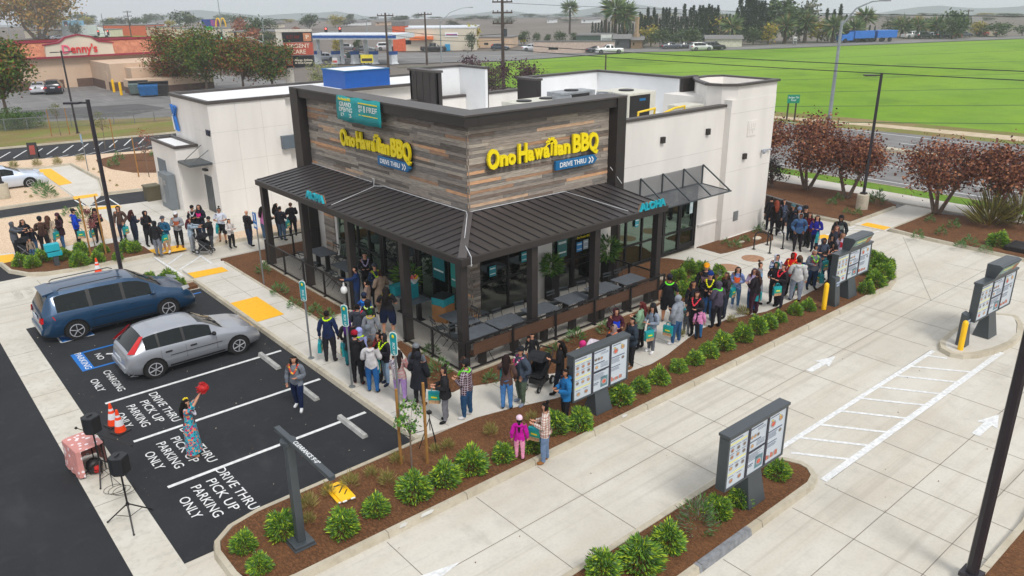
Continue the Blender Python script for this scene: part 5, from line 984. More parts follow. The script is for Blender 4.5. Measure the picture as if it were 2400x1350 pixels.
# ---------------------------------------------------------------- vehicles
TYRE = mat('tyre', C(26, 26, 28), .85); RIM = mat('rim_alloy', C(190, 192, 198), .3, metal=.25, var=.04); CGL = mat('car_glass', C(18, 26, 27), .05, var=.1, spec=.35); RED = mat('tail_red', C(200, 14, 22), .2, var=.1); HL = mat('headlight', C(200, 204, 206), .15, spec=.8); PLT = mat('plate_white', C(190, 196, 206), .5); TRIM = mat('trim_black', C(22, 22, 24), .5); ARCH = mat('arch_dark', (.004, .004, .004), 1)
def paint(name, c, metal=.35): return mat('car_paint_'+name, c, .32, metal=metal, var=.03, scale=1, coat=.7)
def interp(ks, x):
    for (a, b), (c, d) in zip(ks[:-1], ks[1:]):
        if x <= c: t_ = (x-a)/(c-a) if c > a else 0; t_ = max(0, min(1, t_)); return b+(d-b)*t_
    return ks[-1][1]
CARS = {
 'hatch': dict(L=4.18, W=1.70, top=[(0, .52), (.03, .80), (.10, .93), (.22, 1.06), (.62, 1.40), (.95, 1.455), (1.6, 1.475), (2.1, 1.44), (2.45, 1.34), (3.05, 1.0), (3.6, .92), (3.95, .80), (4.12, .66), (4.18, .5)], belt=[(0, .5), (.1, .86), (.6, .96), (2.4, .92), (3.1, .86), (4, .68), (4.18, .5)], win=((.62, .98), (1.05, 1.72), (1.80, 2.62)), ws=(2.3, 3.02), rw=(.16, .62), wr=(.78, 3.39), r=.31, tail=(.12, .58)),
 'van': dict(L=5.05, W=1.98, top=[(0, .5), (.03, .9), (.08, 1.12), (.16, 1.3), (.38, 1.68), (.7, 1.74), (1.8, 1.77), (2.8, 1.74), (3.2, 1.66), (4.05, 1.14), (4.6, .98), (4.9, .82), (5.05, .52)], belt=[(0, .5), (.1, 1.02), (.6, 1.08), (3.2, 1.02), (4.1, .96), (4.8, .76), (5.05, .5)], win=((.52, 1.5), (1.62, 2.58), (2.68, 3.55)), ws=(3.1, 4.0), rw=(.1, .36), wr=(.98, 4.01), r=.345, tail=(.0, .45)),
 'sedan': dict(L=4.75, W=1.82, top=[(0, .5), (.05, .9), (.5, 1.02), (1.0, 1.12), (1.6, 1.38), (2.1, 1.44), (2.6, 1.42), (3.5, 1.0), (4.2, .88), (4.6, .7), (4.75, .5)], belt=[(0, .5), (.1, .84), (2.5, .92), (3.5, .9), (4.5, .66), (4.75, .5)], win=((1.25, 2.0), (2.1, 3.0)), ws=(2.65, 3.4), rw=(1.0, 1.55), wr=(.95, 3.75), r=.32, tail=(.0, .3)),
 'suv': dict(L=4.8, W=1.92, top=[(0, .55), (.04, 1.0), (.15, 1.25), (.45, 1.68), (1.2, 1.74), (2.4, 1.72), (2.9, 1.6), (3.55, 1.16), (4.4, 1.04), (4.7, .84), (4.8, .55)], belt=[(0, .55), (.1, 1.02), (3.5, 1.04), (4.5, .86), (4.8, .55)], win=((.5, 1.2), (1.3, 2.1), (2.2, 3.1)), ws=(2.8, 3.5), rw=(.16, .44), wr=(.95, 3.8), r=.36, tail=(.0, .3)),
 'pickup': dict(L=5.7, W=1.98, top=[(0, .6), (.04, 1.05), (1.9, 1.07), (1.95, 1.1), (2.1, 1.75), (3.2, 1.8), (3.5, 1.72), (4.1, 1.2), (5.3, 1.12), (5.6, .9), (5.7, .6)], belt=[(0, .6), (.1, 1.03), (4.1, 1.12), (5.4, .95), (5.7, .6)], win=((2.15, 2.75), (2.85, 3.65)), ws=(3.5, 4.08), rw=(1.95, 2.1), wr=(1.1, 4.7), r=.4, tail=(.0, .12)),
}
def make_car(kind, pm, loc, rz, lab, cat='car', detail=True, grp=None, scale=1., name='parked_car', spokes=5):
    S = CARS[kind]; L, W = S['L'], S['W']; t = thing(name, lab, cat, loc, rz, grp); t.scale = (scale,)*3
    xs = sorted(set([round(k*L/48, 3) for k in range(49)]+[a for a, _ in S['top']]+[v for w_ in S['win'] for v in w_]+list(S['ws'])+list(S['rw']))); xs = [x for i, x in enumerate(xs) if i == 0 or x-xs[i-1] > .012]
    rings = []; cabin = []
    for x in xs:
        tp = interp(S['top'], x); tp = sum(interp(S['top'], x+d) for d in (-.06, 0, .06))/3 if .1 < x < L-.1 else tp; be = min(interp(S['belt'], x), tp-.03); u = x/L
        w = W/2*(1-.16*max(0, 1-x/.35)**2-.20*max(0, (x-(L-.55))/.55)**2); g_ = max(0, min(1, (tp-be)/.35)); wr_ = w*(.93-.23*g_); zb = .2+.12*max(0, 1-x/.4)+.04*max(0, (x-(L-.5))/.5)
        half = [(0, zb), (w*.88, zb), (w*.975, zb+.12), (w*1.0, zb+(be-zb)*.55), (w*.985, be-.05), (w*.95, be+.005), (wr_+.03*g_, be+(tp-be)*.80), (wr_*.93, tp-.035*min(1, g_+.4)), (wr_*.5, tp-.006), (0, tp)]
        rings.append([(x, y, z) for y, z in half]+[(x, -y, z) for y, z in half[-2:0:-1]]); cabin.append(tp-be)
    n = len(rings[0]); m = MB(); vs = [v for r_ in rings for v in r_]; body = []; glassf = []; pil = []; W0, W1 = S['win'][0][0], S['win'][-1][1]
    for i in range(len(xs)-1):
        xm = (xs[i]+xs[i+1])/2; sl = (interp(S['top'], xs[i+1])-interp(S['top'], xs[i]))
        for k in range(n):
            f = (i*n+k, i*n+(k+1) % n, (i+1)*n+(k+1) % n, (i+1)*n+k); kk = k if k < 9 else n-1-k; isg = False
            if kk == 5 and any(a <= xm <= b for a, b in S['win']) and cabin[i] > .12 and cabin[i+1] > .12: isg = True
            if kk in (7, 8) and (S['ws'][0] < xm < S['ws'][1] or S['rw'][0] < xm < S['rw'][1]): isg = True
            if kk == 5 and not isg and W0 < xm < W1 and kind in ('van', 'hatch', 'suv'): pil.append(f)
            else: (glassf if isg else body).append(f)
    body += [tuple(range(n))[::-1], tuple(range((len(xs)-1)*n, len(xs)*n))]
    m.add(vs, body+glassf+pil, [0]*len(body)+[1]*len(glassf)+[2]*len(pil)); o = m.build('body', [pm, CGL, TRIM], t, smooth=True, local=True)
    # glass as a part of its own: take the faces out of the body
    bm = bmesh.new(); bm.from_mesh(o.data); b2 = bm.copy(); bmesh.ops.delete(bm, geom=[f for f in bm.faces if f.material_index == 1], context='FACES'); bmesh.ops.delete(b2, geom=[f for f in b2.faces if f.material_index != 1], context='FACES'); bm.to_mesh(o.data); bm.free()
    g2 = bpy.data.meshes.new('window'); b2.to_mesh(g2); b2.free(); g2.materials.append(CGL); g2.materials.append(CGL); go = bpy.data.objects.new('window', g2); COL.objects.link(go); go.parent = t
    r_ = S['r']; hw = W/2
    for wi, wx in enumerate(S['wr']):
        for s_ in (-1, 1):
            m = MB()
            def disc(rad, y0, y1, mm, c=(wx, r_), nn=20):
                P = [(c[0]+rad*math.cos(2*math.pi*q/nn), c[1]+rad*math.sin(2*math.pi*q/nn)) for q in range(nn)]
                a = [(p, y0, z) for p, z in P]; b = [(p, y1, z) for p, z in P]; m.add(a+b, [tuple(range(nn)), tuple(range(nn, 2*nn))[::-1]]+[(q, (q+1) % nn, nn+(q+1) % nn, nn+q) for q in range(nn)], mm)
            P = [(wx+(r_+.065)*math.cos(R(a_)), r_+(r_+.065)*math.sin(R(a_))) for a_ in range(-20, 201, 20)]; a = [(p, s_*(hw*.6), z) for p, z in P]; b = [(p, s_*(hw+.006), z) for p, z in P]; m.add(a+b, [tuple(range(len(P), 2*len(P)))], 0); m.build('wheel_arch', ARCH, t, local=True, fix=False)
            wh = bpy.data.objects.new('wheel', None)
            m = MB(); disc(r_, s_*(hw-.2), s_*(hw+.012), 0); disc(r_*.66, s_*(hw+.008), s_*(hw+.014), 1); wo = m.build('wheel', [TYRE, TRIM], t, local=True, bevel=.012 if detail else 0)
            m = MB()
            for q in range(spokes):
                a_ = 2*math.pi*q/spokes+.3; m.bar((wx, s_*(hw+.022), r_), (wx+r_*.62*math.cos(a_), s_*(hw+.02), r_+r_*.62*math.sin(a_)), r_*.24, .016, 0, up=(0, 1, 0) if False else (-math.sin(a_), 0, math.cos(a_)))
            nn = 20; ri = [(wx+r_*.68*math.cos(2*math.pi*q/nn), s_*(hw+.02), r_+r_*.68*math.sin(2*math.pi*q/nn)) for q in range(nn)]+[(wx+r_*.60*math.cos(2*math.pi*q/nn), s_*(hw+.022), r_+r_*.60*math.sin(2*math.pi*q/nn)) for q in range(nn)]; m.add(ri, [(q, (q+1) % nn, nn+(q+1) % nn, nn+q) for q in range(nn)]); ro = m.build('rim', RIM, t, local=True, fix=False); ro.parent = wo
    for s_ in (-1, 1):
        m = MB(); xl = L-.12; m.add([(L-.42, s_*hw*.905, .62), (L-.13, s_*hw*.70, .60), (L-.16, s_*hw*.70, .72), (L-.46, s_*hw*.89, .78)], [(0, 1, 2, 3)]); m.v = [(x+.012, y+s_*.012, z+{'hatch': .03, 'van': .25}.get(kind, .1)) for x, y, z in m.v]; m.build('headlight', HL, t, local=True, fix=False)
        m = MB(); a, b = S['tail']
        if kind == 'hatch': m.add([(.10, s_*hw*.89, .96), (.30, s_*hw*.945, .93), (.66, s_*hw*.745, 1.36), (.56, s_*hw*.70, 1.36)], [(0, 1, 2, 3)]); m.v = [(x-.014, y+s_*.016, z+.012) for x, y, z in m.v]
        else: z_ = interp(S['belt'], .1); m.add([(.0, s_*hw*.62, z_-.22), (.02, s_*hw*.85, z_-.24), (b, s_*hw*.985, z_-.16), (b*.9, s_*hw*.985, z_-.02), (.06, s_*hw*.86, z_-.03), (.04, s_*hw*.64, z_-.06)], [(0, 1, 4, 5), (1, 2, 3, 4)]); m.v = [(x-.02, y+s_*.014, z) for x, y, z in m.v]
        m.build('taillight', RED, t, local=True, fix=False)
        if detail:
            bx = S['win'][-1][1]; zb_ = interp(S['belt'], bx)
            m = MB(); m.ball((bx+.02, s_*(hw+.08), zb_+.08), (.07, .10, .07), 0, 8, 6); m.build('mirror', TRIM if kind == 'hatch' else pm, t, smooth=True, local=True)
            for w_ in S['win'][-2:]:
                hx = w_[0]+.12; m = MB(); m.box(hx-.02, hx+.18, s_*(hw*.985), s_*(hw*.985+.035), zb_-.16, zb_-.115); m.build('door_handle', TRIM if kind == 'hatch' else pm, t, local=True, bevel=.008)
            m = MB()
            for xx in [w_[1]+.05 for w_ in S['win'][:-1]]+[S['win'][-1][1]+.1]: m.bar((xx, s_*(hw*1.0+.001), .42), (xx, s_*(hw*.985+.001), zb_-.05), .01, .006)
            m.bar((S['wr'][0]+.45, s_*(hw+.004), .30), (S['wr'][1]-.45, s_*(hw+.004), .30), .012, .05); m.bar((S['wr'][0]+.5, s_*(hw+.002), .62), (S['wr'][1]-.5, s_*(hw+.002), .62), .008, .02); m.build('door_seam', TRIM, t, local=True)
    m = MB(); m.box(-.02, .01, -.26, .26, .6 if kind == 'hatch' else .78, .73 if kind == 'hatch' else .91); m.build('licence_plate', PLT, t, local=True)
    if detail:
        m = MB(); m.box(L-.03, L+.01, -.5, .5, .36, .5); m.build('grille', TRIM, t, local=True); m = MB(); m.xprism([(-.055, .36), (.10, .34), (.10, .56), (-.04, .54)], 'y', -hw*.80, hw*.80); m.build('bumper', pm, t, local=True, bevel=.03)
        m = MB(); y_ = .3; a = S['ws']; m.bar((a[1]-.03, -.5, interp(S['top'], a[1])+.012), (a[1]-.25, .05, interp(S['top'], a[1]-.25)+.02), .02, .015); m.bar((a[1]-.03, .1, interp(S['top'], a[1])+.012), (a[1]-.25, .6, interp(S['top'], a[1]-.25)-.02), .02, .015); m.build('wiper', TRIM, t, local=True)
        if kind == 'van':
            for s_ in (-1, 1): m = MB(); m.tube([(.7, s_*.62, 1.74), (.8, s_*.62, 1.80), (2.6, s_*.62, 1.82), (2.75, s_*.62, 1.75)], .016, 6); m.build('roof_rail', TRIM, t, local=True)
            m = MB(); m.xprism([(.26, 1.60), (.55, 1.69), (.6, 1.735), (.24, 1.68)], 'y', -.60, .60); m.build('spoiler', pm, t, local=True, bevel=.01)
    return t
make_car('hatch', paint('silver', C(164, 168, 176), .5), (4.70, 24.22, .005), 0, 'silver five door hatchback parked beside the blue bay lettering', 'car', spokes=6)
make_car('van', paint('blue', C(26, 66, 100), .3), (3.42, 28.98+.2, .005), 0, 'dark blue minivan parked at the far end of the bays', 'minivan', spokes=5)
# ================================================================ people
SKIN = [mat('skin_light', C(205, 150, 122), .55, var=.06), mat('skin_tan', C(176, 122, 92), .55, var=.06), mat('skin_brown', C(130, 84, 60), .55, var=.06)]
EYE = mat('eye_dark', (.02, .015, .012), .3); LIP = mat('lip', C(150, 70, 66), .5)
def clothmat(c, pat=None):
    k = 'cloth_%d_%d_%d_%s' % (*c, pat)
    if k in _m: return _m[k]
    m = mat(k, C(*c), .85, var=.16, scale=9, bump=.35, bscale=14, spec=.2)
    if pat:
        n = m.node_tree.nodes; l = m.node_tree.links; b = n['Principled BSDF']; old = b.inputs['Base Color'].links[0].from_socket
        tc = n.new('ShaderNodeTexCoord')
        if pat[0] == 'plaid':
            prev = old
            for ax in (0, 2):
                w = n.new('ShaderNodeTexWave'); w.bands_direction = 'XYZ'[ax]; w.inputs['Scale'].default_value = pat[2]; l.new(tc.outputs['Object'], w.inputs[0])
                mr = n.new('ShaderNodeMapRange'); mr.inputs[1].default_value = .6; mr.inputs[2].default_value = .8; mr.inputs[4].default_value = .6; l.new(w.outputs['Fac'], mr.inputs[0])
                mi = n.new('ShaderNodeMix'); mi.data_type = 'RGBA'; mi.inputs[7].default_value = (*C(*pat[1]), 1); l.new(mr.outputs[0], mi.inputs[0]); l.new(prev, mi.inputs[6]); prev = mi.outputs[2]
        else:
            prev = old
            for j, c2 in enumerate(pat[1:]):
                w = n.new('ShaderNodeTexVoronoi'); w.inputs['Scale'].default_value = 9+2*j; mp = n.new('ShaderNodeMapping'); mp.inputs['Location'].default_value = (j*3.7, j, j*.7)
                l.new(tc.outputs['Object'], mp.inputs[0]); l.new(mp.outputs[0], w.inputs[0])
                mr = n.new('ShaderNodeMapRange'); mr.inputs[1].default_value = .42; mr.inputs[2].default_value = .34; l.new(w.outputs['Distance'], mr.inputs[0])
                mi = n.new('ShaderNodeMix'); mi.data_type = 'RGBA'; mi.inputs[7].default_value = (*C(*c2), 1); l.new(mr.outputs[0], mi.inputs[0]); l.new(prev, mi.inputs[6]); prev = mi.outputs[2]
        l.new(prev, b.inputs['Base Color'])
    return m
ARMS = {  # elbow, wrist, hand direction (x forward, y outward, z up) for one arm
    'd': ((-.03, .235, 1.14), (.03, .25, .88), (.02, .0, -1)),
    's': ((-.02, .26, 1.15), (.06, .30, .90), (.1, .05, -1)),
    'h': ((.02, .25, 1.13), (.26, .10, 1.14), (1, -.35, .2)),
    'p': ((-.08, .27, 1.15), (.08, .19, .94), (.3, -.5, -.8)),
    'x': ((.06, .25, 1.15), (.21, -.02, 1.17), (.1, -1, .05)),
    'b': ((.0, .25, 1.13), (.12, .22, .93), (.3, -.1, -.9)),
    'f': ((.10, .22, 1.22), (.22, .08, 1.42), (.1, -.2, 1)),
    'u': ((.20, .17, 1.56), (.36, .07, 1.80), (.5, -.2, .9)),
    'r': ((.16, .20, 1.30), (.42, .16, 1.30), (1, 0, .1)),
}
def skel(arms='dd', legs='s', bulk=1., lean=0., head=0., child=False):
    V = []; E = []; Rr = []; L = []
    def add(p, r, par, lab):
        V.append(p); Rr.append(r if isinstance(r, tuple) else (r, r)); L.append(lab)
        if par is not None: E.append((par, len(V)-1))
        return len(V)-1
    b = bulk
    pel = add((0, 0, .93), .125*b, None, 'torso')
    sp = add((.005, 0, 1.10), .118*b, pel, 'torso'); ch = add((.0, 0, 1.27), .128*b, sp, 'torso'); nb = add((-.01, 0, 1.42), .082*b**.5, ch, 'torso')
    nk = add((.0, 0, 1.50), .052, nb, 'neck'); hl = add((.022, 0, 1.56), .066, nk, 'head'); hm = add((.012, 0, 1.635), .088, hl, 'head'); ht = add((.0, 0, 1.70), .062, hm, 'head')
    st = {'s': (0, 0), 'w': (.16, -.14), 'v': (.05, -.02)}[legs]
    for sd, k, dx in ((1, 0, st[0]), (-1, 1, st[1])):
        sh = add((0, sd*.155*b**.5, 1.395), .062*b**.4, nb, 'uarm')
        e, w, hd = ARMS[arms[k]]
        wy = sd*e[1]*b**.5; el = add((e[0], wy, e[2]), .044*b**.4, sh, 'uarm')
        w_ = (w[0], sd*w[1]*(b**.5 if w[1] > .15 else 1), w[2]); wr = add(w_, .027, el, 'farm')
        hd = Vector((hd[0], sd*hd[1], hd[2])).normalized(); pw = Vector(w_)
        side = hd.cross(Vector((1, 0, 0)) if abs(hd.x) < .8 else Vector((0, 0, 1))).normalized()
        nrm = side.cross(hd)
        pa = add(tuple(pw+hd*.06), .026, wr, 'hand')
        for q, (o1, ln) in enumerate(((.026, .062), (.009, .07), (-.009, .066), (-.026, .052))):
            f1 = add(tuple(pw+hd*.095+side*o1), .0095, pa, 'hand'); f2 = add(tuple(pw+hd*(.095+ln*.6)+side*o1+nrm*.012), .0085, f1, 'hand'); add(tuple(pw+hd*(.095+ln*.85)+side*o1+nrm*.032), .0075, f2, 'hand')
        t1 = add(tuple(pw+hd*.05+side*.038), .011, pa, 'hand'); add(tuple(pw+hd*.085+side*.052+nrm*.015), .009, t1, 'hand')
        hp = add((0, sd*.085*b, .86), .095*b, pel, 'leg'); kn = add((.015+dx*.55, sd*.095*b, .49), .062*b**.7, hp, 'leg')
        an = add((-.02+dx, sd*.10*b, .10), .040, kn, 'shin'); he = add((.02+dx, sd*.105*b, .048), .038, an, 'foot'); add((.15+dx, sd*.125*b, .036), .034, he, 'foot')
    return V, E, Rr, L
BONECOL = {}
def skin_mesh(sk):
    V, E, Rr, L = sk
    me = bpy.data.meshes.new('sk'); me.from_pydata(V, E, []); o = bpy.data.objects.new('sk', me); COL.objects.link(o)
    md = o.modifiers.new('s', 'SKIN'); md.branch_smoothing = .6
    for i, r in enumerate(Rr): me.skin_vertices[0].data[i].radius = r
    me.skin_vertices[0].data[0].use_root = True
    sb = o.modifiers.new('u', 'SUBSURF'); sb.levels = 1; sb.render_levels = 1
    dg = bpy.context.evaluated_depsgraph_get(); m2 = bpy.data.meshes.new_from_object(o.evaluated_get(dg)); bpy.data.objects.remove(o)
    nv = len(m2.vertices); co = np.empty(nv*3); m2.vertices.foreach_get('co', co); co = co.reshape(-1, 3).copy()
    no = np.empty(nv*3); m2.vertices.foreach_get('normal', no); no = no.reshape(-1, 3).copy()
    fs = [tuple(p.vertices) for p in m2.polygons]
    bpy.data.meshes.remove(m2)
    # label every face by its nearest bone
    A = np.array([V[a] for a, b in E]); B = np.array([V[b] for a, b in E]); rr = np.array([Rr[b][0] for a, b in E]); lb = [L[b] for a, b in E]
    cen = np.array([co[list(f)].mean(0) for f in fs])
    ab = B-A; t = np.clip(((cen[:, None]-A)*ab).sum(2)/(ab*ab).sum(1), 0, 1); d = np.linalg.norm(cen[:, None]-(A+t[..., None]*ab), axis=2)-rr*.6
    return co, no, fs, [lb[i] for i in d.argmin(1)], cen
_sk = {}
def sub(co, no, fs, keep, off, name, m, parent, tweak=None):
    idx = {}; vs = []; out = []
    for i in keep:
        f = []
        for v in fs[i]:
            if v not in idx:
                idx[v] = len(vs); p = co[v]+no[v]*(off(co[v]) if callable(off) else off); vs.append(tweak(p) if tweak else p)
            f.append(idx[v])
        out.append(tuple(f))
    if not out: return None
    mb = MB(); mb.add(vs, out); o = mb.build(name, m, parent, smooth=True, local=True, fix=False)
    return o
PEOPLE = 0
def person(foot, h, face, label, top=(40, 40, 44), legs=(30, 30, 34), shoe=(30, 30, 30), hair=('short', (25, 20, 18)), skin=0, arms='dd', stance='v', bulk=1., kind='jacket',
           hood=None, hat=None, lei=None, short=False, sleeves=True, bag=None, pat=None, z=.12, lpat=None, extra=None, coat=0., child=False, front=None):
    """foot: photo pixel where the feet meet the ground; face: 0 towards the camera, 90 to screen right"""
    global PEOPLE; PEOPLE += 1
    g = G(foot[0], foot[1], z) if foot[0] >= 0 else G(-foot[0], -foot[1], z+h)
    sc = h/1.76
    rz = R(-130+face)
    t = thing('person', label, 'person', (g[0], g[1], z), rz, 'people at the opening'); t.scale = (sc*(1.06 if child else 1), sc*(1.06 if child else 1), sc)
    bulk = 1+(bulk-1)*1.05+.08; key = (arms, stance, round(bulk, 2))
    if key not in _sk: _sk[key] = skin_mesh(skel(arms, stance, bulk))
    co, no, fs, lb, cen = _sk[key]
    sm = SKIN[skin]
    # body: one continuous mesh, nose and eyes shaped on the head
    cb = co.copy(); hv = (cb[:, 2] > 1.5) & (abs(cb[:, 1]) < .03) & (cb[:, 0] > .05)
    nose = np.exp(-((cb[:, 2]-1.615)/.02)**2)*np.exp(-(cb[:, 1]/.018)**2)*(cb[:, 0] > .05); cb[:, 0] += nose*.024
    mb = MB(); mb.add(cb, fs)
    for s_ in (-1, 1):
        mb.ball((.085, s_*.030, 1.645), (.012, .014, .009), 1, 6, 4); mb.ball((.012, s_*.083, 1.63), (.018, .012, .03), 0, 6, 4)
    mb.ball((.083, 0, 1.575), (.010, .022, .006), 2, 6, 4)
    mb.build('body', [sm, EYE, LIP], t, smooth=True, local=True, fix=False)
    tm = clothmat(top, pat); lm = clothmat(legs, lpat); shm = clothmat(shoe)
    ins = lambda L_: [i for i, x in enumerate(lb) if x in L_]
    topL = ('torso', 'uarm', 'farm') if sleeves is True else ('torso', 'uarm')
    th = {'jacket': .022, 'puffer': .042, 'tee': .014, 'hoodie': .028, 'coat': .026, 'dress': .016}[kind]
    keep = [i for i in ins(topL+('leg',)) if cen[i][2] > .845 or lb[i] in ('uarm', 'farm')]
    if sleeves == 'short': keep = [i for i in keep if not (lb[i] == 'uarm' and cen[i][2] < 1.2)]
    if kind == 'puffer': off = lambda p: th+.007*math.sin(p[2]*60)
    else: off = lambda p: th+.006*math.sin(p[2]*31+p[1]*17)+(.012 if 1.02 < p[2] < 1.12 and kind == 'hoodie' else 0)
    sub(co, no, fs, keep, off, {'tee': 'shirt', 'hoodie': 'hoodie', 'dress': 'dress', 'coat': 'coat'}.get(kind, 'jacket'), tm, t)
    if coat:    # skirt of a coat, dress or long cardigan
        mb = MB(); n = 14; z1 = 1.0; z0 = .95-coat; prof = [(.150*bulk, z1), (.165*bulk, .9), (.17*bulk+coat*.05, z0)]
        vs = []
        for r_, zz in prof:
            for k in range(n):
                a = 2*math.pi*k/n; q = 1+.06*math.sin(3*a+zz*5); vs.append((r_*.92*math.cos(a)*q, r_*1.18*math.sin(a)*q, zz))
        mb.add(vs, [(i*n+k, i*n+(k+1) % n, (i+1)*n+(k+1) % n, (i+1)*n+k) for i in range(2) for k in range(n)]); mb.build('skirt', tm, t, smooth=True, local=True, fix=False)
    lk = [i for i in ins(('leg', 'shin', 'torso')) if cen[i][2] < .97]
    if short: lk = [i for i in lk if cen[i][2] > .46]
    sub(co, no, fs, lk, (lambda p: .016+(.02 if short else 0)*(1 if p[2] < .8 else 0)+.005*math.sin(p[2]*40+p[1]*30)), 'trousers' if not short else 'shorts', lm, t)
    sub(co, no, fs, ins(('foot',)), .012, 'shoes', shm, t, tweak=lambda p: np.array([p[0], p[1], max(p[2], .001)]))
    hk, hc = hair; hm_ = clothmat(hc)
    if hk != 'none':
        cap = [i for i in ins(('head', 'neck')) if (cen[i][2] > 1.665 and cen[i][0] < .085) or (cen[i][0] < .012 and cen[i][2] > (1.57 if hk == 'short' else 1.53))]
        o = sub(co, no, fs, cap, .018 if hk == 'short' else .024, 'hair', hm_, t)
        if hk in ('long', 'tail'):
            mb = MB(); w_ = .075 if hk == 'long' else .035
            pts = [(-.055, 0, 1.66), (-.085, 0, 1.55), (-.12*bulk**.5, 0, 1.42), (-.14*bulk, 0, 1.27), (-.13*bulk, 0, 1.17)]
            mb.tube(pts, [w_*.8, w_, w_*1.1, w_*.8, w_*.25], 8)
            mb.v = [(x, y*1.25, zz) for x, y, zz in mb.v]
            if hk == 'long':
                for s_ in (-1, 1): mb.tube([(.01, s_*.085, 1.64), (.02, s_*.095, 1.53), (.05, s_*.1, 1.42), (.08, s_*.095, 1.33)], [.03, .035, .03, .012], 6)
            o2 = mb.build('hair', hm_, t, smooth=True, local=True); joinobs([o, o2], 'hair')
        if hk == 'bun':
            mb = MB(); mb.ball((-.05, 0, 1.76), .05, 0, 8, 6); o2 = mb.build('hair', hm_, t, smooth=True, local=True); joinobs([o, o2], 'hair')
    if hood:
        hd = [i for i in ins(('head', 'neck')) if cen[i][0] < .05 or cen[i][2] > 1.69]
        sub(co, no, fs, hd, .042, 'hood', clothmat(hood), t)
    elif kind in ('hoodie', 'puffer'):
        mb = MB(); mb.tube([(-.02, .1, 1.475), (-.10, .06, 1.45), (-.125, 0, 1.43), (-.10, -.06, 1.45), (-.02, -.1, 1.475)], [.03, .045, .05, .045, .03], 7); mb.build('hood', tm, t, smooth=True, local=True)
    if hat:
        hkind, hcol = hat; mb = MB()
        if hkind == 'cap':
            mb.rev([(.102, 1.66), (.105, 1.69), (.095, 1.735), (.06, 1.77), (.01, 1.782)], (.0, 0, 0), 12)
            mb.add([(.08, -.07, 1.672), (.17, -.055, 1.66), (.19, 0, 1.662), (.17, .055, 1.66), (.08, .07, 1.672), (.08, -.07, 1.684), (.17, -.055, 1.672), (.19, 0, 1.675), (.17, .055, 1.672), (.08, .07, 1.684)], [(0, 1, 2, 3, 4), (9, 8, 7, 6, 5), (0, 5, 6, 1), (1, 6, 7, 2), (2, 7, 8, 3), (3, 8, 9, 4)])
        elif hkind == 'beanie':
            mb.rev([(.107, 1.655), (.110, 1.69), (.108, 1.70), (.10, 1.745), (.065, 1.785), (.01, 1.80)], (.0, 0, 0), 12)
        mb.build('cap' if hkind == 'cap' else 'beanie', clothmat(hcol), t, smooth=True, local=True)
    if lei:
        mb = MB(); n = 22; g2 = random.Random(PEOPLE)
        for k in range(n):
            a = 2*math.pi*k/n; c_, s_ = math.cos(a), math.sin(a)
            p = (.035+.115*c_*bulk**.5, .115*s_*bulk**.3, 1.475-(.20 if c_ > 0 else .03)*c_*c_-(0.02))
            mb.ball((p[0]+(.03 if c_ > .3 else 0)*bulk, p[1], p[2]+g2.uniform(-.008, .008)), .030, 0 if k % 3 else (1 if len(lei) > 1 else 0), 5, 4)
        mb.build('lei', [clothmat(c) for c in lei], t, smooth=False, local=True)
    if front:   # printed or pale panel on the chest
        mb = MB(); nn = [i for i in ins(('torso',)) if 1.1 < cen[i][2] < 1.34 and cen[i][0] > .05 and abs(cen[i][1]) < .09]
        sub(co, no, fs, nn, th+.008, 'shirt_print', clothmat(front), t)
    MT = Matrix.Translation((g[0], g[1], z)) @ Matrix.Rotation(rz, 4, 'Z')
    if extra: extra(t, sc, MT)
    if bag:
        for side_, col in bag:
            k = 0 if side_ > 0 else 1; e, w, hd = ARMS[arms[k]]
            p = MT @ (Vector((w[0]+.03, (1 if side_ > 0 else -1)*(w[1]*bulk**.5+.02), w[2]-.09))*sc)
            tote(p, rz+R(rnd.uniform(-30, 30)), col, label, sc)
    return t
BAGN = 0
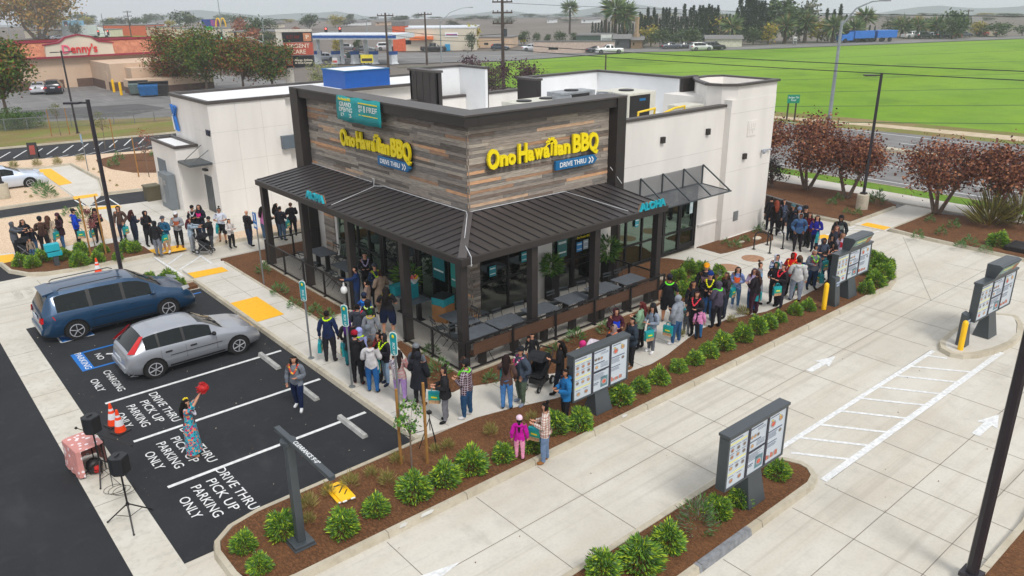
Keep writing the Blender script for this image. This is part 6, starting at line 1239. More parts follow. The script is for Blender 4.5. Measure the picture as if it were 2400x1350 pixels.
def tote(p, rz, col, who, sc=1.):
    """p = where the hand holds the handles"""
    global BAGN; BAGN += 1
    zt = -.30; who = who.split(' ', 1)
    plastic = col == 'w'
    lab = ('white plastic bag held by the person in ' if plastic else 'teal bag held by the person in ')+SHORT(who)
    t = thing('tote_bag' if not plastic else 'plastic_bag', lab[:150], 'bag', tuple(p), rz, 'shopping bags carried by people')
    if plastic:
        mb = MB(); mb.ball((0, 0, -.28), (.13, .11, .15), 0, 10, 7); mb.tube([(0, .05, -.15), (0, .02, 0), (0, -.02, 0), (0, -.05, -.15)], .02, 6); mb.build('bag_body', BAGW, t, smooth=True, local=True); return t
    w, d, hh = .165, .065, .34
    mb = MB(); mb.add([(-w*.95, -d, -.12-hh), (w*.95, -d, -.12-hh), (w*.95, d, -.12-hh), (-w*.95, d, -.12-hh), (-w, -d*.6, -.12), (w, -d*.6, -.12), (w, d*.6, -.12), (-w, d*.6, -.12)],
        [(0, 3, 2, 1), (4, 5, 6, 7), (0, 1, 5, 4), (1, 2, 6, 5), (2, 3, 7, 6), (3, 0, 4, 7)]); mb.build('bag_body', TEAL, t, local=True, bevel=.01)
    mb = MB()
    for s_ in (-1, 1):
        y0 = s_*(d*.95+.003); y1 = s_*(d*.74+.003)
        mb.add([(-w*.9, y0, -.46), (w*.9, y0, -.46), (w*.9, s_*(d*.88+.003), -.36), (-w*.9, s_*(d*.88+.003), -.36)], [(0, 1, 2, 3)], 1)
        mb.add([(-w*.9, s_*(d*.88+.003), -.355), (w*.9, s_*(d*.88+.003), -.355), (w*.92, y1, -.2), (-w*.92, y1, -.2)], [(0, 1, 2, 3)], 0)
        mb.add([(-w*.5, s_*(d*.84+.006), -.30), (w*.45, s_*(d*.84+.006), -.29), (w*.45, s_*(d*.80+.006), -.25), (-w*.5, s_*(d*.80+.006), -.26)], [(0, 1, 2, 3)], 2)
    mb.build('bag_print', [TEALG, SAND, YEL], t, local=True)
    mb = MB()
    for s_ in (-1, 1): mb.tube([(-.08, s_*d*.6, -.13), (-.05, s_*.02, -.02), (0, s_*.01, .0), (.05, s_*.02, -.02), (.08, s_*d*.6, -.13)], .009, 5)
    mb.build('bag_handle', TEAL, t, local=True)
    return t
def SHORT(w):
    s = ' '.join(w); s = s.replace('person in ', '').replace('child in ', '').replace('person wearing ', '')
    ws = s.split(' '); return ' '.join(ws[:7])
# ------------------------------------------------ the people in the photograph
def F(x, y): return (x, y)
def Hd(x, y): return (-x, -y)      # seen head top instead of feet
K = (34, 34, 38); NV = (34, 44, 66); GR = (112, 116, 122); DG = (72, 76, 84); JE = (58, 92, 132); DJ = (38, 50, 72); WH = (214, 214, 216); BR = (74, 54, 46); MR = (76, 36, 44)
BH = (26, 21, 20); BN = (62, 42, 32)
NEON = (206, 250, 20)
def stroller(x, y, z, rz, lab, canopy=(40, 42, 46), sc=1.):
    t = thing('stroller', lab, 'stroller', (x, y, z), rz, 'strollers in the queue'); t.scale = (sc,)*3
    m = MB()
    for s_ in (-1, 1): m.bar((.35, s_*.24, .1), (-.35, s_*.24, .75), .03); m.bar((-.30, s_*.24, .1), (.1, s_*.24, .45), .03); m.bar((-.35, s_*.24, .75), (-.5, s_*.2, 1.0), .025)
    m.bar((-.5, -.2, 1.0), (-.5, .2, 1.0), .03); m.build('frame', clothmat((120, 122, 126)) if canopy[0] < 60 and sc < .95 else BLACK, t, local=True)
    m = MB(); m.add([(-.2, -.2, .35), (.3, -.2, .40), (.3, .2, .40), (-.2, .2, .35), (-.28, -.2, .85), (-.28, .2, .85), (.3, -.2, .5), (.3, .2, .5)], [(0, 1, 2, 3), (0, 3, 5, 4), (1, 6, 7, 2), (0, 4, 6, 1), (3, 2, 7, 5)]); m.build('seat', clothmat((44, 46, 50)), t, local=True, fix=False)
    m = MB(); n = 8; vs = []
    for i in range(n): a = R(35+i*18); vs += [(-.05+.34*math.cos(a), s_*.23, .62+.42*math.sin(a)) for s_ in (-1, 1)]
    m.add(vs, [(2*i, 2*i+1, 2*i+3, 2*i+2) for i in range(n-1)]+[tuple(range(0, 2*n, 2)), tuple(range(1, 2*n, 2))]); m.build('canopy', clothmat(canopy), t, local=True, smooth=False, fix=False)
    m = MB(); m.box(-.25, .2, -.2, .2, .14, .3); m.build('basket', BLACK, t, local=True)
    for x_, y_, r_ in ((.36, -.2, .09), (.36, .2, .09), (-.32, -.26, .13), (-.32, .26, .13)):
        m = MB(); nn = 14
        for rr, mm, dy in ((r_, 0, .025), (r_*.55, 1, .03)): P = [(x_+rr*math.cos(6.2832*q/nn), r_+rr*math.sin(6.2832*q/nn)) for q in range(nn)]; m.xprism(P, 'y', y_-dy, y_+dy, mm)
        m.build('wheel', [TYRE, STEEL], t, local=True)
    return t
def S(p, h, face, label, **k): return person(p, h, face, label, **k)
L9 = dict(z=.09)
# --- left queue
S(F(45, 604), 1.70, 110, 'person in grey hooded jacket pushing a stroller at the left end of the queue', top=(82, 86, 94), legs=K, arms='rr', bulk=1.25, kind='hoodie', hood=(82, 86, 94), **L9)
g = G(66, 602, .09); stroller(g[0], g[1], .09, R(-35), 'black stroller at the left end of the queue', sc=.9)
S(F(70, 596), 1.68, 60, 'person in black hooded jacket bending over a child, left end of the queue', top=(30, 32, 42), legs=DJ, arms='hh', bulk=1.2, kind='jacket', hair=('long', BH), **L9)
S(F(86, 594), 1.25, 10, 'child in dark jacket standing beside the left end stroller', top=(32, 34, 46), legs=JE, arms='dd', hair=('long', BH), child=True, **L9)
S(F(79, 606), .95, 20, 'small child in tan jacket in front of the left end stroller', top=(150, 134, 118), legs=JE, hair=('long', BN), child=True, bag=[(1, 't')], **L9)
S(F(110, 592), 1.70, 200, 'person in brown plaid jacket and dark beanie seen from behind', top=(92, 66, 56), pat=('plaid', (40, 30, 34), 6), legs=K, arms='hh', bulk=1.3, hat=('beanie', K), **L9)
S(F(127, 586), 1.68, -160, 'person in long beige cardigan with brown hair, left queue', top=(196, 178, 158), legs=(196, 170, 160), kind='coat', coat=.35, hair=('long', (84, 56, 44)), **L9)
S(F(151, 582), 1.68, -35, 'person in dark maroon coat and beanie holding a teal bag', top=(54, 34, 42), legs=JE, kind='coat', coat=.25, arms='hb', hat=('beanie', (70, 40, 54)), hair=('long', BH), bag=[(1, 't')], **L9)
S(F(187, 574), 1.76, 120, 'person in bright blue jacket with orange hood and black cap', top=(16, 66, 190), legs=K, hood=None, hat=('cap', K), arms='hb', bulk=1.1, kind='hoodie', bag=[(-1, 't')], front=(16, 66, 190), **L9)
S(F(236, 568), 1.65, 15, 'person in black jacket and beanie behind the mulch bed stakes', top=K, legs=K, arms='hb', hat=('beanie', K), bulk=1.2, bag=[(-1, 't')], hair=('long', BH), **L9)
S(F(291, 565), 1.76, 5, 'person in brown hooded jacket holding a teal bag in front', top=(84, 66, 60), legs=DJ, arms='pb', hood=(84, 66, 60), kind='hoodie', bag=[(1, 't')], **L9)
S(F(321, 573), 1.72, 150, 'person with curly dark hair in navy jacket and trousers, looking away', top=(36, 44, 62), legs=(36, 44, 62), arms='hh', hair=('long', (60, 34, 34)), bulk=1.1, shoe=(110, 108, 124), **L9)
S(F(352, 576), 1.72, 70, 'person in black hooded jacket with a small black handbag', top=K, legs=K, arms='hh', hood=K, kind='hoodie', bulk=1.15, **L9)
S(F(374, 600), 1.66, 170, 'person in black hoodie and grey sweatpants seen from behind', top=K, legs=(116, 120, 130), arms='hh', hood=K, kind='hoodie', bulk=1.25, shoe=GR, **L9)
S(F(394, 591), 1.70, -10, 'person in blue plaid shirt, khaki shorts and grey cap', top=(40, 104, 140), pat=('plaid', (24, 44, 70), 8), legs=(176, 164, 140), short=True, hat=('cap', DG), arms='hb', bulk=1.3, kind='jacket', shoe=WH, bag=[(1, 't')], **L9)
S(F(424, 579), 1.70, 10, 'person in light grey hoodie and white cap, black trousers', top=(150, 152, 158), legs=K, arms='hh', hood=(150, 152, 158), hat=('cap', WH), kind='hoodie', bulk=1.15, shoe=(120, 74, 40), front=(170, 90, 60), **L9)
S(F(454, 591), 1.62, 100, 'person in blue plaid jacket pushing the silver framed stroller', top=(70, 104, 136), pat=('plaid', (200, 210, 216), 5), legs=(130, 134, 140), arms='rr', hair=('long', (86, 36, 44)), kind='jacket', bulk=1.1, **L9)
g = G(482, 592, .09); stroller(g[0], g[1], .09, R(-40), 'black stroller with silver frame in the middle of the left queue', canopy=(34, 34, 40), sc=.88)
S(F(461, 560), 1.66, 10, 'person in black cap with white flower lei behind the stroller', top=K, legs=K, hat=('cap', K), lei=[(220, 220, 226)], arms='hh', **L9)
S(F(477, 560), 1.74, -10, 'person with long dark hair carrying a bright pink bag in front', top=(30, 34, 48), legs=DJ, hair=('long', BH), arms='hh', kind='hoodie', front=(220, 40, 130), bulk=1.1, **L9)
S(F(499, 583), 1.52, -60, 'person in black hoodie with red print leaning over the stroller', top=K, legs=DG, hat=('beanie', K), arms='rr', kind='hoodie', bulk=1.4, front=(170, 30, 50), **L9)
S(F(524, 568), 1.72, 10, 'person in white tee shirt, black shorts and glasses', top=(206, 212, 226), legs=K, kind='tee', sleeves='short', short=True, arms='hh', hair=('bun', BH), bulk=1.25, skin=1, shoe=K, bag=[(-1, 't')], **L9)
S(F(545, 581), 1.42, 60, 'girl in white cardigan and black trousers looking at a phone', top=(214, 208, 206), legs=K, arms='hh', hair=('tail', BH), child=True, **L9)
S(F(587, 577), 1.76, 140, 'bald person in black track jacket with white piping, jeans', top=K, legs=DJ, arms='hh', hair=('none', K), bulk=1.25, **L9)
S(F(622, 561), 1.66, 150, 'person in pink jacket and jeans behind the patio corner post', top=(196, 120, 170), legs=(80, 108, 138), hair=('long', BH), arms='hh', **L9)
S(F(634, 562), 1.62, 130, 'person in black jacket half hidden by the leftmost canopy post', top=K, legs=K, hair=('long', BH), arms='hh', **L9)
S(F(655, 556), 1.72, 120, 'person in dark jacket with curly hair beyond the left patio railing', top=(36, 36, 42), legs=K, hair=('long', BH), bulk=1.15, **L9)
S(F(664, 564), 1.72, 160, 'person in black windbreaker and blue jeans beyond the left railing', top=(38, 40, 48), legs=(70, 92, 116), arms='hh', hair=('short', BH), bulk=1.2, bag=[(-1, 't')], **L9)
S(F(689, 554), 1.72, -150, 'person in long black coat with short brown hair near building 1447', top=K, legs=(26, 30, 44), kind='coat', coat=.2, hair=('short', (90, 62, 44)), arms='hh', bulk=1.15, **L9)
t = thing('feather_banner', 'small black and blue feather banner standing behind the queue', 'banner', (17.2, 36.5, .1)); m = MB(); P_ = [(0, 0, 0), (0, 0, 1.7), (.1, -.1, 2.1), (.3, -.25, 2.2)]; m.tube(P_, .015, 6); m.build('pole', BLACK, t, local=True); m = MB(); m.add([(.01, -.01, .9), (.34, -.26, 1.2), (.3, -.25, 2.15), (.1, -.1, 2.05), (.01, -.01, 1.7)], [(0, 1, 2, 3, 4)]); o = m.build('flag', BLUES, t, local=True); q = o.modifiers.new('s', 'SOLIDIFY'); q.thickness = .01
# --- patio and entrance
P1 = dict(z=.15)
S(Hd(854, 590), 1.76, 10, 'staff person in black uniform with a lavender lei by the doors', top=K, legs=K, lei=[(180, 170, 206)], arms='hh', kind='tee', **P1)
S(Hd(832, 622), 1.76, -80, 'person in dark blue jacket reaching out with a white bag', top=(22, 44, 84), legs=DJ, arms='rd', bulk=1.15, bag=[(1, 'w')], **P1)
S(Hd(877, 617), 1.68, 30, 'person in grey cap with neon lei beside the tan coat', top=(40, 60, 90), legs=K, hat=('cap', DG), lei=[NEON], arms='hh', **P1)
S(Hd(890, 632), 1.70, -145, 'person in long tan coat with orange flowers in the hair', top=(150, 130, 112), legs=(150, 130, 112), kind='coat', coat=.5, hair=('bun', BN), arms='hh', bulk=1.2, **P1)
S(Hd(858, 655), 1.60, -100, 'person in lavender trousers holding white takeaway bags at the entrance', top=(120, 104, 96), legs=(130, 110, 160), arms='bb', bag=[(1, 'w'), (-1, 'w')], **P1)
S(F(912, 787), 1.80, 180, 'large person in black tee shirt and navy shorts entering the patio', top=K, legs=(24, 36, 66), kind='tee', sleeves='short', short=True, hair=('long', BH), bulk=1.5, arms='hh', lei=[(120, 110, 30)], skin=0, bag=[(1, 't')])
S(Hd(852, 686), 1.66, 170, 'person in blue top and dark cap at the entrance gap', top=(20, 70, 140), legs=DJ, hat=('cap', NV), lei=[(30, 130, 220)])
S(Hd(860, 700), 1.66, 160, 'person in dark hoodie with white and yellow lei at the entrance gap', top=K, legs=K, hood=K, lei=[NEON, WH], bulk=1.1)
S(Hd(836, 710), 1.76, 175, 'person in charcoal hoodie with pink lei seen from behind', top=(58, 62, 72), legs=DJ, kind='hoodie', lei=[(255, 50, 90)], bulk=1.35, arms='hh')
S(Hd(866, 722), 1.66, 180, 'person in light grey sweater with green flowers in dark hair', top=(132, 136, 144), legs=K, hair=('bun', (20, 70, 30)), lei=[(190, 170, 60)], bulk=1.1)
# --- crowd at the walkway corner
S(F(776, 848), 1.78, 180, 'person in navy sweater and black trousers with neon lei seen from behind', top=(28, 42, 78), legs=(40, 40, 46), lei=[NEON], bulk=1.2, hair=('short', BH), skin=2, stance='s', bag=[(1, 't')])
S(Hd(812, 744), 1.66, 175, 'person in black jacket with purple hair and teal trousers', top=K, legs=(20, 110, 120), hair=('long', (70, 30, 110)), bulk=1.15, arms='bh', bag=[(1, 't')])
S(F(841, 901), 1.74, 175, 'person in black quilted jacket and red cap seen from behind', top=(30, 30, 34), legs=K, kind='puffer', hat=('cap', (150, 24, 44)), arms='hh', bulk=1.1, shoe=(90, 20, 34), bag=[(1, 't')])
S(Hd(840, 766), 1.64, 160, 'person in lavender hoodie with hood up and neon lei', top=(150, 160, 210), legs=DJ, kind='hoodie', hood=(150, 160, 210), lei=[NEON])
S(Hd(860, 759), 1.70, 150, 'person in mid grey hoodie with hood up among the corner crowd', top=(104, 110, 118), legs=NV, kind='hoodie', hood=(104, 110, 118), bulk=1.1)
S(Hd(886, 776), 1.62, -70, 'person with dark bun, red scarf and olive jacket', top=(60, 66, 48), legs=K, hair=('bun', BH), lei=[(140, 40, 40)], arms='hh')
S(F(876, 920), 1.70, 178, 'person in white sweater and flared blue jeans seen from behind', top=(200, 198, 200), legs=(36, 96, 158), hair=('bun', (70, 56, 44)), arms='hh', kind='hoodie', bulk=1.15, bag=[(1, 't'), (-1, 't')])
S(F(908, 900), 1.66, -50, 'person in black hooded sweatshirt and light jeans with neon lei', top=(32, 30, 40), legs=(130, 154, 180), kind='hoodie', hood=K, lei=[NEON], arms='hh', shoe=NV)
S(F(941, 943), 1.66, 180, 'person in striped sweater and lavender trousers with long dark hair', top=(186, 170, 170), legs=(160, 130, 186), hair=('long', (36, 26, 26)), arms='hh', bulk=1.1, pat=('plaid', (190, 110, 110), 3))
S(Hd(921, 832), .75, 150, 'toddler in white patterned jacket carried beside the striped sweater', top=(206, 200, 206), pat=('dots', (90, 80, 120)), legs=(200, 190, 196), hair=('short', BN), child=True, z=.95)
S(Hd(974, 806), 1.66, 160, 'person in grey hoodie and grey cap near the railing corner', top=(96, 104, 114), legs=DG, hat=('cap', (110, 114, 120)), hair=('long', BH), kind='hoodie', arms='hh', bulk=1.1)
S(F(985, 950), 1.68, 165, 'person in long black puffer coat with hood up', top=(34, 36, 44), legs=K, kind='puffer', coat=.35, hood=(34, 36, 44), arms='hb', bulk=1.15, bag=[(1, 't')], shoe=(110, 76, 50))
S(F(702, 957), 1.66, -5, 'person in grey and navy sweatshirt walking across the bays', top=(112, 118, 128), legs=(20, 34, 70), hair=('long', BH), kind='hoodie', lei=[(230, 80, 60), (240, 180, 60)], arms='hd', stance='w', shoe=(220, 222, 224), bulk=1.15, z=.005)
FLR = ('dots', (200, 30, 110), (240, 140, 90), (20, 120, 150))
def pom(t, sc, MT):
    m = MB()
    m.ball((.02, 0, 0), (.14, .14, .12), 0, 12, 8)
    for k in range(60): a, b = rnd.uniform(0, 6.28), rnd.uniform(-1.4, 1.4); d = Vector((math.cos(a)*math.cos(b), math.sin(a)*math.cos(b), math.sin(b))); m.bar(d*.1, d*.16, .02)
    o = m.build('pompom', mat('pompom_red', C(176, 16, 20), .6, var=.2, scale=20)); o.location = MT @ Vector((.46*sc, .06, 1.98*sc)); tag(o, 'round red feather gourd rattle held up by the dancer', 'rattle')
    m = MB()
    for k in range(7): a = k*.9; m.ball((-.02+.05*math.cos(a), .10+.02*math.sin(a*2), 1.66+.05*math.sin(a)), .03, 0, 6, 5)
    m.build('hair_flowers', mat('flower_yellow', C(240, 214, 20), .5), t, local=True)
S(F(457, 1066), 1.62, 100, 'dancer in long teal floral dress raising both arms, long black hair', top=(60, 170, 186), pat=FLR, legs=(60, 170, 186), lpat=FLR, hair=('long', BH), kind='dress', coat=.82, sleeves='short', arms='uu', lei=[(222, 220, 232)], shoe=(176, 122, 92), stance='s', z=.005, bulk=1.05, extra=pom)
S(F(1046, 988), 1.68, -80, 'person in black coat and grey trousers looking at a phone', top=K, legs=(118, 118, 126), kind='coat', coat=.15, arms='hh', hair=('bun', (46, 36, 34)), bag=[(-1, 't')])
S(F(1096, 978), 1.74, -110, 'person in maroon plaid jacket and black cap holding a child', top=(66, 30, 42), pat=('plaid', (190, 180, 190), 5), legs=(40, 78, 116), hat=('cap', K), arms='hh', bulk=1.35, lei=[(120, 220, 60)], shoe=WH)
S(Hd(1086, 834), .92, 120, 'small child in brown top carried by the maroon plaid jacket', top=(92, 44, 34), legs=(140, 140, 150), hair=('long', BN), child=True, z=.85)
S(F(1188, 959), 1.70, 175, 'person in brown top and blue jeans with long dark hair, arm raised', top=(92, 70, 66), legs=(76, 130, 190), hair=('long', (38, 24, 24)), arms='fb', bag=[(1, 't')], stance='s')
S(F(1222, 946), 1.76, -60, 'person in slate hoodie, green cargo trousers and black cap with lei', top=(60, 70, 84), legs=(86, 100, 84), hat=('cap', K), kind='hoodie', lei=[(200, 70, 130), (230, 220, 226)], arms='pp', bulk=1.4, shoe=(130, 140, 160))
S(Hd(1247, 780), 1.18, 0, 'small child in black shirt sitting up behind the black stroller', top=K, legs=DG, hair=('short', BH), child=True, arms='dd')
g = G(1262, 905, .12); stroller(g[0], g[1], .12, R(-160), 'large black stroller on the walkway near the menu board', sc=1.05)
S(F(1312, 922), 1.70, -95, 'person in black jacket and trousers with long hair and shoulder bag', top=(26, 24, 28), legs=(24, 30, 44), hair=('long', BH), arms='hb', bulk=1.05, stance='w')
S(Hd(1366, 797), 1.55, 170, 'person with bright pink headscarf and orange lei behind the menu board', top=(210, 200, 196), legs=K, hair=('short', (196, 40, 110)), hood=(200, 50, 120), lei=[(255, 130, 70), (240, 210, 60)])
g = G(1398, 870, .12); stroller(g[0], g[1], .12, R(20), 'stroller with pale marbled canopy behind the menu board', canopy=(206, 196, 206))
S(Hd(1440, 758), 1.62, -60, 'person in taupe puffer jacket with hood up', top=(142, 124, 124), legs=K, kind='puffer', hood=(142, 124, 124), arms='hh', lei=[(240, 120, 40)])
S(Hd(1428, 782), 1.35, 175, 'child in black hood with yellow lei behind the menu board', top=K, legs=K, hood=K, lei=[(255, 220, 20)])
S(Hd(1444, 720), 1.70, 20, 'person in maroon hooded cloak with bright blue scarf', top=(74, 34, 44), legs=(60, 30, 40), hood=(74, 34, 44), kind='coat', coat=.3, arms='hh', front=(20, 60, 200), bulk=1.1)
S(F(1500, 818), 1.68, -120, 'person in sage green sweater with long auburn hair', top=(134, 166, 136), legs=(30, 28, 34), hair=('long', (90, 34, 34)), arms='hh', kind='hoodie')
S(Hd(1484, 742), 1.68, -70, 'person in dark puffer coat with fur hood and tan boots', top=(44, 54, 66), legs=K, kind='puffer', coat=.05, arms='hh', hair=('bun', BH), shoe=(130, 90, 60), bulk=1.1)
S(F(1525, 825), 1.66, -50, 'person in black beanie and grey cardigan looking at a phone', top=(132, 142, 158), legs=(96, 100, 108), hat=('beanie', K), arms='hh', shoe=(226, 226, 228), hair=('long', BH), bag=[(1, 't')])
S(F(1325, 994), 1.66, -70, 'person in bright blue hoodie looking at a phone beside the menu board', top=(30, 104, 160), legs=(26, 24, 30), kind='hoodie', arms='hh', hair=('bun', BH), skin=1, bulk=1.1, z=.13)
S(F(1218, 1077), 1.22, 175, 'girl in magenta jacket and pink trousers standing on the kerb', top=(186, 16, 150), legs=(226, 150, 180), hair=('tail', BH), kind='hoodie', child=True, arms='dd', hat=('beanie', (226, 196, 214)), z=.13)
S(F(1278, 1084), 1.70, -100, 'person in white plaid jacket and blue jeans at the kerb', top=(214, 206, 196), pat=('plaid', (150, 70, 60), 5), legs=(106, 128, 160), hair=('bun', BH), arms='hh', shoe=(150, 100, 56), kind='jacket', coat=.02, bag=[(-1, 't')], z=.003)
# --- walkway beyond the railing
S(F(1563, 757), 1.80, 160, 'person in black tee shirt and shorts with neon green lei', top=(28, 28, 34), legs=(28, 28, 34), kind='tee', sleeves='short', short=True, hat=('cap', (36, 36, 46)), lei=[(120, 250, 60)], bulk=1.45, skin=1, shoe=(90, 90, 100))
S(F(1583, 806), 1.74, -130, 'person in light grey hoodie with hood up and blue jeans', top=(136, 142, 152), legs=(50, 88, 130), kind='hoodie', hood=(136, 142, 152), bulk=1.45, arms='bh', shoe=(220, 220, 226), bag=[(1, 't')])
S(F(1607, 784), 1.05, 160, 'small child in grey outfit behind the light grey hoodie', top=(84, 88, 94), legs=(100, 102, 108), hair=('short', BN), child=True)
S(F(1627, 789), 1.66, -40, 'person in black jacket with coral red lei and long hair', top=(34, 32, 40), legs=K, hair=('long', (50, 32, 30)), lei=[(255, 70, 90)], arms='hb', bulk=1.15)
S(F(1636, 792), 1.12, 170, 'girl in pink hoodie and blue jeans beside the coral lei', top=(222, 142, 190), legs=(40, 104, 156), kind='hoodie', hair=('bun', BH), child=True)
S(Hd(1626, 656), 1.66, 20, 'person in black jacket behind the coral lei', top=(30, 30, 38), legs=K, hair=('long', (44, 28, 26)), skin=1, bag=[(-1, 't')])
S(Hd(1657, 617), 1.85, -15, 'person in orange cap and black hoodie with pale print', top=(30, 30, 36), legs=K, hat=('cap', (222, 150, 20)), kind='hoodie', front=(120, 96, 108), bulk=1.3, skin=0)
S(F(1657, 747), 1.76, -20, 'person in blue beanie with bright yellow lei and jeans', top=(34, 32, 40), legs=(52, 96, 150), hat=('beanie', (20, 50, 120)), lei=[(245, 245, 30)], arms='hh', bulk=1.1, shoe=(60, 80, 90))
S(F(1677, 768), 1.72, -150, 'person in plum grey hoodie with hood up and green lei', top=(74, 68, 84), legs=(36, 36, 44), kind='hoodie', hood=(74, 68, 84), lei=[(110, 250, 50)], arms='hh', bulk=1.25)
S(F(1695, 744), 1.74, -80, 'person in dark camouflage jacket with blue bag', top=(52, 46, 50), legs=(44, 50, 66), hair=('tail', (74, 54, 50)), arms='hb', bulk=1.15, skin=1, bag=[(-1, 't')], pat=('dots', (30, 28, 30)))
S(F(1722, 720), 1.60, -20, 'girl in blue plaid shirt holding an orange lei', top=(150, 168, 214), pat=('plaid', (70, 90, 150), 6), legs=(80, 120, 160), hair=('long', BH), arms='hh', lei=None, shoe=(200, 200, 216), bag=[(-1, 't')], front=(250, 100, 40))
S(Hd(1770, 626), 1.66, -20, 'person in lavender shirt with long purple black hair', top=(186, 170, 206), legs=(50, 90, 140), hair=('long', (46, 26, 60)), arms='hh', bag=[(1, 't')])
S(F(1765, 738), 1.72, -140, 'person in black jacket and maroon trousers with brown shoes', top=(34, 28, 34), legs=(66, 34, 50), hair=('tail', (64, 42, 36)), arms='hh', bulk=1.3, shoe=(86, 34, 40))
S(Hd(1783, 612), 1.70, 60, 'person with top bun wearing a light blue scarf and grey dress', top=(130, 136, 146), legs=DG, hair=('bun', BN), kind='coat', coat=.4, front=(130, 180, 226), bag=[(-1, 't')])
S(Hd(1822, 594), 1.62, 10, 'person in blue and white tie dye hoodie with hood up', top=(196, 206, 222), pat=('dots', (50, 70, 130)), legs=DJ, kind='hoodie', hood=(206, 210, 226), arms='hh')
S(Hd(1822, 612), 1.68, -50, 'person in black jacket with dark green headscarf', top=(40, 36, 42), legs=K, hair=('short', (20, 70, 56)), hood=(16, 76, 60), arms='hh', bulk=1.2)
S(F(1826, 720), 1.70, -70, 'person in black hoodie with red lei carrying a teal bag', top=(36, 32, 38), legs=(48, 46, 58), hair=('short', BH), lei=[(255, 50, 70)], arms='hb', kind='hoodie', bulk=1.1, bag=[(1, 't')])
S(Hd(1862, 590), 1.78, -50, 'person in bright red hoodie with hood up and orange lei', top=(206, 14, 18), legs=K, kind='hoodie', hood=(214, 14, 18), lei=[(255, 120, 60), (255, 190, 60)], skin=2, bulk=1.4, arms='bb', bag=[(1, 't')])
S(Hd(1876, 596), 1.62, 160, 'person with long brown hair in navy top behind the red hoodie', top=(30, 60, 110), legs=K, hair=('long', (92, 66, 50)))
S(F(1862, 706), 1.72, 165, 'person in pale grey sweatshirt and grey sweatpants seen from behind', top=(190, 190, 192), legs=(140, 148, 166), hair=('short', BH), lei=[(120, 230, 50)], arms='hd', kind='hoodie', bulk=1.4)
S(F(1899, 677), 1.62, 5, 'person with short grey hair, grey sweatshirt and neon green lei', top=(106, 112, 126), legs=(34, 56, 88), hair=('short', (150, 146, 142)), lei=[(180, 250, 70), (60, 180, 60)], arms='bh', bulk=1.35, kind='hoodie', front=(150, 80, 90), bag=[(1, 't'), (1, 't')])
S(Hd(1912, 572), 1.66, 70, 'person in maroon shirt with short dark hair behind the grey haired person', top=(128, 20, 44), legs=K, hair=('short', BH), skin=1, arms='hh')
S(Hd(1932, 556), 1.74, 10, 'person in slate hooded jacket looking down at their hands', top=(66, 74, 92), legs=(36, 60, 90), hood=(66, 74, 92), arms='hh', skin=2, bulk=1.2)
S(Hd(1958, 568), 1.74, -80, 'person in black hooded coat with orange white lei near the far menu board', top=(32, 34, 38), legs=(34, 60, 96), hood=K, lei=[(240, 160, 130), (236, 220, 210)], arms='rr', bulk=1.15, bag=[(1, 't')])
S(Hd(1973, 504), 1.74, -20, 'person in black hoodie and black cap at the right end of the crowd', top=(34, 38, 42), legs=K, hood=K, hat=('cap', K), kind='hoodie', front=(120, 128, 124), bulk=1.2, arms='bb')
S(Hd(1963, 526), 1.66, -30, 'person with long brown hair and glasses near the right end', top=(56, 58, 72), legs=DJ, hair=('long', (96, 58, 52)))
S(Hd(1977, 544), 1.60, 0, 'person with curly light brown hair holding red flowers', top=(196, 186, 206), legs=(160, 24, 60), hair=('long', (120, 84, 64)), front=(190, 20, 50))
S(Hd(1954, 550), 1.55, -60, 'person in small black hood behind the slate jacket', top=(30, 30, 36), legs=K, hood=(24, 24, 30))
# --- crowd by the far wall corner
S(F(1867, 588), 1.76, -10, 'person in grey and blue raglan hoodie with hood up', top=(62, 92, 130), legs=(34, 30, 36), kind='hoodie', hood=(164, 168, 176), arms='pp', bulk=1.2, skin=2, front=(40, 66, 110), stance='s')
S(F(1906, 591), 1.72, -30, 'person in royal blue jacket holding a teal bag in front', top=(34, 36, 140), legs=(34, 40, 66), hair=('long', BH), arms='hh', bag=[(1, 't')], stance='w')
g = G(1893, 572, .12); stroller(g[0], g[1], .12, R(-130), 'dark stroller facing the crowd by the far wall corner', canopy=(46, 48, 54), sc=1.05)
S(Hd(1900, 496), 1.64, -40, 'person in dark red velvet top with long black hair', top=(96, 14, 36), legs=K, hair=('long', BH), arms='hh')
S(Hd(1890, 483), 1.72, 20, 'person in black jacket and black beanie at the back of the far crowd', top=(28, 28, 30), legs=K, hat=('beanie', K))
S(Hd(1875, 486), 1.66, 0, 'person in grey knit beanie with hand at the mouth', top=(40, 44, 58), legs=K, hat=('beanie', (100, 120, 150)), hair=('long', BH), arms='hf', bulk=1.15)
S(Hd(1860, 478), 1.72, 0, 'person in dark jacket and teal cap at the far corner', top=(34, 44, 58), legs=DJ, hat=('cap', (70, 100, 106)))
S(F(1848, 562), 1.64, 120, 'person in long black coat with long black hair, far corner', top=(28, 26, 30), legs=K, hair=('long', BH), bulk=1.1, shoe=(160, 156, 170))
S(F(1829, 547), 1.70, 40, 'person in grey denim jacket and black trousers, far corner', top=(72, 82, 104), legs=(28, 26, 32), hair=('long', BH), shoe=(190, 190, 200), arms='hh')
S(F(1813, 552), 1.74, 170, 'person with long curly red hair and black clothes seen from behind', top=(26, 22, 24), legs=(30, 26, 34), hair=('long', (130, 62, 44)), bulk=1.1)
S(F(1801, 541), 1.72, 160, 'person in black clothes beside the white wall corner', top=(26, 26, 32), legs=(28, 32, 48), hair=('short', BH))
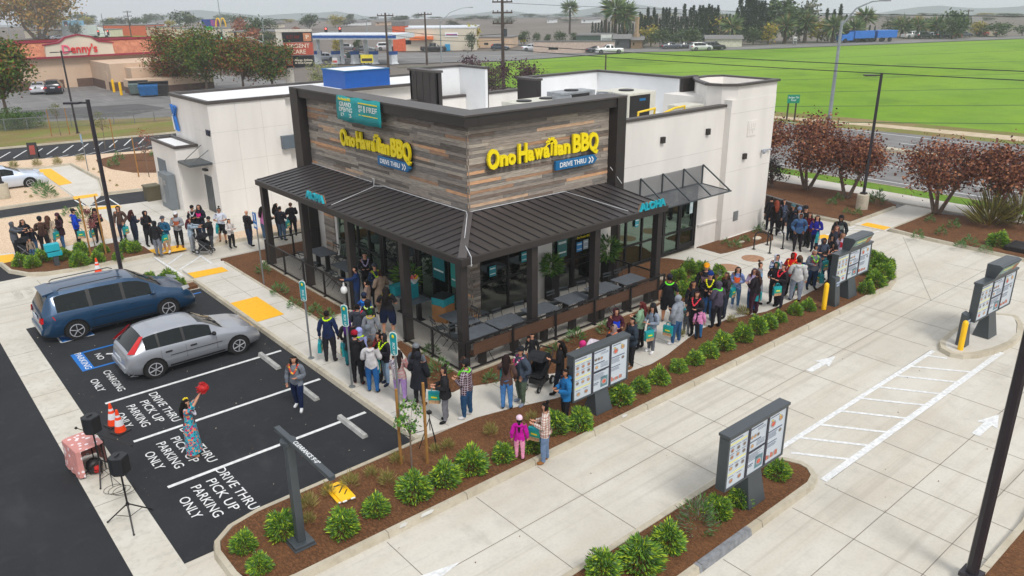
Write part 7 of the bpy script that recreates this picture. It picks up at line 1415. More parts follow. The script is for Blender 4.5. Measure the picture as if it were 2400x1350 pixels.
# ================================================================ planting
def blades(name, n, r_, h, size, mats, seed, up=.5, aspect=6, squash=.8, parent=None, hollow=.45, weights=None, jit=.35):
    g = np.random.RandomState(seed); u = g.normal(size=(n, 3)); u[:, 2] = abs(u[:, 2])*1.1; u /= np.linalg.norm(u, axis=1)[:, None]
    lump = 1+.22*np.sin(u[:, 0]*5+seed)*np.cos(u[:, 1]*4+seed*2)
    P = u*(hollow+(1-hollow)*g.rand(n, 1)**.5)*[r_, r_, h]*.86*lump[:, None]; P[:, 2] += .03
    d = u.copy(); d[:, 2] += up
    return leaves(name, P, size, mats, parent, aspect=aspect, dirs=d, seed=seed, weights=weights, jit=jit)
LF = [leafmat('shrub_dark', C(72, 114, 44)), leafmat('shrub_mid', C(118, 160, 56)), leafmat('shrub_light', C(182, 206, 56)), leafmat('shrub_grey', C(106, 138, 92))]
PROTO = {}
def plantp(key, builder):
    if key not in PROTO: PROTO[key] = builder()
    return PROTO[key]
def inst(name, ob, lab, cat, loc, rz=0., s=1., grp=None, extra=()):
    o = ob.copy(); o.name = name; COL.objects.link(o); o.location = loc; o.rotation_euler = (0, 0, rz); o.scale = s if isinstance(s, tuple) else (s,)*3
    tag(o, lab, cat, grp); return o
def hidep(o): COL.objects.unlink(o); return o
SH = [hidep(blades('shrub_src', 2100, .32, .50, .095, LF, 10+i, up=.35, aspect=4.2, hollow=.5, weights=[.26, .40, .18, .16], jit=.75+.1*i)) for i in range(4)]
SG = hidep(blades('shrub_src', 700, .42, .8, .12, [LF[3], LF[0], leafmat('twig', C(120, 110, 100))], 31, up=.8, aspect=6)); 
GRS = hidep(blades('tuft_src', 300, .16, .3, .17, [leafmat('straw', C(176, 158, 100)), leafmat('straw_green', C(128, 134, 66))], 41, up=1.6, aspect=16, hollow=.1)); TINY = hidep(blades('tiny_src', 160, .17, .24, .09, [LF[3], LF[0]], 43, up=.8, aspect=5))
def shrubs(pts, z, lab, grp, src=None, smin=.9, smax=1.15, cat='shrub', name='leafy_shrub'):
    for i, p in enumerate(pts):
        g = G(p[0], p[1], z) if p[0] > 60 or p[1] > 60 else (p[0], p[1], z); s = rnd.uniform(smin, smax)*(p[2] if len(p) > 2 else 1)
        inst(name, (src or SH)[i % len(src or SH)], lab % ORD[i], cat, (g[0], g[1], z-.02), rnd.uniform(0, 6), (s*rnd.uniform(.9, 1.1), s*rnd.uniform(.9, 1.1), s*rnd.uniform(.9, 1.1)), grp)
shrubs([(572, 1285, .85), (610, 1335, .85), (662, 1250), (805, 1245, 1.2), (882, 1200, .85), (972, 1160, 1.15), (1042, 1130), (1105, 1100), (1180, 1075), (1248, 1050), (1303, 1010), (1362, 1000, 1.1)], .13, '%s leafy green shrub from the clearance bar end of the long mulch strip', 'shrubs in the long mulch strip')
shrubs([(1456, 940), (1500, 915), (1545, 895), (1590, 867), (1628, 850), (1660, 833), (1694, 815), (1741, 795), (1774, 778), (1800, 765), (1826, 752), (1863, 735), (1893, 725)], .13, '%s leafy green shrub beyond the near menu board in the long mulch strip', 'shrubs in the long mulch strip', smin=.78, smax=1.2)
shrubs([(2042, 610, 1.1), (2062, 628, 1.2), (2072, 650, 1.2), (2050, 668), (2030, 685), (2020, 640), (2078, 632)], .13, '%s green shrub in the clump behind the far menu board', 'shrubs behind the far menu board')
shrubs([(1412, 1350, 1.1), (1500, 1325, 1.15), (1566, 1280, 1.1), (1680, 1205, 1.1), (1733, 1180, .9), (1822, 1115, .8)], .12, '%s leafy green shrub from the camera end of the middle island', 'shrubs in the middle island')
shrubs([(1590, 655, .9), (1615, 640), (1645, 640), (1598, 690), (1630, 680, 1.1), (1660, 665), (1685, 640, .8), (1700, 668, .9), (1725, 655, .7), (1655, 712, .8), (1625, 725, .7)], .135, '%s willowy green shrub in the entrance bed beside the patio', 'shrubs in the entrance bed')
shrubs([(50, 622), (78, 625, 1.1), (101, 612), (154, 606), (192, 598), (188, 622, 1.1), (229, 614), (241, 592, .9), (277, 608, .8), (297, 588, 1.1), (316, 590)], .13, '%s green shrub from the left in the bed below the left queue', 'shrubs in the left bed')
shrubs([(352, 656, .8), (394, 660, 1.1), (426, 668, .6)], .12, '%s green shrub in the small bed beyond the minivan', 'shrubs beyond the minivan')
shrubs([(1634, 1240, 1.1)], .12, '%s sparse purple flowering sage leaning over the middle island kerb', 'sage shrubs', [SG]); shrubs([(2338, 575, 1.3)], .14, '%s dense green round bush in the right hand bed', 'right bed bush')
shrubs([(655, 690), (690, 720), (740, 735), (770, 750), (620, 640), (1300, 830), (1350, 800), (1150, 895), (1420, 780), (1012, 830), (1030, 880)], .14, '%s small grey green sage plant in the beds round the patio', 'small sage plants', [TINY], 1.3, 1.9, 'plant', 'sage_plant')
shrubs([(1700, 572), (1722, 580), (1745, 567), (1775, 545), (1785, 535)], .14, '%s small plant in the mulch along the white wall', 'plants along the wall', [TINY], .9, 1.5, 'plant', 'sage_plant')
shrubs([(2270, 575), (2150, 560), (2205, 550), (2235, 535), (2250, 580), (2310, 590), (2180, 520), (1985, 500), (1950, 480), (1965, 470), (2040, 470), (2010, 505), (2055, 478, 1.8)], .14, '%s small plant in the right hand mulch beds', 'plants in the right beds', [TINY], 1.1, 1.7, 'plant', 'sage_plant')
shrubs([(725, 1190), (725, 1225), (820, 1140), (908, 1135, 1.3), (870, 1115), (930, 1085), (1050, 1050), (1020, 1060), (770, 1160), (1150, 1020), (1245, 985), (1590, 790), (1715, 755), (1740, 740)], .13, '%s dry grass tuft from the left in the long mulch strip', 'dry grass tufts', [GRS], .7, 1.05, 'grass tuft', 'grass_tuft')
shrubs([(136, 387, 1.4), (88, 390, 1.3), (33, 395, 1.5), (190, 378, 1.4)], .1, '%s clipped grass clump from the kerb beside the far stall', 'grass clumps on the gravel', [GRS], .8, 1.1, 'grass clump', 'grass_clump')
shrubs([(92, 445, 1.2), (105, 455, 1.4), (118, 463, 1.2), (200, 525, 1.5), (160, 505, 1)], .1, '%s low spreading green plant on the tan gravel', 'low plants on the gravel', [TINY], 1.6, 2.2, 'plant', 'ground_cover_plant')
shrubs([(60, 452), (73, 463), (220, 398), (232, 405), (258, 425), (274, 436)], .1, '%s tiny straw coloured tuft on the gravel', 'straw tufts on the gravel', [GRS], .35, .5, 'grass tuft', 'grass_tuft')
shrubs([(279, 375), (267, 390), (364, 365)], .11, '%s blue green agave in the oval mulch bed', 'agaves in the oval bed', [TINY], 1.9, 2.4, 'agave', 'agave')
PH = hidep(blades('phormium_src', 420, .75, 1.2, .9, [leafmat('phorm_a', C(112, 112, 64)), leafmat('phorm_b', C(98, 84, 62)), leafmat('phorm_c', C(140, 134, 70))], 51, up=1.4, aspect=20, hollow=.05))
shrubs([(2320, 528, 1.2), (2385, 530, 1.1)], .14, '%s spiky flax clump at the right edge of the bed', 'flax clumps', [PH], .9, 1.0, 'flax plant', 'flax_plant')
# ---- trees
BARK = mat('bark_grey', C(120, 104, 92), .9, var=.25, scale=6, bump=.6); BARKD = mat('bark_dark', C(70, 58, 50), .9, var=.25, scale=5, bump=.6)
def tree(name, label, x, y, z, h, r_, base, mats, n=3500, size=.16, grp=None, seed=1, clumps=26, trunks=1, bark=None, weights=None, rz=.7, cat='tree', aspect=1.6, tr=.09):
    t = thing(name, label, cat, (x, y, z), 0, grp); g = np.random.RandomState(seed); m = MB(); cz = (h+base)/2; hz = (h-base)/2
    cen = []
    for k in range(clumps):
        u = g.normal(size=3); u /= np.linalg.norm(u); rr = g.uniform(.45, .88); cen.append([u[0]*r_*rr, u[1]*r_*rr, cz+u[2]*hz*rr])
    cen = np.array(cen)
    for k in range(trunks):
        a = k*6.283/max(1, trunks)+seed; s_ = .0 if trunks == 1 else .06*r_; f = (s_*math.cos(a), s_*math.sin(a), 0); mid = (s_*6*math.cos(a), s_*6*math.sin(a), base+.2) if trunks > 1 else (g.uniform(-.1, .1), g.uniform(-.1, .1), base)
        m.tube([f, tuple(np.array(f)*.4+np.array(mid)*.6*np.array([1, 1, 1])), mid, (mid[0]*1.3, mid[1]*1.3, cz)], [tr*1.3, tr, tr*.85, tr*.4], 7)
        for c in cen[k::trunks][:9]: m.tube([mid, ((mid[0]+c[0])/2, (mid[1]+c[1])/2, (mid[2]+c[2])/2+.1*h*.2), tuple(c)], [tr*.55, tr*.32, tr*.1], 5)
    m.build('trunk', bark or BARK, t, smooth=True, local=True)
    ix = g.randint(0, clumps, n); sg = r_*.21; P = cen[ix]+g.normal(size=(n, 3))*[sg, sg, sg*rz]
    leaves('crown', P, size, mats, t, aspect=aspect, droop=.2, seed=seed, weights=weights); return t
PL = [leafmat('plum_a', C(112, 66, 54)), leafmat('plum_b', C(138, 88, 66)), leafmat('plum_c', C(84, 50, 46)), leafmat('plum_d', C(162, 110, 76))]
for i, (x, y, h, r_) in enumerate(((41.9, 22.9, 4.2, 2.1), (41.6, 20.3, 3.7, 1.9), (41.9, 15.6, 3.9, 2.05), (42.5, 13.2, 3.7, 1.65), (43.2, 27.3, 4.0, 1.8))):
    tree('plum_tree', ['russet leaved plum tree next to the white wall corner', 'russet leaved plum tree left of the right hand lamp post', 'russet leaved plum tree right of the sloping path, multi stemmed', 'russet leaved plum tree at the right with a single trunk beside the flax', 'russet leaved plum tree half hidden behind the white wall'][i], x, y, .13, h, r_, 1.2, PL, 5600, .15, 'russet plum trees by the street', 60+i, 30, [3, 2, 3, 1, 2][i], rz=.75)
tree('dark_bush', 'dark leafless looking bush behind the white wall corner', 41.0, 24.6, .13, 1.7, .95, .2, [leafmat('bushd', C(48, 40, 42)), leafmat('bushd2', C(66, 50, 50))], 1800, .1, None, 71, 14, cat='bush')
tree('golden_tree', 'yellow green columnar tree right of the white tower', 45.0, 28.6, .1, 4.6, .9, .4, [leafmat('gold_a', C(140, 140, 50)), leafmat('gold_b', C(106, 112, 44))], 2200, .14, None, 72, 18)
tree('purple_tree', 'dark purple leaved tree behind the yellow green one', 50, 33, .1, 4.2, 1.6, .4, [leafmat('purp_a', C(66, 38, 52)), leafmat('purp_b', C(84, 52, 62))], 2600, .16, None, 73, 18); 
for k, (x, y) in enumerate(((57, 70), (58.5, 66), (55.5, 73))): tree('purple_tree', ['dark purple leaved tree between the roof screens', 'dark purple leaved tree right of the utility pole base', 'dark purple leaved tree hidden mostly by the left roof screen'][k], x, y, 0, 4.6, 2.2, .5, [leafmat('purp_a', C(66, 38, 52)), leafmat('purp_b', C(84, 52, 62))], 2200, .22, 'purple trees behind the restaurant', 80+k, 18)
AU = [leafmat('au_green', C(82, 108, 32)), leafmat('au_olive', C(112, 104, 40)), leafmat('au_rust', C(132, 72, 44)), leafmat('au_dark', C(56, 76, 30))]
tree('street_tree', 'green and rust autumn tree at the left frame edge', 12.4, 91, 0, 8.2, 3.0, 2.0, AU, 5200, .3, 'autumn trees', 90, 32, weights=[.4, .25, .1, .25], tr=.16)
for i, (x, y, h, r_, w_) in enumerate(((34.2, 107.8, 7.8, 3.4, [.15, .2, .5, .15]), (36.6, 103.8, 8.0, 3.5, [.5, .2, .05, .25]), (39.8, 99.8, 6.4, 3.0, [.2, .25, .4, .15]), (42.8, 97.6, 5.8, 2.7, [.35, .15, .15, .35]))):
    tree('street_tree', ['rust coloured autumn tree left of the green one behind building 1447', 'green autumn tree in the middle behind building 1447', 'dark rust tree left of the urgent care sign', 'dark green tree touching the urgent care sign'][i], x, y, 0, h*1.04, r_*1.1, 1.3, AU, 7500, .27, 'autumn trees', 91+i, 34, weights=w_, tr=.15)
tree('willow_shrub', 'pale green wispy shrub at the foot of the urgent care sign', 46.8, 92, 0, 3.4, 2.2, .3, [leafmat('wil', C(120, 134, 88)), leafmat('wil2', C(150, 150, 96))], 2000, .2, None, 99, 18, cat='shrub')
SY = [leafmat('syc_a', C(150, 120, 50)), leafmat('syc_b', C(118, 110, 50)), leafmat('syc_c', C(172, 128, 62))]
tree('sycamore', 'large golden sycamore beyond the tiled roof restaurant', 52, 286, 0, 17, 10.5, 4, SY, 6000, .9, 'golden sycamores', 101, 40, 3, tr=.5); tree('sycamore', 'orange tinged sycamore cut by the left frame edge', 36, 290, 0, 13.5, 8, 3, SY, 4200, .9, 'golden sycamores', 102, 34, 2, weights=[.3, .2, .5], tr=.4)
def staked(x, y, z, h, lab, mats, stakes, seed, r_=.3, tall=1.6):
    t = tree('sapling', lab, x, y, z, h, r_, h*.45, mats, 340, .09, 'staked saplings', seed, 9, tr=.022); 
    for (sx, sy, sh_) in stakes:
        s = thing('tree_stake', 'timber stake %s the %s' % ('right of' if (sx-x)-(sy-y) > 0 else 'left of', ' '.join(lab.split()[:9])), 'stake', (sx, sy, z), 0, 'timber tree stakes'); m = MB(); m.tube([(0, 0, 0), (0, 0, sh_)], [.04, .035], 8); m.build('stake_body', mat('stake_wood', C(158, 114, 58), .8, var=.12), s, local=True); m = MB(); m.tube([(0, 0, sh_*.42), ((x-sx)*.95, (y-sy)*.95, sh_*.42)], .009, 5); m.build('tie', BLACK, s, local=True)
staked(8.55, 13.98, .13, 1.95, 'thin sapling beside the near walkway', [LF[3], LF[0], LF[1]], [(8.45, 14.3, 2.05), (8.95, 13.9, 2.2)], 110, .32)
g = G(227, 590, .13); staked(g[0], g[1], .13, 2.2, 'pink leaved sapling in the left bed', [leafmat('pinkleaf', C(150, 90, 90))], [(*GP([(214, 602)], .13)[0], 2.7), (*GP([(249, 595)], .13)[0], 2.7)], 111, .35)
g = G(350, 415, .1); staked(g[0], g[1], .1, 3.3, 'red maple sapling beside building 1447', [PL[1], leafmat('maple', C(150, 70, 44))], [(g[0]-.5, g[1]+.5, 2.6), (g[0]+.5, g[1]-.4, 2.6)], 112, .8)
for k, (px, py) in enumerate(((143, 318), (247, 350))): g = G(px, py, 0); staked(g[0], g[1], 0, 3.2, ['green sapling on the grass by the chain link fence', 'yellowing sapling on the grass by the near lane'][k], [AU[0], AU[1]], [(g[0]-.7, g[1], 2.3), (g[0]+.7, g[1], 2.3)], 113+k, .75)
HB = lambda n, w, d, h, seed: leaves('hedge_src', np.random.RandomState(seed).uniform([-w/2, -d/2, 0], [w/2, d/2, h], (n, 3)), .14, [AU[3], LF[0], AU[0]], seed=seed)
hb = hidep(HB(1500, 2.6, 1.8, 1.4, 5))
for k, (px, py) in enumerate(((14, 303), (48, 302), (73, 300), (20, 288))): g = G(px, py, 0); inst('box_hedge', hb, '%s clipped box hedge block from the left below the left tree' % ORD[k], 'hedge', (g[0], g[1], 0), 0, 1, 'clipped hedge blocks')
# chain link fence behind the back verge
t = thing('chain_link_fence', 'low chain link fence along the grass before the neighbouring lot', 'fence', (10, 84, 0)); fa = GP([(-40, 312), (410, 283)]); a = Vector((*fa[0], 0)); b = Vector((*fa[1], 0)); m = MB(); m.bar(a+Vector((0, 0, 1.1)), b+Vector((0, 0, 1.1)), .05); m.build('rail', GALV, t)
for k in range(10): p = a.lerp(b, k/9); m = MB(); m.tube([(p.x, p.y, 0), (p.x, p.y, 1.15)], .035, 6); m.build('post', GALV, t)
m = MB(); n_ = 150
for k in range(n_): p = a.lerp(b, k/n_); q = a.lerp(b, min(1, (k+1.6)/n_)); m.bar((p.x, p.y, .05), (q.x, q.y, 1.08), .012); m.bar((q.x, q.y, .05), (p.x, p.y, 1.08), .012)
m.build('wire_mesh', GALV, t)
t = thing('dark_fence', 'low dark mesh fence ending behind the crowd at the white wall', 'fence', (36, 23.5, 0)); m = MB(); fa = GP([(1790, 515), (1877, 545)]); m.bar((*fa[0], 1.3), (*fa[1], 1.3), .05); m.build('rail', GALV, t); m = MB(); m.bar((*fa[0], .65), (*fa[1], .65), .02, 1.25); m.build('screen', mat('screen_dark', C(58, 46, 42), .9), t); m = MB(); m.tube([(*fa[1], 0), (*fa[1], 1.35)], .04, 6); m.build('post', BLACK, t)
# ---- far planting
CYM = [leafmat('cyp_a', C(40, 58, 42)), leafmat('cyp_b', C(54, 74, 50)), leafmat('cyp_c', C(34, 48, 40))]
def cyp_src(seed):
    g = np.random.RandomState(seed); n = 800; z = g.rand(n)**.85; a = g.rand(n)*6.283; r_ = .10*np.clip(1-z, .03, 1)**.6*(.75+.35*g.rand(n))*(1+.3*(z < .1)); P = np.stack([r_*np.cos(a), r_*np.sin(a), z*.97], 1)
    return hidep(leaves('cyp_src', P, .055, CYM, aspect=2.2, up=1.3, seed=seed))
CYP = [cyp_src(s) for s in (201, 202, 203)]
ci = 0
def cyp(px, pt, pb=100, wide=1.):
    global ci
    g = G(px, pb, 0); n = math.hypot(g[0], g[1]); h = max(3, ztop(g[0], g[1], pt)/.97)
    inst('cypress', CYP[ci % 3], 'tall narrow dark cypress in the grove beyond the green field', 'cypress', (g[0], g[1], 0), rnd.random()*6, (h*.9*wide, h*.9*wide, h), 'cypress grove beyond the field'); ci += 1
g3 = random.Random(12)
for px in range(1388, 1420, 7): cyp(px, g3.uniform(48, 58), 96)
for px in range(1426, 1500, 8): cyp(px, g3.choice((38, 30, 52, 55)), 97)
for px in range(1502, 1585, 7): cyp(px, g3.choice((20, 38, 34, 44)), 96)
for px in range(1586, 1682, 7): cyp(px, g3.choice((12, 20, 28, 40, 15)), 97)
for px in range(1690, 1720, 8): cyp(px, g3.uniform(28, 44), 96)
for px in range(1722, 1812, 7): cyp(px, g3.choice((-12, -2, 4, 20, -8)), 96)
for px, pt in ((1931, 22), (1947, 24), (1961, 12), (1976, 36), (1996, 50), (1850, 30), (1868, 40), (2034, 60), (2046, 62)): cyp(px, pt, 98)
PF = [leafmat('palm_a', C(86, 110, 72)), leafmat('palm_b', C(122, 140, 90)), leafmat('palm_dry', C(150, 130, 96))]
def palm(px, pb, pt, lab, r_=2.2, tk=.3, dense=260):
    g = G(px, pb, 0); n = math.hypot(g[0], g[1]); h = max(4, ztop(g[0], g[1], pt)); t = thing('palm_tree', lab, 'palm tree', (g[0], g[1], 0), 0, 'palm trees beyond the field'); m = MB(); m.tube([(0, 0, 0), (.1, 0, h*.5), (0, 0, h-r_*.5)], [tk*1.2, tk*.9, tk], 7); m.build('trunk', BARKD, t, smooth=True, local=True)
    q = np.random.RandomState(px); u = q.normal(size=(dense, 3)); u[:, 2] = u[:, 2]*.8+.35; u /= np.linalg.norm(u, axis=1)[:, None]; P = u*r_*.25+[0, 0, h-r_*.5]
    leaves('crown', P, r_*.85, PF, t, aspect=7, dirs=u*1.5, seed=px, weights=[.5, .35, .15])
palm(1335, 80, 8, 'tall single fan palm left of the cypress grove', 2.6); palm(1440, 104, 4, 'tallest fan palm before the cypress grove', 3.2, .4); palm(1462, 104, 20, 'second fan palm just right of the tallest', 3.0, .4); palm(1419, 100, -30, 'very tall palm whose crown leaves the frame', 2.2, .28)
for k, (px, pb, pt) in enumerate(((1950, 100, 48), (2000, 98, 55), (2112, 88, 48), (2148, 88, 52), (2195, 86, 50), (2022, 92, 28), (1885, 100, 38), (1838, 102, 45), (1712, 104, 50))): palm(px, pb, pt, '%s bushy date palm from the left along the far road' % ORD[k] if k < 6 else ['yellowing feathery palm among the cypresses', 'yellow green palm below the tall eucalyptus', 'pale feathery palm left of the cream bungalow'][k-6], 2.5, .4)
RT = [leafmat('rt_a', C(76, 94, 62)), leafmat('rt_b', C(58, 74, 54)), leafmat('rt_c', C(98, 112, 70))]; YT = [leafmat('yt_a', C(176, 166, 60)), leafmat('yt_b', C(130, 136, 56)), leafmat('yt_c', C(158, 130, 60))]; OT = [leafmat('ot_a', C(90, 96, 84)), leafmat('ot_b', C(110, 110, 92))]
def ftree_src(mats, seed, n=900, rz=.8):
    g = np.random.RandomState(seed); cen = g.normal(size=(16, 3)); cen /= np.linalg.norm(cen, axis=1)[:, None]; cen *= g.uniform(.4, .85, (16, 1)); P = cen[g.randint(0, 16, n)]+g.normal(size=(n, 3))*.2
    P = P*[.5, .5, .42]+[0, 0, .56]; o = leaves('src', P, .085, mats, aspect=1.5, seed=seed); m = MB(); m.tube([(0, 0, 0), (.02, 0, .3), (0, .02, .6)], [.035, .028, .015], 6); k = m.build('src_t', BARKD); 
    return hidep(o), hidep(k)
FS = {'g': [ftree_src(RT, 301), ftree_src(RT, 302)], 'y': [ftree_src(YT, 303)], 'o': [ftree_src(OT, 304)], 'r': [ftree_src([PL[1], leafmat('rs', C(160, 96, 70))], 305)]}
fi = 0
def ftree(px, pb, pt, w, lab, kd='g', d=None):
    """far tree: base pixel, top pixel, width in pixels"""
    global fi
    if d: x, y = far(px, pb, d); n = d
    else: g = G(px, pb, 0); x, y = g[0], g[1]; n = math.hypot(x, y)
    zb_ = zgr(d)+.1 if d else 0; h = max(1.5, ztop(x, y, pt)-zb_); wd = w*n/FPX; o, k = FS[kd][fi % len(FS[kd])]; fi += 1; t = thing('far_tree', lab, 'tree', (x, y, zb_), rnd.random()*6, 'trees in the distance'); c = o.copy(); c.name = 'crown'; COL.objects.link(c); c.parent = t; c.scale = (wd, wd, h/1.02); k2 = k.copy(); k2.name = 'trunk'; COL.objects.link(k2); k2.parent = t; k2.scale = (h*.8, h*.8, h)
for a in ((1525, 108, 58, 50, 'yellow tinged round tree in front of the cypress grove', 'y'), (1552, 112, 60, 55, 'grey green round tree behind the parked cars, left of two', 'g'), (1615, 112, 60, 60, 'large grey green round tree behind the parked cars', 'g'), (1575, 110, 72, 35, 'low green tree between the two round trees', 'g'), (1505, 112, 82, 35, 'small tree beside the stone chimney house', 'o'),
          (1228, 104, 68, 34, 'leftmost olive tree of the row past the orange roofed store', 'g'), (1257, 106, 74, 22, 'second olive tree of the row past the orange roofed store', 'g'), (1283, 105, 76, 22, 'third olive tree of the row past the orange roofed store', 'g'), (1312, 106, 70, 32, 'fourth olive tree of the row past the orange roofed store', 'g'), (1345, 104, 72, 26, 'rightmost olive tree of the row past the orange roofed store', 'g'),
          (1660, 92, 18, 50, 'pale bare tree rising behind the grove', 'o'), (1668, 96, 30, 60, 'yellow green tree behind the middle of the grove', 'y'), (1800, 104, 52, 40, 'yellow tree behind the tall cypresses', 'y'), (1838, 100, -20, 110, 'very large dark eucalyptus above the grove', 'g'), (1885, 98, -5, 70, 'tall lighter eucalyptus right of the large one', 'o'), (1915, 98, 44, 60, 'yellow leaved tree right of the eucalyptus', 'y'), (1765, 104, 60, 50, 'dark low tree beside the cream bungalow', 'g'),
          (2230, 92, 14, 60, 'dark broad oak right of the date palms', 'g'), (2240, 90, 30, 50, 'dark rounded oak touching the broad oak', 'g'), (2180, 84, 34, 40, 'light green tree left of the broad oak', 'g'), (2090, 84, 44, 50, 'grey green tree above the blue truck', 'g'), (2130, 86, 40, 40, 'grey green tree left of the parked cars', 'o'), (2335, 86, 50, 60, 'large dark hedge like tree near the right edge', 'g'), (2240, 88, 60, 40, 'bushy green tree beside the far cars', 'g'), (2290, 84, 48, 34, 'yellow flecked small tree beside a bungalow', 'y'), (2395, 84, 54, 40, 'round tree at the right edge of the far road', 'g'),
          (1105, 116, 55, 50, 'bright green tree right of the orange trimmed store', 'y'), (1002, 118, 64, 38, 'rusty autumn tree before the orange trimmed store', 'r'), (1105, 120, 72, 26, 'small dark tree before the blank store wall', 'g'), (425, 70, 20, 60, 'tall dark green tree left of the golden arches', 'g'), (205, 62, 38, 30, 'round yellow tree above the billboard', 'y'), (262, 62, 40, 24, 'pale yellow round tree left of the pole', 'y'), (325, 66, 38, 36, 'dark round tree right of the tall pole', 'g'), (605, 108, 30, 50, 'dark conifer left of the filling station', 'g'), (632, 118, 68, 44, 'round green tree behind the traffic signal', 'g'), (570, 100, 40, 40, 'rusty tree beside the golden arches', 'r'), (590, 118, 64, 60, 'rusty red tree behind the traffic signal mast', 'r'), (690, 100, 62, 36, 'reddish tree left of the filling station', 'r'), (790, 125, 88, 24, 'small light green tree under the filling station canopy', 'y'), (840, 122, 84, 24, 'small green tree behind the fuel pumps', 'g')): ftree(*a)
for k in range(76):   # hazy tree line along the horizon
    px = 150+k*30+g3.uniform(-20, 20); d = g3.uniform(270, 700); pb = 60; pt = g3.uniform(28, 50); kd = g3.choice('ggoyo' if px > 1300 else 'gggoy')
    ftree(px, pb, pt, g3.uniform(22, 60), 'hazy %s tree on the far horizon, %s from the left' % ({'g': 'green', 'o': 'grey', 'y': 'yellowish'}[kd], ORD[k]), kd, d)
m = MB(); N_ = 80
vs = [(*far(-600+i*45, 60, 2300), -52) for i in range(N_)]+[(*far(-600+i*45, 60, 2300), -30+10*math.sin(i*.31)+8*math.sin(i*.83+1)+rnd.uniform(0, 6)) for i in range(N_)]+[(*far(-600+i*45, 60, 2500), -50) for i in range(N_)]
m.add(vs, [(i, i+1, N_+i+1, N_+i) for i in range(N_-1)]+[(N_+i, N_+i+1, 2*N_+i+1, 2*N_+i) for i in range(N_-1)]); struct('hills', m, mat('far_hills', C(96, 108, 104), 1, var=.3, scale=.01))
# ---- far buildings
TAN = mat('stucco_tan', C(206, 180, 156), .9, var=.05, scale=.5); REDT = mat('trim_red', C(142, 34, 58), .6); TILE = mat('roof_tiles', C(196, 128, 96), .8, col2=C(168, 100, 74), scale=1.2, streak=(2.5, 1, 1)); BRN = mat('base_brown', C(104, 82, 72), .9); BLU = mat('canopy_blue', C(24, 84, 160), .5); CREAM = mat('wall_cream', C(214, 204, 186), .9, var=.05, scale=.3); ORG = mat('panel_orange', C(214, 96, 54), .7); ROOFG = mat('roof_grey', C(120, 118, 118), .9)
D = thing('diner', 'tan diner with clay tile mansard roof, red trim and red script sign', 'restaurant', (21, 122, 0))
m = MB(); m.box(17.5, 38.5, 122, 136, 1.1, 4.0, 0); m.box(17.5, 38.5, 122.001, 136, 0, 1.1, 1); m.box(27.6, 36.5, 112.2, 122, 1.1, 3.4, 0); m.box(27.6, 36.5, 112.201, 122, 0, 1.1, 1); m.box(29.4, 37.5, 109.5, 112.2, 0, 2.9, 0); m.box(28.2, 38.6, 106.5, 109.4, .8, 1.7, 0); m.box(28.2, 38.6, 106.501, 109.4, 0, .8, 1); m.build('wall', [TAN, BRN], D)
m = MB(); m.add([(16.9, 121.4, 4.05), (39.1, 121.4, 4.05), (36.5, 124, 5.9), (19.5, 124, 5.9), (16.9, 136.6, 4.05), (39.1, 136.6, 4.05), (36.5, 134, 5.9), (19.5, 134, 5.9)], [(0, 1, 2, 3), (1, 5, 6, 2), (0, 3, 7, 4), (4, 7, 6, 5)]); 
for k in range(26): x = 17.6+k*.82; m.bar((x, 121.55, 4.1), (19.6+k*.64, 123.95, 5.86), .12, .06)
m.build('roof', TILE, D); m = MB(); m.box(16.7, 39.3, 121.2, 121.4, 3.9, 4.15); m.box(19.2, 36.8, 123.7, 124, 5.85, 6.15); m.box(16.7, 16.9, 121.4, 136.8, 3.9, 4.15); m.build('trim', REDT, D); m = MB(); m.box(19.6, 36.4, 124.1, 133.9, 5.5, 5.6); m.build('flat_roof', ROOFG, D)
gx = G(182, 128, 4.2)[0]*1.0; gx = 26.6
m = MB(); m.xprism([(gx-4.2, 4.15), (gx+4.2, 4.15), (gx+4.1, 5.6), (gx+2.4, 5.8), (gx+1.6, 6.4), (gx, 6.7), (gx-1.6, 6.4), (gx-2.4, 5.8), (gx-4.1, 5.6)], 'y', 121.2, 121.9); m.build('sign_gable', CREAM, D)
m = MB(); pts = [(gx-4.3, 5.62), (gx-2.4, 5.88), (gx-1.6, 6.48), (gx, 6.8), (gx+1.6, 6.48), (gx+2.4, 5.88), (gx+4.3, 5.62)]
for a, b in zip(pts[:-1], pts[1:]): m.bar((a[0], 121.5, a[1]), (b[0], 121.5, b[1]), .9, .18)
m.build('gable_trim', REDT, D); text('sign_lettering', "enny's", mat('sign_red', C(214, 40, 44), .5), 1.5, (gx+.45, 121.1, 4.95), (1, 0, 0), (0, 0, 1), D, .06, w=3.3, bold=.03); text('sign_letter', 'D', mat('sign_pink', C(240, 96, 130), .5), 1.5, (gx-1.75, 121.1, 4.95), (1, 0, 0), (0, 0, 1), D, .06, w=.95, bold=.03)
m = MB(); m.box(27.55, 27.6, 114, 115.5, 0, 2.3); m.box(24, 25.6, 121.93, 122, 0, 2.4); m.build('door', TAN, D); m = MB(); m.box(32.2, 32.6, 109.3, 109.5, 2.2, 2.5); m.build('wall_light', BLACK, D)
for k, (px, py) in enumerate(((268, 216), (285, 223))): g = G(px, py, 0); t = thing('bollard', ['yellow post at the diner door, farther one', 'yellow post at the diner enclosure, nearer one'][k], 'bollard', (g[0], g[1], 0)); m = MB(); m.rev([(.16, 0), (.16, 1.5), (.02, 1.6)], (0, 0, 0), 10); m.build('post_body', BY, t, local=True)
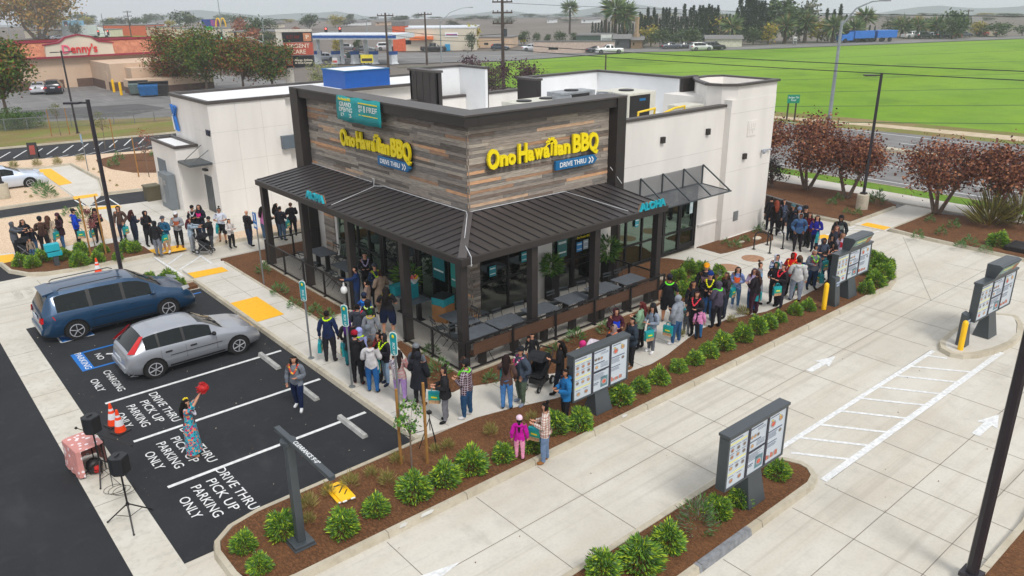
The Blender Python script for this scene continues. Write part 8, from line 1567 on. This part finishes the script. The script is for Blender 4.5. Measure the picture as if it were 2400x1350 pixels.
for k, (px, py, c, lab) in enumerate(((328, 222, C(96, 112, 110), 'grey green open dumpster'), (351, 226, C(20, 92, 150), 'bright blue dumpster'), (376, 224, C(44, 40, 42), 'dark covered heap beside the blue dumpster'))):
    g = G(px, py, 0); t = thing('dumpster', lab+' outside the diner enclosure', 'dumpster', (g[0], g[1], 0), R(-20), 'dumpsters'); m = MB(); m.add([(-1, -.7, .2), (1, -.7, .2), (1, .7, .2), (-1, .7, .2), (-1.1, -.9, 1.3), (1.1, -.9, 1.3), (1.1, .8, 1.6), (-1.1, .8, 1.6)], [(0, 3, 2, 1), (4, 5, 6, 7), (0, 1, 5, 4), (1, 2, 6, 5), (2, 3, 7, 6), (3, 0, 4, 7)]); m.build('bin', mat('bin_%d' % k, c, .6), t, local=True); m = MB(); m.box(-1.1, 1.1, -.2, .85, 1.6, 1.68); m.build('lid', BLACK, t, local=True)
# filling station and store
D = thing('filling_station', 'white and blue filling station canopy on white columns', 'filling station', (85, 156, 0)); c0 = G(700, 84, 4.9); c1 = G(928, 84, 4.9); c0 = (c0[0], c0[1]); c1 = (c1[0], c1[1]); dx = Vector((c1[0]-c0[0], c1[1]-c0[1], 0)); nn = Vector((-dx.y, dx.x, 0)).normalized()*9
if nn.x+nn.y < 0: nn = -nn
A = Vector((*c0, 0)); Bv = Vector((*c1, 0)); m = MB(); P_ = [A, Bv, Bv+nn, A+nn]; m.prism([(p.x, p.y) for p in P_], 4.3, 5.1, bottom=True); m.build('canopy', mat('canopy_white', C(214, 220, 226), .5), D); m = MB(); q = nn.normalized()*-.05; m.bar(A+q+Vector((0, 0, 4.75)), Bv+q+Vector((0, 0, 4.75)), .08, .42); m.build('fascia_band', BLU, D)
for k in range(4): p = A+dx*(.12+k*.25)+nn*.3; m = MB(); m.box(p.x-.25, p.x+.25, p.y-.25, p.y+.25, 0, 4.3); m.build('column', mat('canopy_white', (0, 0, 0)), D)
for k in range(5):
    p = A+dx*(.1+k*.2)+nn*.3; t = thing('fuel_pump', '%s fuel pump from the left under the canopy' % ORD[k], 'fuel pump', (p.x, p.y, 0), 0, 'fuel pumps'); m = MB(); m.box(-.6, .6, -.4, .4, 0, 1.6); m.box(-.75, .75, -.55, .55, 0, .2); m.build('cabinet', mat('canopy_white', (0, 0, 0)), t, local=True); m = MB(); m.box(-.9, .9, -.1, .1, 1.6, 2.2); m.build('topper', BLU, t, local=True)
def bldg(name, lab, px0, px1, pb, pt, depth, wall, roof='flat', cat='building', extra=None, pb1=None):
    a = G(px0, pb, 0); b = G(px1, pb1 or pb, 0); h = max(2.2, ztop(a[0], a[1], pt)); t = thing(name, lab, cat, (a[0], a[1], 0)); X = Vector((b[0]-a[0], b[1]-a[1], 0)); L_ = X.length; X.normalize(); Y = Vector((-X.y, X.x, 0)); 
    if Y.dot(Vector((a[0], a[1], 0))) < 0: Y = -Y
    A_ = Vector((a[0], a[1], 0)); W_ = lambda u, v, z: A_+X*u+Y*v+Vector((0, 0, z))
    def slab(u0, u1, v0, v1, z0, z1, m_, mi=0): m_.add([W_(u0, v0, z0), W_(u1, v0, z0), W_(u1, v1, z0), W_(u0, v1, z0), W_(u0, v0, z1), W_(u1, v0, z1), W_(u1, v1, z1), W_(u0, v1, z1)], [(0, 3, 2, 1), (4, 5, 6, 7), (0, 1, 5, 4), (1, 2, 6, 5), (2, 3, 7, 6), (3, 0, 4, 7)], mi)
    m = MB(); slab(0, L_, 0, depth, 0, h*(.72 if roof == 'gable' else 1), m); m.build('wall', wall, t)
    m = MB()
    if roof == 'gable': e = .4; z0 = h*.72; m.add([W_(-e, -e, z0), W_(L_+e, -e, z0), W_(L_+e, depth+e, z0), W_(-e, depth+e, z0), W_(-e, depth/2, h), W_(L_+e, depth/2, h)], [(0, 1, 5, 4), (3, 4, 5, 2), (0, 4, 3), (1, 2, 5)]); m.build('roof', extra or ROOFG, t)
    else: slab(-.1, L_+.1, -.1, depth+.1, h, h+.25, m); m.build('roof_cap', extra or ROOFG, t)
    nw = max(2, int(L_/6))
    for k in range(nw): m = MB(); slab(L_*(k+.38)/nw, L_*(k+.62)/nw, -.06, .0, h*.3, h*.5, m); m.build('window', CGL, t); return t, slab, L_, h
t, sl_, L_, h_ = bldg('store', 'cream shop with orange tower and orange awnings beside the filling station', 925, 1117, 120, 68, 14, CREAM, extra=mat('canopy_white', (0, 0, 0)), pb1=118)
m = MB(); sl_(-.2, L_*.14, -.3, 6, 0, h_+.6, m); m.build('tower', ORG, t); m = MB(); sl_(-.3, L_*.15, -.35, 6.1, h_+.6, h_+1.6, m); m.build('tower_top', ROOFG, t); m = MB(); sl_(L_*.2, L_*.48, -1.1, 0, h_*.5, h_*.66, m); m.build('awning', mat('awning_orange', C(232, 120, 60), .6), t)
m = MB(); sl_(L_*.62, L_*.78, -.12, -.02, h_*.62, h_*.82, m); m.build('sign_panel', WLET, t); m = MB(); sl_(L_*.635, L_*.77, -.18, -.12, h_*.69, h_*.75, m); m.build('sign_band', mat('sign_redblue', C(190, 50, 90), .5, col2=C(50, 60, 170), scale=1), t); m = MB(); sl_(L_*.62, L_*.68, -.5, 0, 0, h_*.3, m); m.build('ice_machine', mat('ice_teal', C(40, 150, 200), .5), t)
for a in (('shop', 'low orange and brown shop row behind the bright green plot', 245, 345, 84, 60, 10, ORG), ('rv_building', 'pale pink shed with white roof right of the orange shop', 345, 405, 84, 64, 9, mat('wall_pink', C(204, 176, 158), .9)), ('long_shed', 'long pale building under the golden sycamore', 60, 240, 90, 72, 10, CREAM), ('low_building', 'grey low building behind the traffic signals', 405, 520, 88, 68, 10, CREAM), ('low_building', 'tan low building beside the conifer', 540, 680, 110, 76, 12, TAN), ('yard_wall', 'long pink block wall along the far road', 1250, 1440, 124, 106, .3, mat('wall_block', C(196, 176, 164), .9)), ('store_building', 'dark green shed left of the sign board', 1350, 1440, 108, 84, 10, mat('green_shed', C(66, 84, 76), .8)), ('low_building', 'long tan building right of the filling station shop', 1120, 1200, 112, 92, 8, TAN)): bldg(*a[:8])
for a in (('bungalow', 'cream bungalow with white trim before the cypress grove', 1655, 1738, 110, 84, 9, mat('wall_pale', C(206, 206, 184), .8)), ('bungalow', 'grey bungalow with beige gable behind the blue truck', 2000, 2050, 97, 74, 9, mat('wall_grey', C(170, 160, 150), .8)), ('stone_house', 'dark gabled house left of the stone chimney', 1438, 1475, 114, 82, 8, mat('dark_wall', C(76, 76, 80), .8)), ('stone_house', 'brown gabled house with tall stone chimney', 1478, 1505, 114, 86, 8, mat('brown_wall', C(134, 112, 90), .9)), ('bungalow', 'grey roofed bungalow near the right edge', 2275, 2330, 84, 60, 9, CREAM), ('bungalow', 'white long roofed house among the right hand trees', 2250, 2300, 80, 42, 9, CREAM), ('farm_shed', 'white farm shed in the far fields', 1362, 1392, 54, 47, 12, WLET), ('farm_shed', 'small white farm building in the far fields', 1282, 1294, 54, 47, 8, WLET), ('farm_shed', 'white shed left of the golden arches in the distance', 360, 400, 60, 52, 9, WLET), ('farm_shed', 'grey roofed long shed beyond the conifer', 545, 640, 66, 55, 9, CREAM), ('farm_shed', 'pale roofed shed beyond the filling station canopy', 810, 850, 60, 50, 8, WLET), ('farm_shed', 'low tan shed in the far fields above the orange tower', 880, 905, 60, 50, 8, TAN)): bldg(*a[:8], roof='gable')
g = G(1491, 112, 0); t = thing('stone_chimney', 'tall stone chimney before the cypress grove', 'chimney', (g[0], g[1], 0)); m = MB(); m.box(-.5, .5, -.5, .5, 0, 3); m.box(-.32, .32, -.32, .32, 3, 6.2); m.box(-.4, .4, -.4, .4, 6.2, 6.5); m.build('stack', mat('stone_tan', C(170, 146, 120), .9, var=.2, scale=2), t, local=True)
# urgent care pylon
U = thing('pylon_sign', 'tall white pylon sign reading URGENT CARE with red and black panels', 'sign', (46.8, 98.5, 0), R(-36)); k_ = 1.0
m = MB(); m.box(-1.55, -.55, -.35, .35, 0, 5.9); m.box(-2.6, -2.2, -.3, .3, 2.2, 7.4) if False else m.box(-2.2, 2.3, -.35, .35, 7.0, 7.3); m.box(-2.2, -1.45, -.3, .3, 2.6, 7.0); m.build('frame', mat('pylon_white', C(214, 208, 198), .7), U, local=True)
m = MB(); m.box(-1.35, 2.3, -.42, .3, 5.75, 6.95, 0); m.box(-1.35, 2.3, -.42, .3, 4.15, 5.68, 1); m.box(-1.35, 2.3, -.42, .3, 2.6, 4.08, 0); m.box(1.25, 2.25, -.44, -.42, 5.85, 6.85, 2); m.box(-1.2, -.4, -.44, -.42, 2.85, 3.8, 1); m.build('panel', [mat('panel_black', C(26, 28, 34), .4), mat('panel_red', C(186, 84, 66), .5), mat('panel_tan', C(196, 130, 96), .5)], U, local=True)
MT_ = U.matrix_basis
def ut(s, x, z, sz, w, mt): p = MT_ @ Vector((x, -.45, z)); d = MT_.to_3x3() @ Vector((1, 0, 0)); text('lettering', s, mt, sz, p, d, (0, 0, 1), U, .01, w=w, bold=.008)
CR_ = mat('letter_cream', C(236, 226, 206), .6); ut('8:37 AM', -.05, 6.35, .6, 1.6, mat('led_red', C(120, 30, 24), .5)); ut('URGENT\nCARE', .5, 4.9, .72, 2.9, CR_); ut('Allergy, Asthma\n& Sinus Center', 1.0, 3.35, .34, 2.3, CR_); ut('Baz', -.8, 3.3, .45, .6, CR_); ut('P', 1.75, 6.35, .7, .4, CR_)
for k in range(1): pass
# golden arches, billboards, small signs
def board(px, pb, p0, p1, w, lab, mats, draw=None, rz=R(-35), legs=True, name='billboard', d=None):
    g = G(px, pb, 0); n = math.hypot(*g[:2]); z0 = ztop(g[0], g[1], p1); z1 = ztop(g[0], g[1], p0); wd = w*n/FPX; t = thing(name, lab, 'sign', (g[0], g[1], 0), rz); m = MB(); m.box(-wd/2, wd/2, -.1, .1, z0, z1, 0)
    if draw: draw(m, wd, z0, z1)
    m.build('panel', mats, t, local=True); m = MB()
    for s_ in (-.35, .35) if legs else (0,): m.box(wd*s_-.12, wd*s_+.12, -.1+.0, .12, 0, z0)
    m.build('post', GALV, t, local=True); return t
board(177, 82, 48, 68, 40, 'pale blue roadside billboard with a dark haired portrait', [mat('bb_blue', C(126, 176, 204), .5), mat('bb_dark', C(60, 50, 60), .5), mat('bb_skin', C(220, 180, 170), .5)], lambda m, w, a, b: (m.box(-w*.45, -w*.25, -.14, -.1, a+.2, b-.2, 1), m.box(-w*.4, -w*.3, -.17, -.14, a+.3, (a+b)/2, 2)))
board(499, 100, 45, 62, 34, 'dark blue promotional billboard beside the golden arches', [mat('bb_navy', C(34, 60, 140), .5), mat('bb_multi', C(190, 60, 110), .5, col2=C(60, 90, 190), scale=.6), mat('bb_green', C(60, 180, 70), .5)], lambda m, w, a, b: (m.box(0.2, w*.48, -.14, -.1, a+.2, b-.2, 1), m.box(-w*.3, w*.1, -.13, -.1, a-.9, a, 2)))
g = G(523, 100, 0); n = math.hypot(*g[:2]); s_ = n/FPX; t = thing('arch_sign', 'yellow double arch sign on a tall pole', 'sign', (g[0], g[1], 0), R(-35)); zb_ = ztop(g[0], g[1], 63); m = MB()
for c_ in (-1, 1): m.tube([(c_*5*s_+5*s_*math.cos(R(a))*1.0, 0, zb_+17*s_*math.sin(R(a))) for a in range(0, 181, 15)], 1.4*s_, 8)
m.build('arches', BY, t, smooth=True, local=True); m = MB(); m.tube([(0, 0, 0), (0, 0, zb_)], .25, 8); m.build('pole', GALV, t, local=True)
def small_sign(px, pb, p0, p1, w, lab, cols): board(px, pb, p0, p1, w, lab, [mat('ss_%s' % cols[0], cols[1], .5), mat('ss2_%s' % cols[0], cols[2], .5)], lambda m, w_, a, b: m.box(-w_*.42, w_*.42, -.14, -.1, a+(b-a)*.2, a+(b-a)*.55, 1), name='roadside_sign')
small_sign(861, 152, 128, 147, 27, 'yellow and black roadside sign by the far junction', ('yb', C(236, 220, 60), C(60, 50, 50))); small_sign(871, 148, 116, 150, 16, 'white and yellow price sign behind the black and yellow one', ('wy', C(206, 210, 214), C(40, 80, 160))); small_sign(786, 156, 136, 149, 11, 'small white and red realty sign on the verge', ('wr', C(214, 214, 216), C(200, 60, 70))); small_sign(1420, 113, 81, 98, 24, 'white marquee sign board before the dark house', ('wm', C(206, 210, 206), C(150, 156, 156))); small_sign(1380, 122, 104, 114, 28, 'pale hand painted sign on the block wall', ('wp', C(200, 192, 184), C(160, 140, 140))); small_sign(1226, 104, 91, 98, 12, 'small yellow sign with dark base beside the far road', ('ys', C(240, 220, 60), C(220, 190, 40))); small_sign(1862, 106, 86, 95, 8, 'small white diamond sign on the far verge', ('wd', C(214, 214, 214), C(90, 90, 90)))
g = G(1872, 268, 0); t = thing('road_name_sign', 'green Badger Flat Road name sign on two posts', 'sign', (66.2, 38.5, 0), R(-42)); m = MB(); m.box(-.55, .55, -.05, 0, 1.55, 2.3, 0); m.box(-.5, .5, -.052, -.05, 1.6, 2.25, 0); m.build('panel', mat('sign_green', C(10, 140, 110), .5), t, local=True)
for s_ in (-.4, .3): m = MB(); m.box(s_-.06, s_+.06, 0, .1, 0, 2.2); m.build('post', BARKD, t, local=True)
MT_ = t.matrix_basis; text('lettering', 'Badger Flat\nRoad', WLET, .24, MT_ @ Vector((0, -.06, 1.94)), MT_.to_3x3() @ Vector((1, 0, 0)), (0, 0, 1), t, .005, w=.95)
# poles, wires, street lamps, signals
WOODP = mat('pole_wood', C(74, 62, 56), .9, var=.15, scale=2); LG = mat('lamp_galv', C(148, 156, 160), .5, metal=.2)
def upole(px, pb, pt, lab, arms=1, r_=.17):
    g = G(px, pb, 0); n = math.hypot(*g[:2]); h = ztop(g[0], g[1], pt); t = thing('utility_pole', lab, 'utility pole', (g[0], g[1], 0), R(-35), 'wooden utility poles'); m = MB(); m.tube([(0, 0, 0), (0, 0, h)], [r_*1.15, r_*.8], 8); m.build('pole', WOODP, t, local=True)
    for k in range(arms):
        z = h-.4-k*1.2; m = MB(); m.box(-1.2, 1.2, -.16, -.04, z-.08, z+.08)
        for q in (-1.1, -.55, .55, 1.1): m.box(q-.05, q+.05, -.12, -.05, z+.08, z+.3)
        m.build('crossarm', WOODP, t, local=True)
    if arms > 1: m = MB(); m.rev([(.25, h-4.3), (.25, h-3.4)], (.3, 0, 0), 10); m.build('transformer', DG_, t, local=True)
    return (g[0], g[1], h)
DG_ = mat('transformer_grey', C(60, 64, 70), .6)
U1 = upole(1180, 215, -4, 'tall wooden utility pole with several crossarms behind the restaurant roof', 3, .2); U2 = upole(912, 178, 30, 'wooden utility pole left of the roof screen', 1); U3 = upole(1001, 152, 28, 'wooden utility pole before the orange trimmed store', 1); upole(309, 92, 25, 'wooden utility pole by the bright green plot', 2); upole(2015, 82, 24, 'slim utility pole above the blue truck', 1); upole(2260, 84, 22, 'slim utility pole at the far right road', 1); upole(1419, 170, 128, 'short brown post in the field behind the roof screen', 0, .12); upole(248, 92, 32, 'leaning bare pole left of the green plot', 0, .1)
def wire(a, b, sag, r_, lab): m = MB(); P_ = [Vector(a).lerp(Vector(b), k/14)-Vector((0, 0, sag*4*(k/14)*(1-k/14))) for k in range(15)]; m.tube([tuple(p) for p in P_], r_, 4); tag(m.build('power_line', mat('wire_dark', C(30, 46, 44), .7), fix=False), lab, 'power line', 'overhead power lines')
for dz, w_ in ((1.6, 'upper'), (2.3, 'lower')): wire((U2[0], U2[1], U2[2]-dz-.6), (U1[0], U1[1], U1[2]-dz-2.4), .5, .03, w_+' dark wire between the two utility poles behind the roof screen')
for z, w_ in ((5.6, 'upper'), (5.0, 'lower')): wire((U1[0], U1[1], z), (62.5, -14, z+.9), .5, .035, w_+' of the two dark wires crossing the green field')
wire((U1[0], U1[1], U1[2]-.5), (62, -60, 10.6), 1.2, .02, 'thin highest wire crossing the sky to the right')
def cobra(px, pb, pt, lab, ax, L_=4.5, rise=1.6, r_=.11, grp='tall galvanised street lamps'):
    g = G(px, pb, 0); n = math.hypot(*g[:2]); h = ztop(g[0], g[1], pt); t = thing('street_lamp', lab, 'street lamp', (g[0], g[1], 0), R(ax), grp); m = MB(); m.tube([(0, 0, 0), (0, 0, h)], [r_*1.2, r_*.75], 8); m.build('pole', LG, t, smooth=True, local=True); m = MB(); m.tube([(0, 0, h-.4), (L_*.35, 0, h+rise*.65), (L_*.75, 0, h+rise), (L_, 0, h+rise*1.05)], [r_*.6, r_*.5, r_*.45, r_*.4], 6); m.build('arm', LG, t, smooth=True, local=True); m = MB(); m.box(L_-.1, L_+.7, -.15, .15, h+rise*1.05-.06, h+rise*1.05+.08); m.build('lamp_head', LG, t, local=True)
g_ = None
cobra(1940, 308, 48, 'tall galvanised street lamp between the trees and the field', -52, 2.7, 1.4, .14); cobra(1035, 148, 48, 'galvanised street lamp right of the filling station', -40, 5.2, 2.0); cobra(864, 128, 48, 'galvanised street lamp before the fuel pumps', 140, 2.4, 1.2); cobra(623, 118, 50, 'galvanised street lamp beside the traffic signal', 140, 2.4, 1.2); cobra(188, 92, 50, 'galvanised street lamp left of the truck', 30, 2.6, .6); cobra(524, 102, -30, 'tall grey mast above the golden arches', 30, .3, .1); cobra(25, 90, 48, 'small street lamp at the far left', 30, 1.5, .4)
def signal(px, pb, p0, lab, ax, L_, heads, lit):
    g = G(px, pb, 0); n = math.hypot(*g[:2]); h = ztop(g[0], g[1], p0); t = thing('traffic_signal', lab, 'traffic signal', (g[0], g[1], 0), R(ax), 'traffic signals'); m = MB(); m.tube([(0, 0, 0), (0, 0, h)], [.16, .12], 8); m.tube([(0, 0, h-1.6), (L_*.3, 0, h-.5), (L_, 0, h)], [.12, .1, .07], 6); m.build('mast', LG, t, smooth=True, local=True)
    for k in range(heads): x = L_*(1-k*.35); m = MB(); m.box(x-.28, x+.28, -.2, .2, h-.75, h+.75, 0); m.build('signal_head', BLACK, t, local=True); c = {'g': ((.1, 1, .6, 3), -.5), 'r': ((1, .1, .08, 3), .5)}[lit]; m = MB(); m.ball((x, -.22, h+c[1]), (.16, .05, .16), 0, 8, 6); m.ball((x, .22, h+c[1]), (.16, .05, .16), 0, 8, 6); m.build('lit_lens', mat('lens_'+lit, c[0][:3], emit=c[0]), t, local=True)
signal(192, 96, 78, 'traffic signal mast above the diner roof', -35, 8, 2, 'r'); signal(620, 122, 82, 'traffic signal with green light right of the autumn trees', 145, 9, 2, 'g'); signal(862, 130, 72, 'traffic signal mast before the filling station', 145, 8, 2, 'r')
# far vehicles
def fcar(kind, px, py, col, lab, rz=None, grp='cars in the distance', sc=1.0, cat='car'):
    g = G(px, py, 0); c = '_'.join(str(v) for v in col); make_car(kind, paint(c, C(*col)), (g[0], g[1], 0), R(rz if rz is not None else -35), lab, cat, False, grp, sc, spokes=4)
fcar('suv', 126, 222, (24, 28, 40), 'black SUV parked behind the diner', 75); fcar('sedan', 90, 222, (206, 208, 214), 'white car beside the black SUV, half behind the left tree', 75); fcar('hatch', 372, 143, (214, 216, 220), 'white car stopped beside the white truck', -110); fcar('sedan', 812, 140, (220, 222, 226), 'white sedan on the far road before the filling station', 145); fcar('sedan', 790, 141, (210, 214, 222), 'white coupe just left of the white sedan', 145); fcar('sedan', 850, 138, (30, 60, 48), 'dark green car at the roadside sign', 145)
fcar('suv', 882, 118, (210, 212, 216), 'white SUV parked right of the fuel pumps', -30); fcar('sedan', 915, 115, (60, 66, 74), 'dark grey sedan right of the fuel pumps', -30); fcar('suv', 968, 118, (206, 212, 220), 'white SUV by the shop forecourt', -30); fcar('pickup', 985, 121, (30, 28, 32), 'black pickup with glowing tail lamp by the shop', -30, cat='pickup'); fcar('sedan', 830, 122, (90, 94, 96), 'grey car under the filling station canopy', -30); fcar('suv', 790, 120, (120, 120, 126), 'silver SUV under the left of the canopy', -30); fcar('hatch', 1150, 118, (50, 60, 74), 'dark blue hatchback right of the blank shop wall', -40); fcar('sedan', 1222, 119, (204, 208, 214), 'white car at the end of the block wall', -35)
fcar('sedan', 1372, 124, (40, 44, 60), 'dark blue sedan driving on the far road', -35); fcar('pickup', 1460, 125, (226, 228, 230), 'white pickup truck driving on the far road', 145, cat='pickup'); fcar('sedan', 1548, 115, (84, 88, 100), 'grey sedan parked left of the maroon car', -30); fcar('sedan', 1584, 114, (76, 80, 88), 'slate sedan parked beside the maroon car', -30); fcar('hatch', 1602, 113, (110, 44, 60), 'maroon car parked before the round tree', -30); fcar('suv', 1617, 119, (200, 202, 204), 'white SUV driving behind the black one', -30); fcar('suv', 1648, 118, (28, 28, 36), 'black SUV driving on the far road', -30)
for k, (px, py, c, kd) in enumerate(((2115, 90, (206, 208, 208), 'pickup'), (2145, 90, (50, 60, 60), 'suv'), (2165, 89, (170, 176, 180), 'sedan'), (2190, 89, (40, 44, 56), 'suv'), (2215, 88, (220, 110, 70), 'sedan'), (2240, 87, (80, 84, 96), 'sedan'), (2283, 84, (100, 106, 120), 'sedan'), (2300, 84, (190, 90, 90), 'sedan'))): fcar(kd, px, py, c, '%s parked vehicle from the left in the far right roadside row' % ORD[k], -25)
fcar('pickup', 78, 92, (200, 204, 210), 'white van far behind the diner roof', 20); fcar('sedan', 120, 94, (190, 192, 200), 'silver car under the golden sycamore', 20); fcar('sedan', 907, 192, (220, 220, 222), 'white car on the street above the blue roof box', 100); fcar('pickup', 548, 118, (196, 200, 206), 'white pickup waiting at the junction', -30); fcar('suv', 345, 130, (40, 44, 52), 'dark SUV queued behind the white truck', -110)
fcar('sedan', 26, 432, (210, 222, 240), 'white electric sedan at the left frame edge', 0, None); c_ = bpy.data.objects; w_ = [o for o in c_ if o.get('label') == 'white electric sedan at the left frame edge'][0]; w_.location = (4.2, 56.6, .02)
def truck(px, py, rz, lab, cab, boxc, Lb, Hb, name='box_truck', n_box=1):
    g = G(px, py, 0); t = thing(name, lab, 'truck', (g[0], g[1], 0), R(rz)); m = MB(); m.box(0, Lb, -1.25, 1.25, .9, Hb); m.build('cargo_box', boxc, t, local=True, bevel=.05)
    if n_box > 1: m = MB(); m.box(-Lb-.8, -.8, -1.25, 1.25, .9, Hb); m.build('trailer', boxc, t, local=True, bevel=.05)
    m = MB(); m.xprism([(Lb+.2, .5), (Lb+.2, min(Hb-.2, 3.4)), (Lb+1.4, min(Hb-.3, 3.2)), (Lb+2.0, 1.9), (Lb+3.3, 1.6), (Lb+3.5, .5)], 'y', -1.1, 1.1); m.build('cab', cab, t, local=True, bevel=.06); m = MB(); m.box(Lb+1.45, Lb+2.0, -.95, .95, 2.0, 2.7); m.build('windscreen', CGL, t, local=True)
    for x in ([.8, 1.9] + ([-Lb*.8, -2] if n_box > 1 else []) + [Lb-.8, Lb+2.5]):
        for s_ in (-1, 1): m = MB(); m.xprism([(x+.5*math.cos(k*.5236), .5+.5*math.sin(k*.5236)) for k in range(12)], 'y', s_*1.0, s_*1.3); m.build('wheel', TYRE, t, local=True)
truck(292, 138, -110, 'white box truck waiting beside the diner roof', mat('truck_white', C(222, 224, 228), .5), mat('truck_white', (0, 0, 0)), 11, 4.1); truck(150, 92, -20, 'pale trailer truck left of the street lamp', mat('truck_white', (0, 0, 0)), mat('trailer_pale', C(200, 206, 210), .6), 10, 4); truck(2040, 98, -25+180, 'bright blue double hopper truck on the far road', mat('truck_blue', C(30, 110, 200), .5), mat('truck_blue', (0, 0, 0)), 5.5, 2.6, n_box=2); truck(270, 82, 10, 'white camper van beyond the bright green plot', mat('truck_white', (0, 0, 0)), mat('truck_white', (0, 0, 0)), 8, 3.2, 'camper_van')
for s in SH+[SG, GRS, TINY, PH]+CYP: bpy.data.objects.remove(s)
for v in FS.values():
    for o, k in v: bpy.data.objects.remove(o); bpy.data.objects.remove(k)
bpy.data.objects.remove(hb)
# ================================================================ air
m = MB(); m.box(-2700, 2700, -2700, 2700, -75, 45)
hz = bpy.data.materials.new('haze'); hz.use_nodes = True; n = hz.node_tree.nodes; n.remove(n['Principled BSDF']); pv = n.new('ShaderNodeVolumePrincipled'); pv.inputs['Color'].default_value = (.86, .91, .96, 1); pv.inputs['Density'].default_value = .00055; pv.inputs['Anisotropy'].default_value = .2
hz.node_tree.links.new(pv.outputs[0], n['Material Output'].inputs['Volume'])
tag(m.build('haze', hz), kind='stuff')
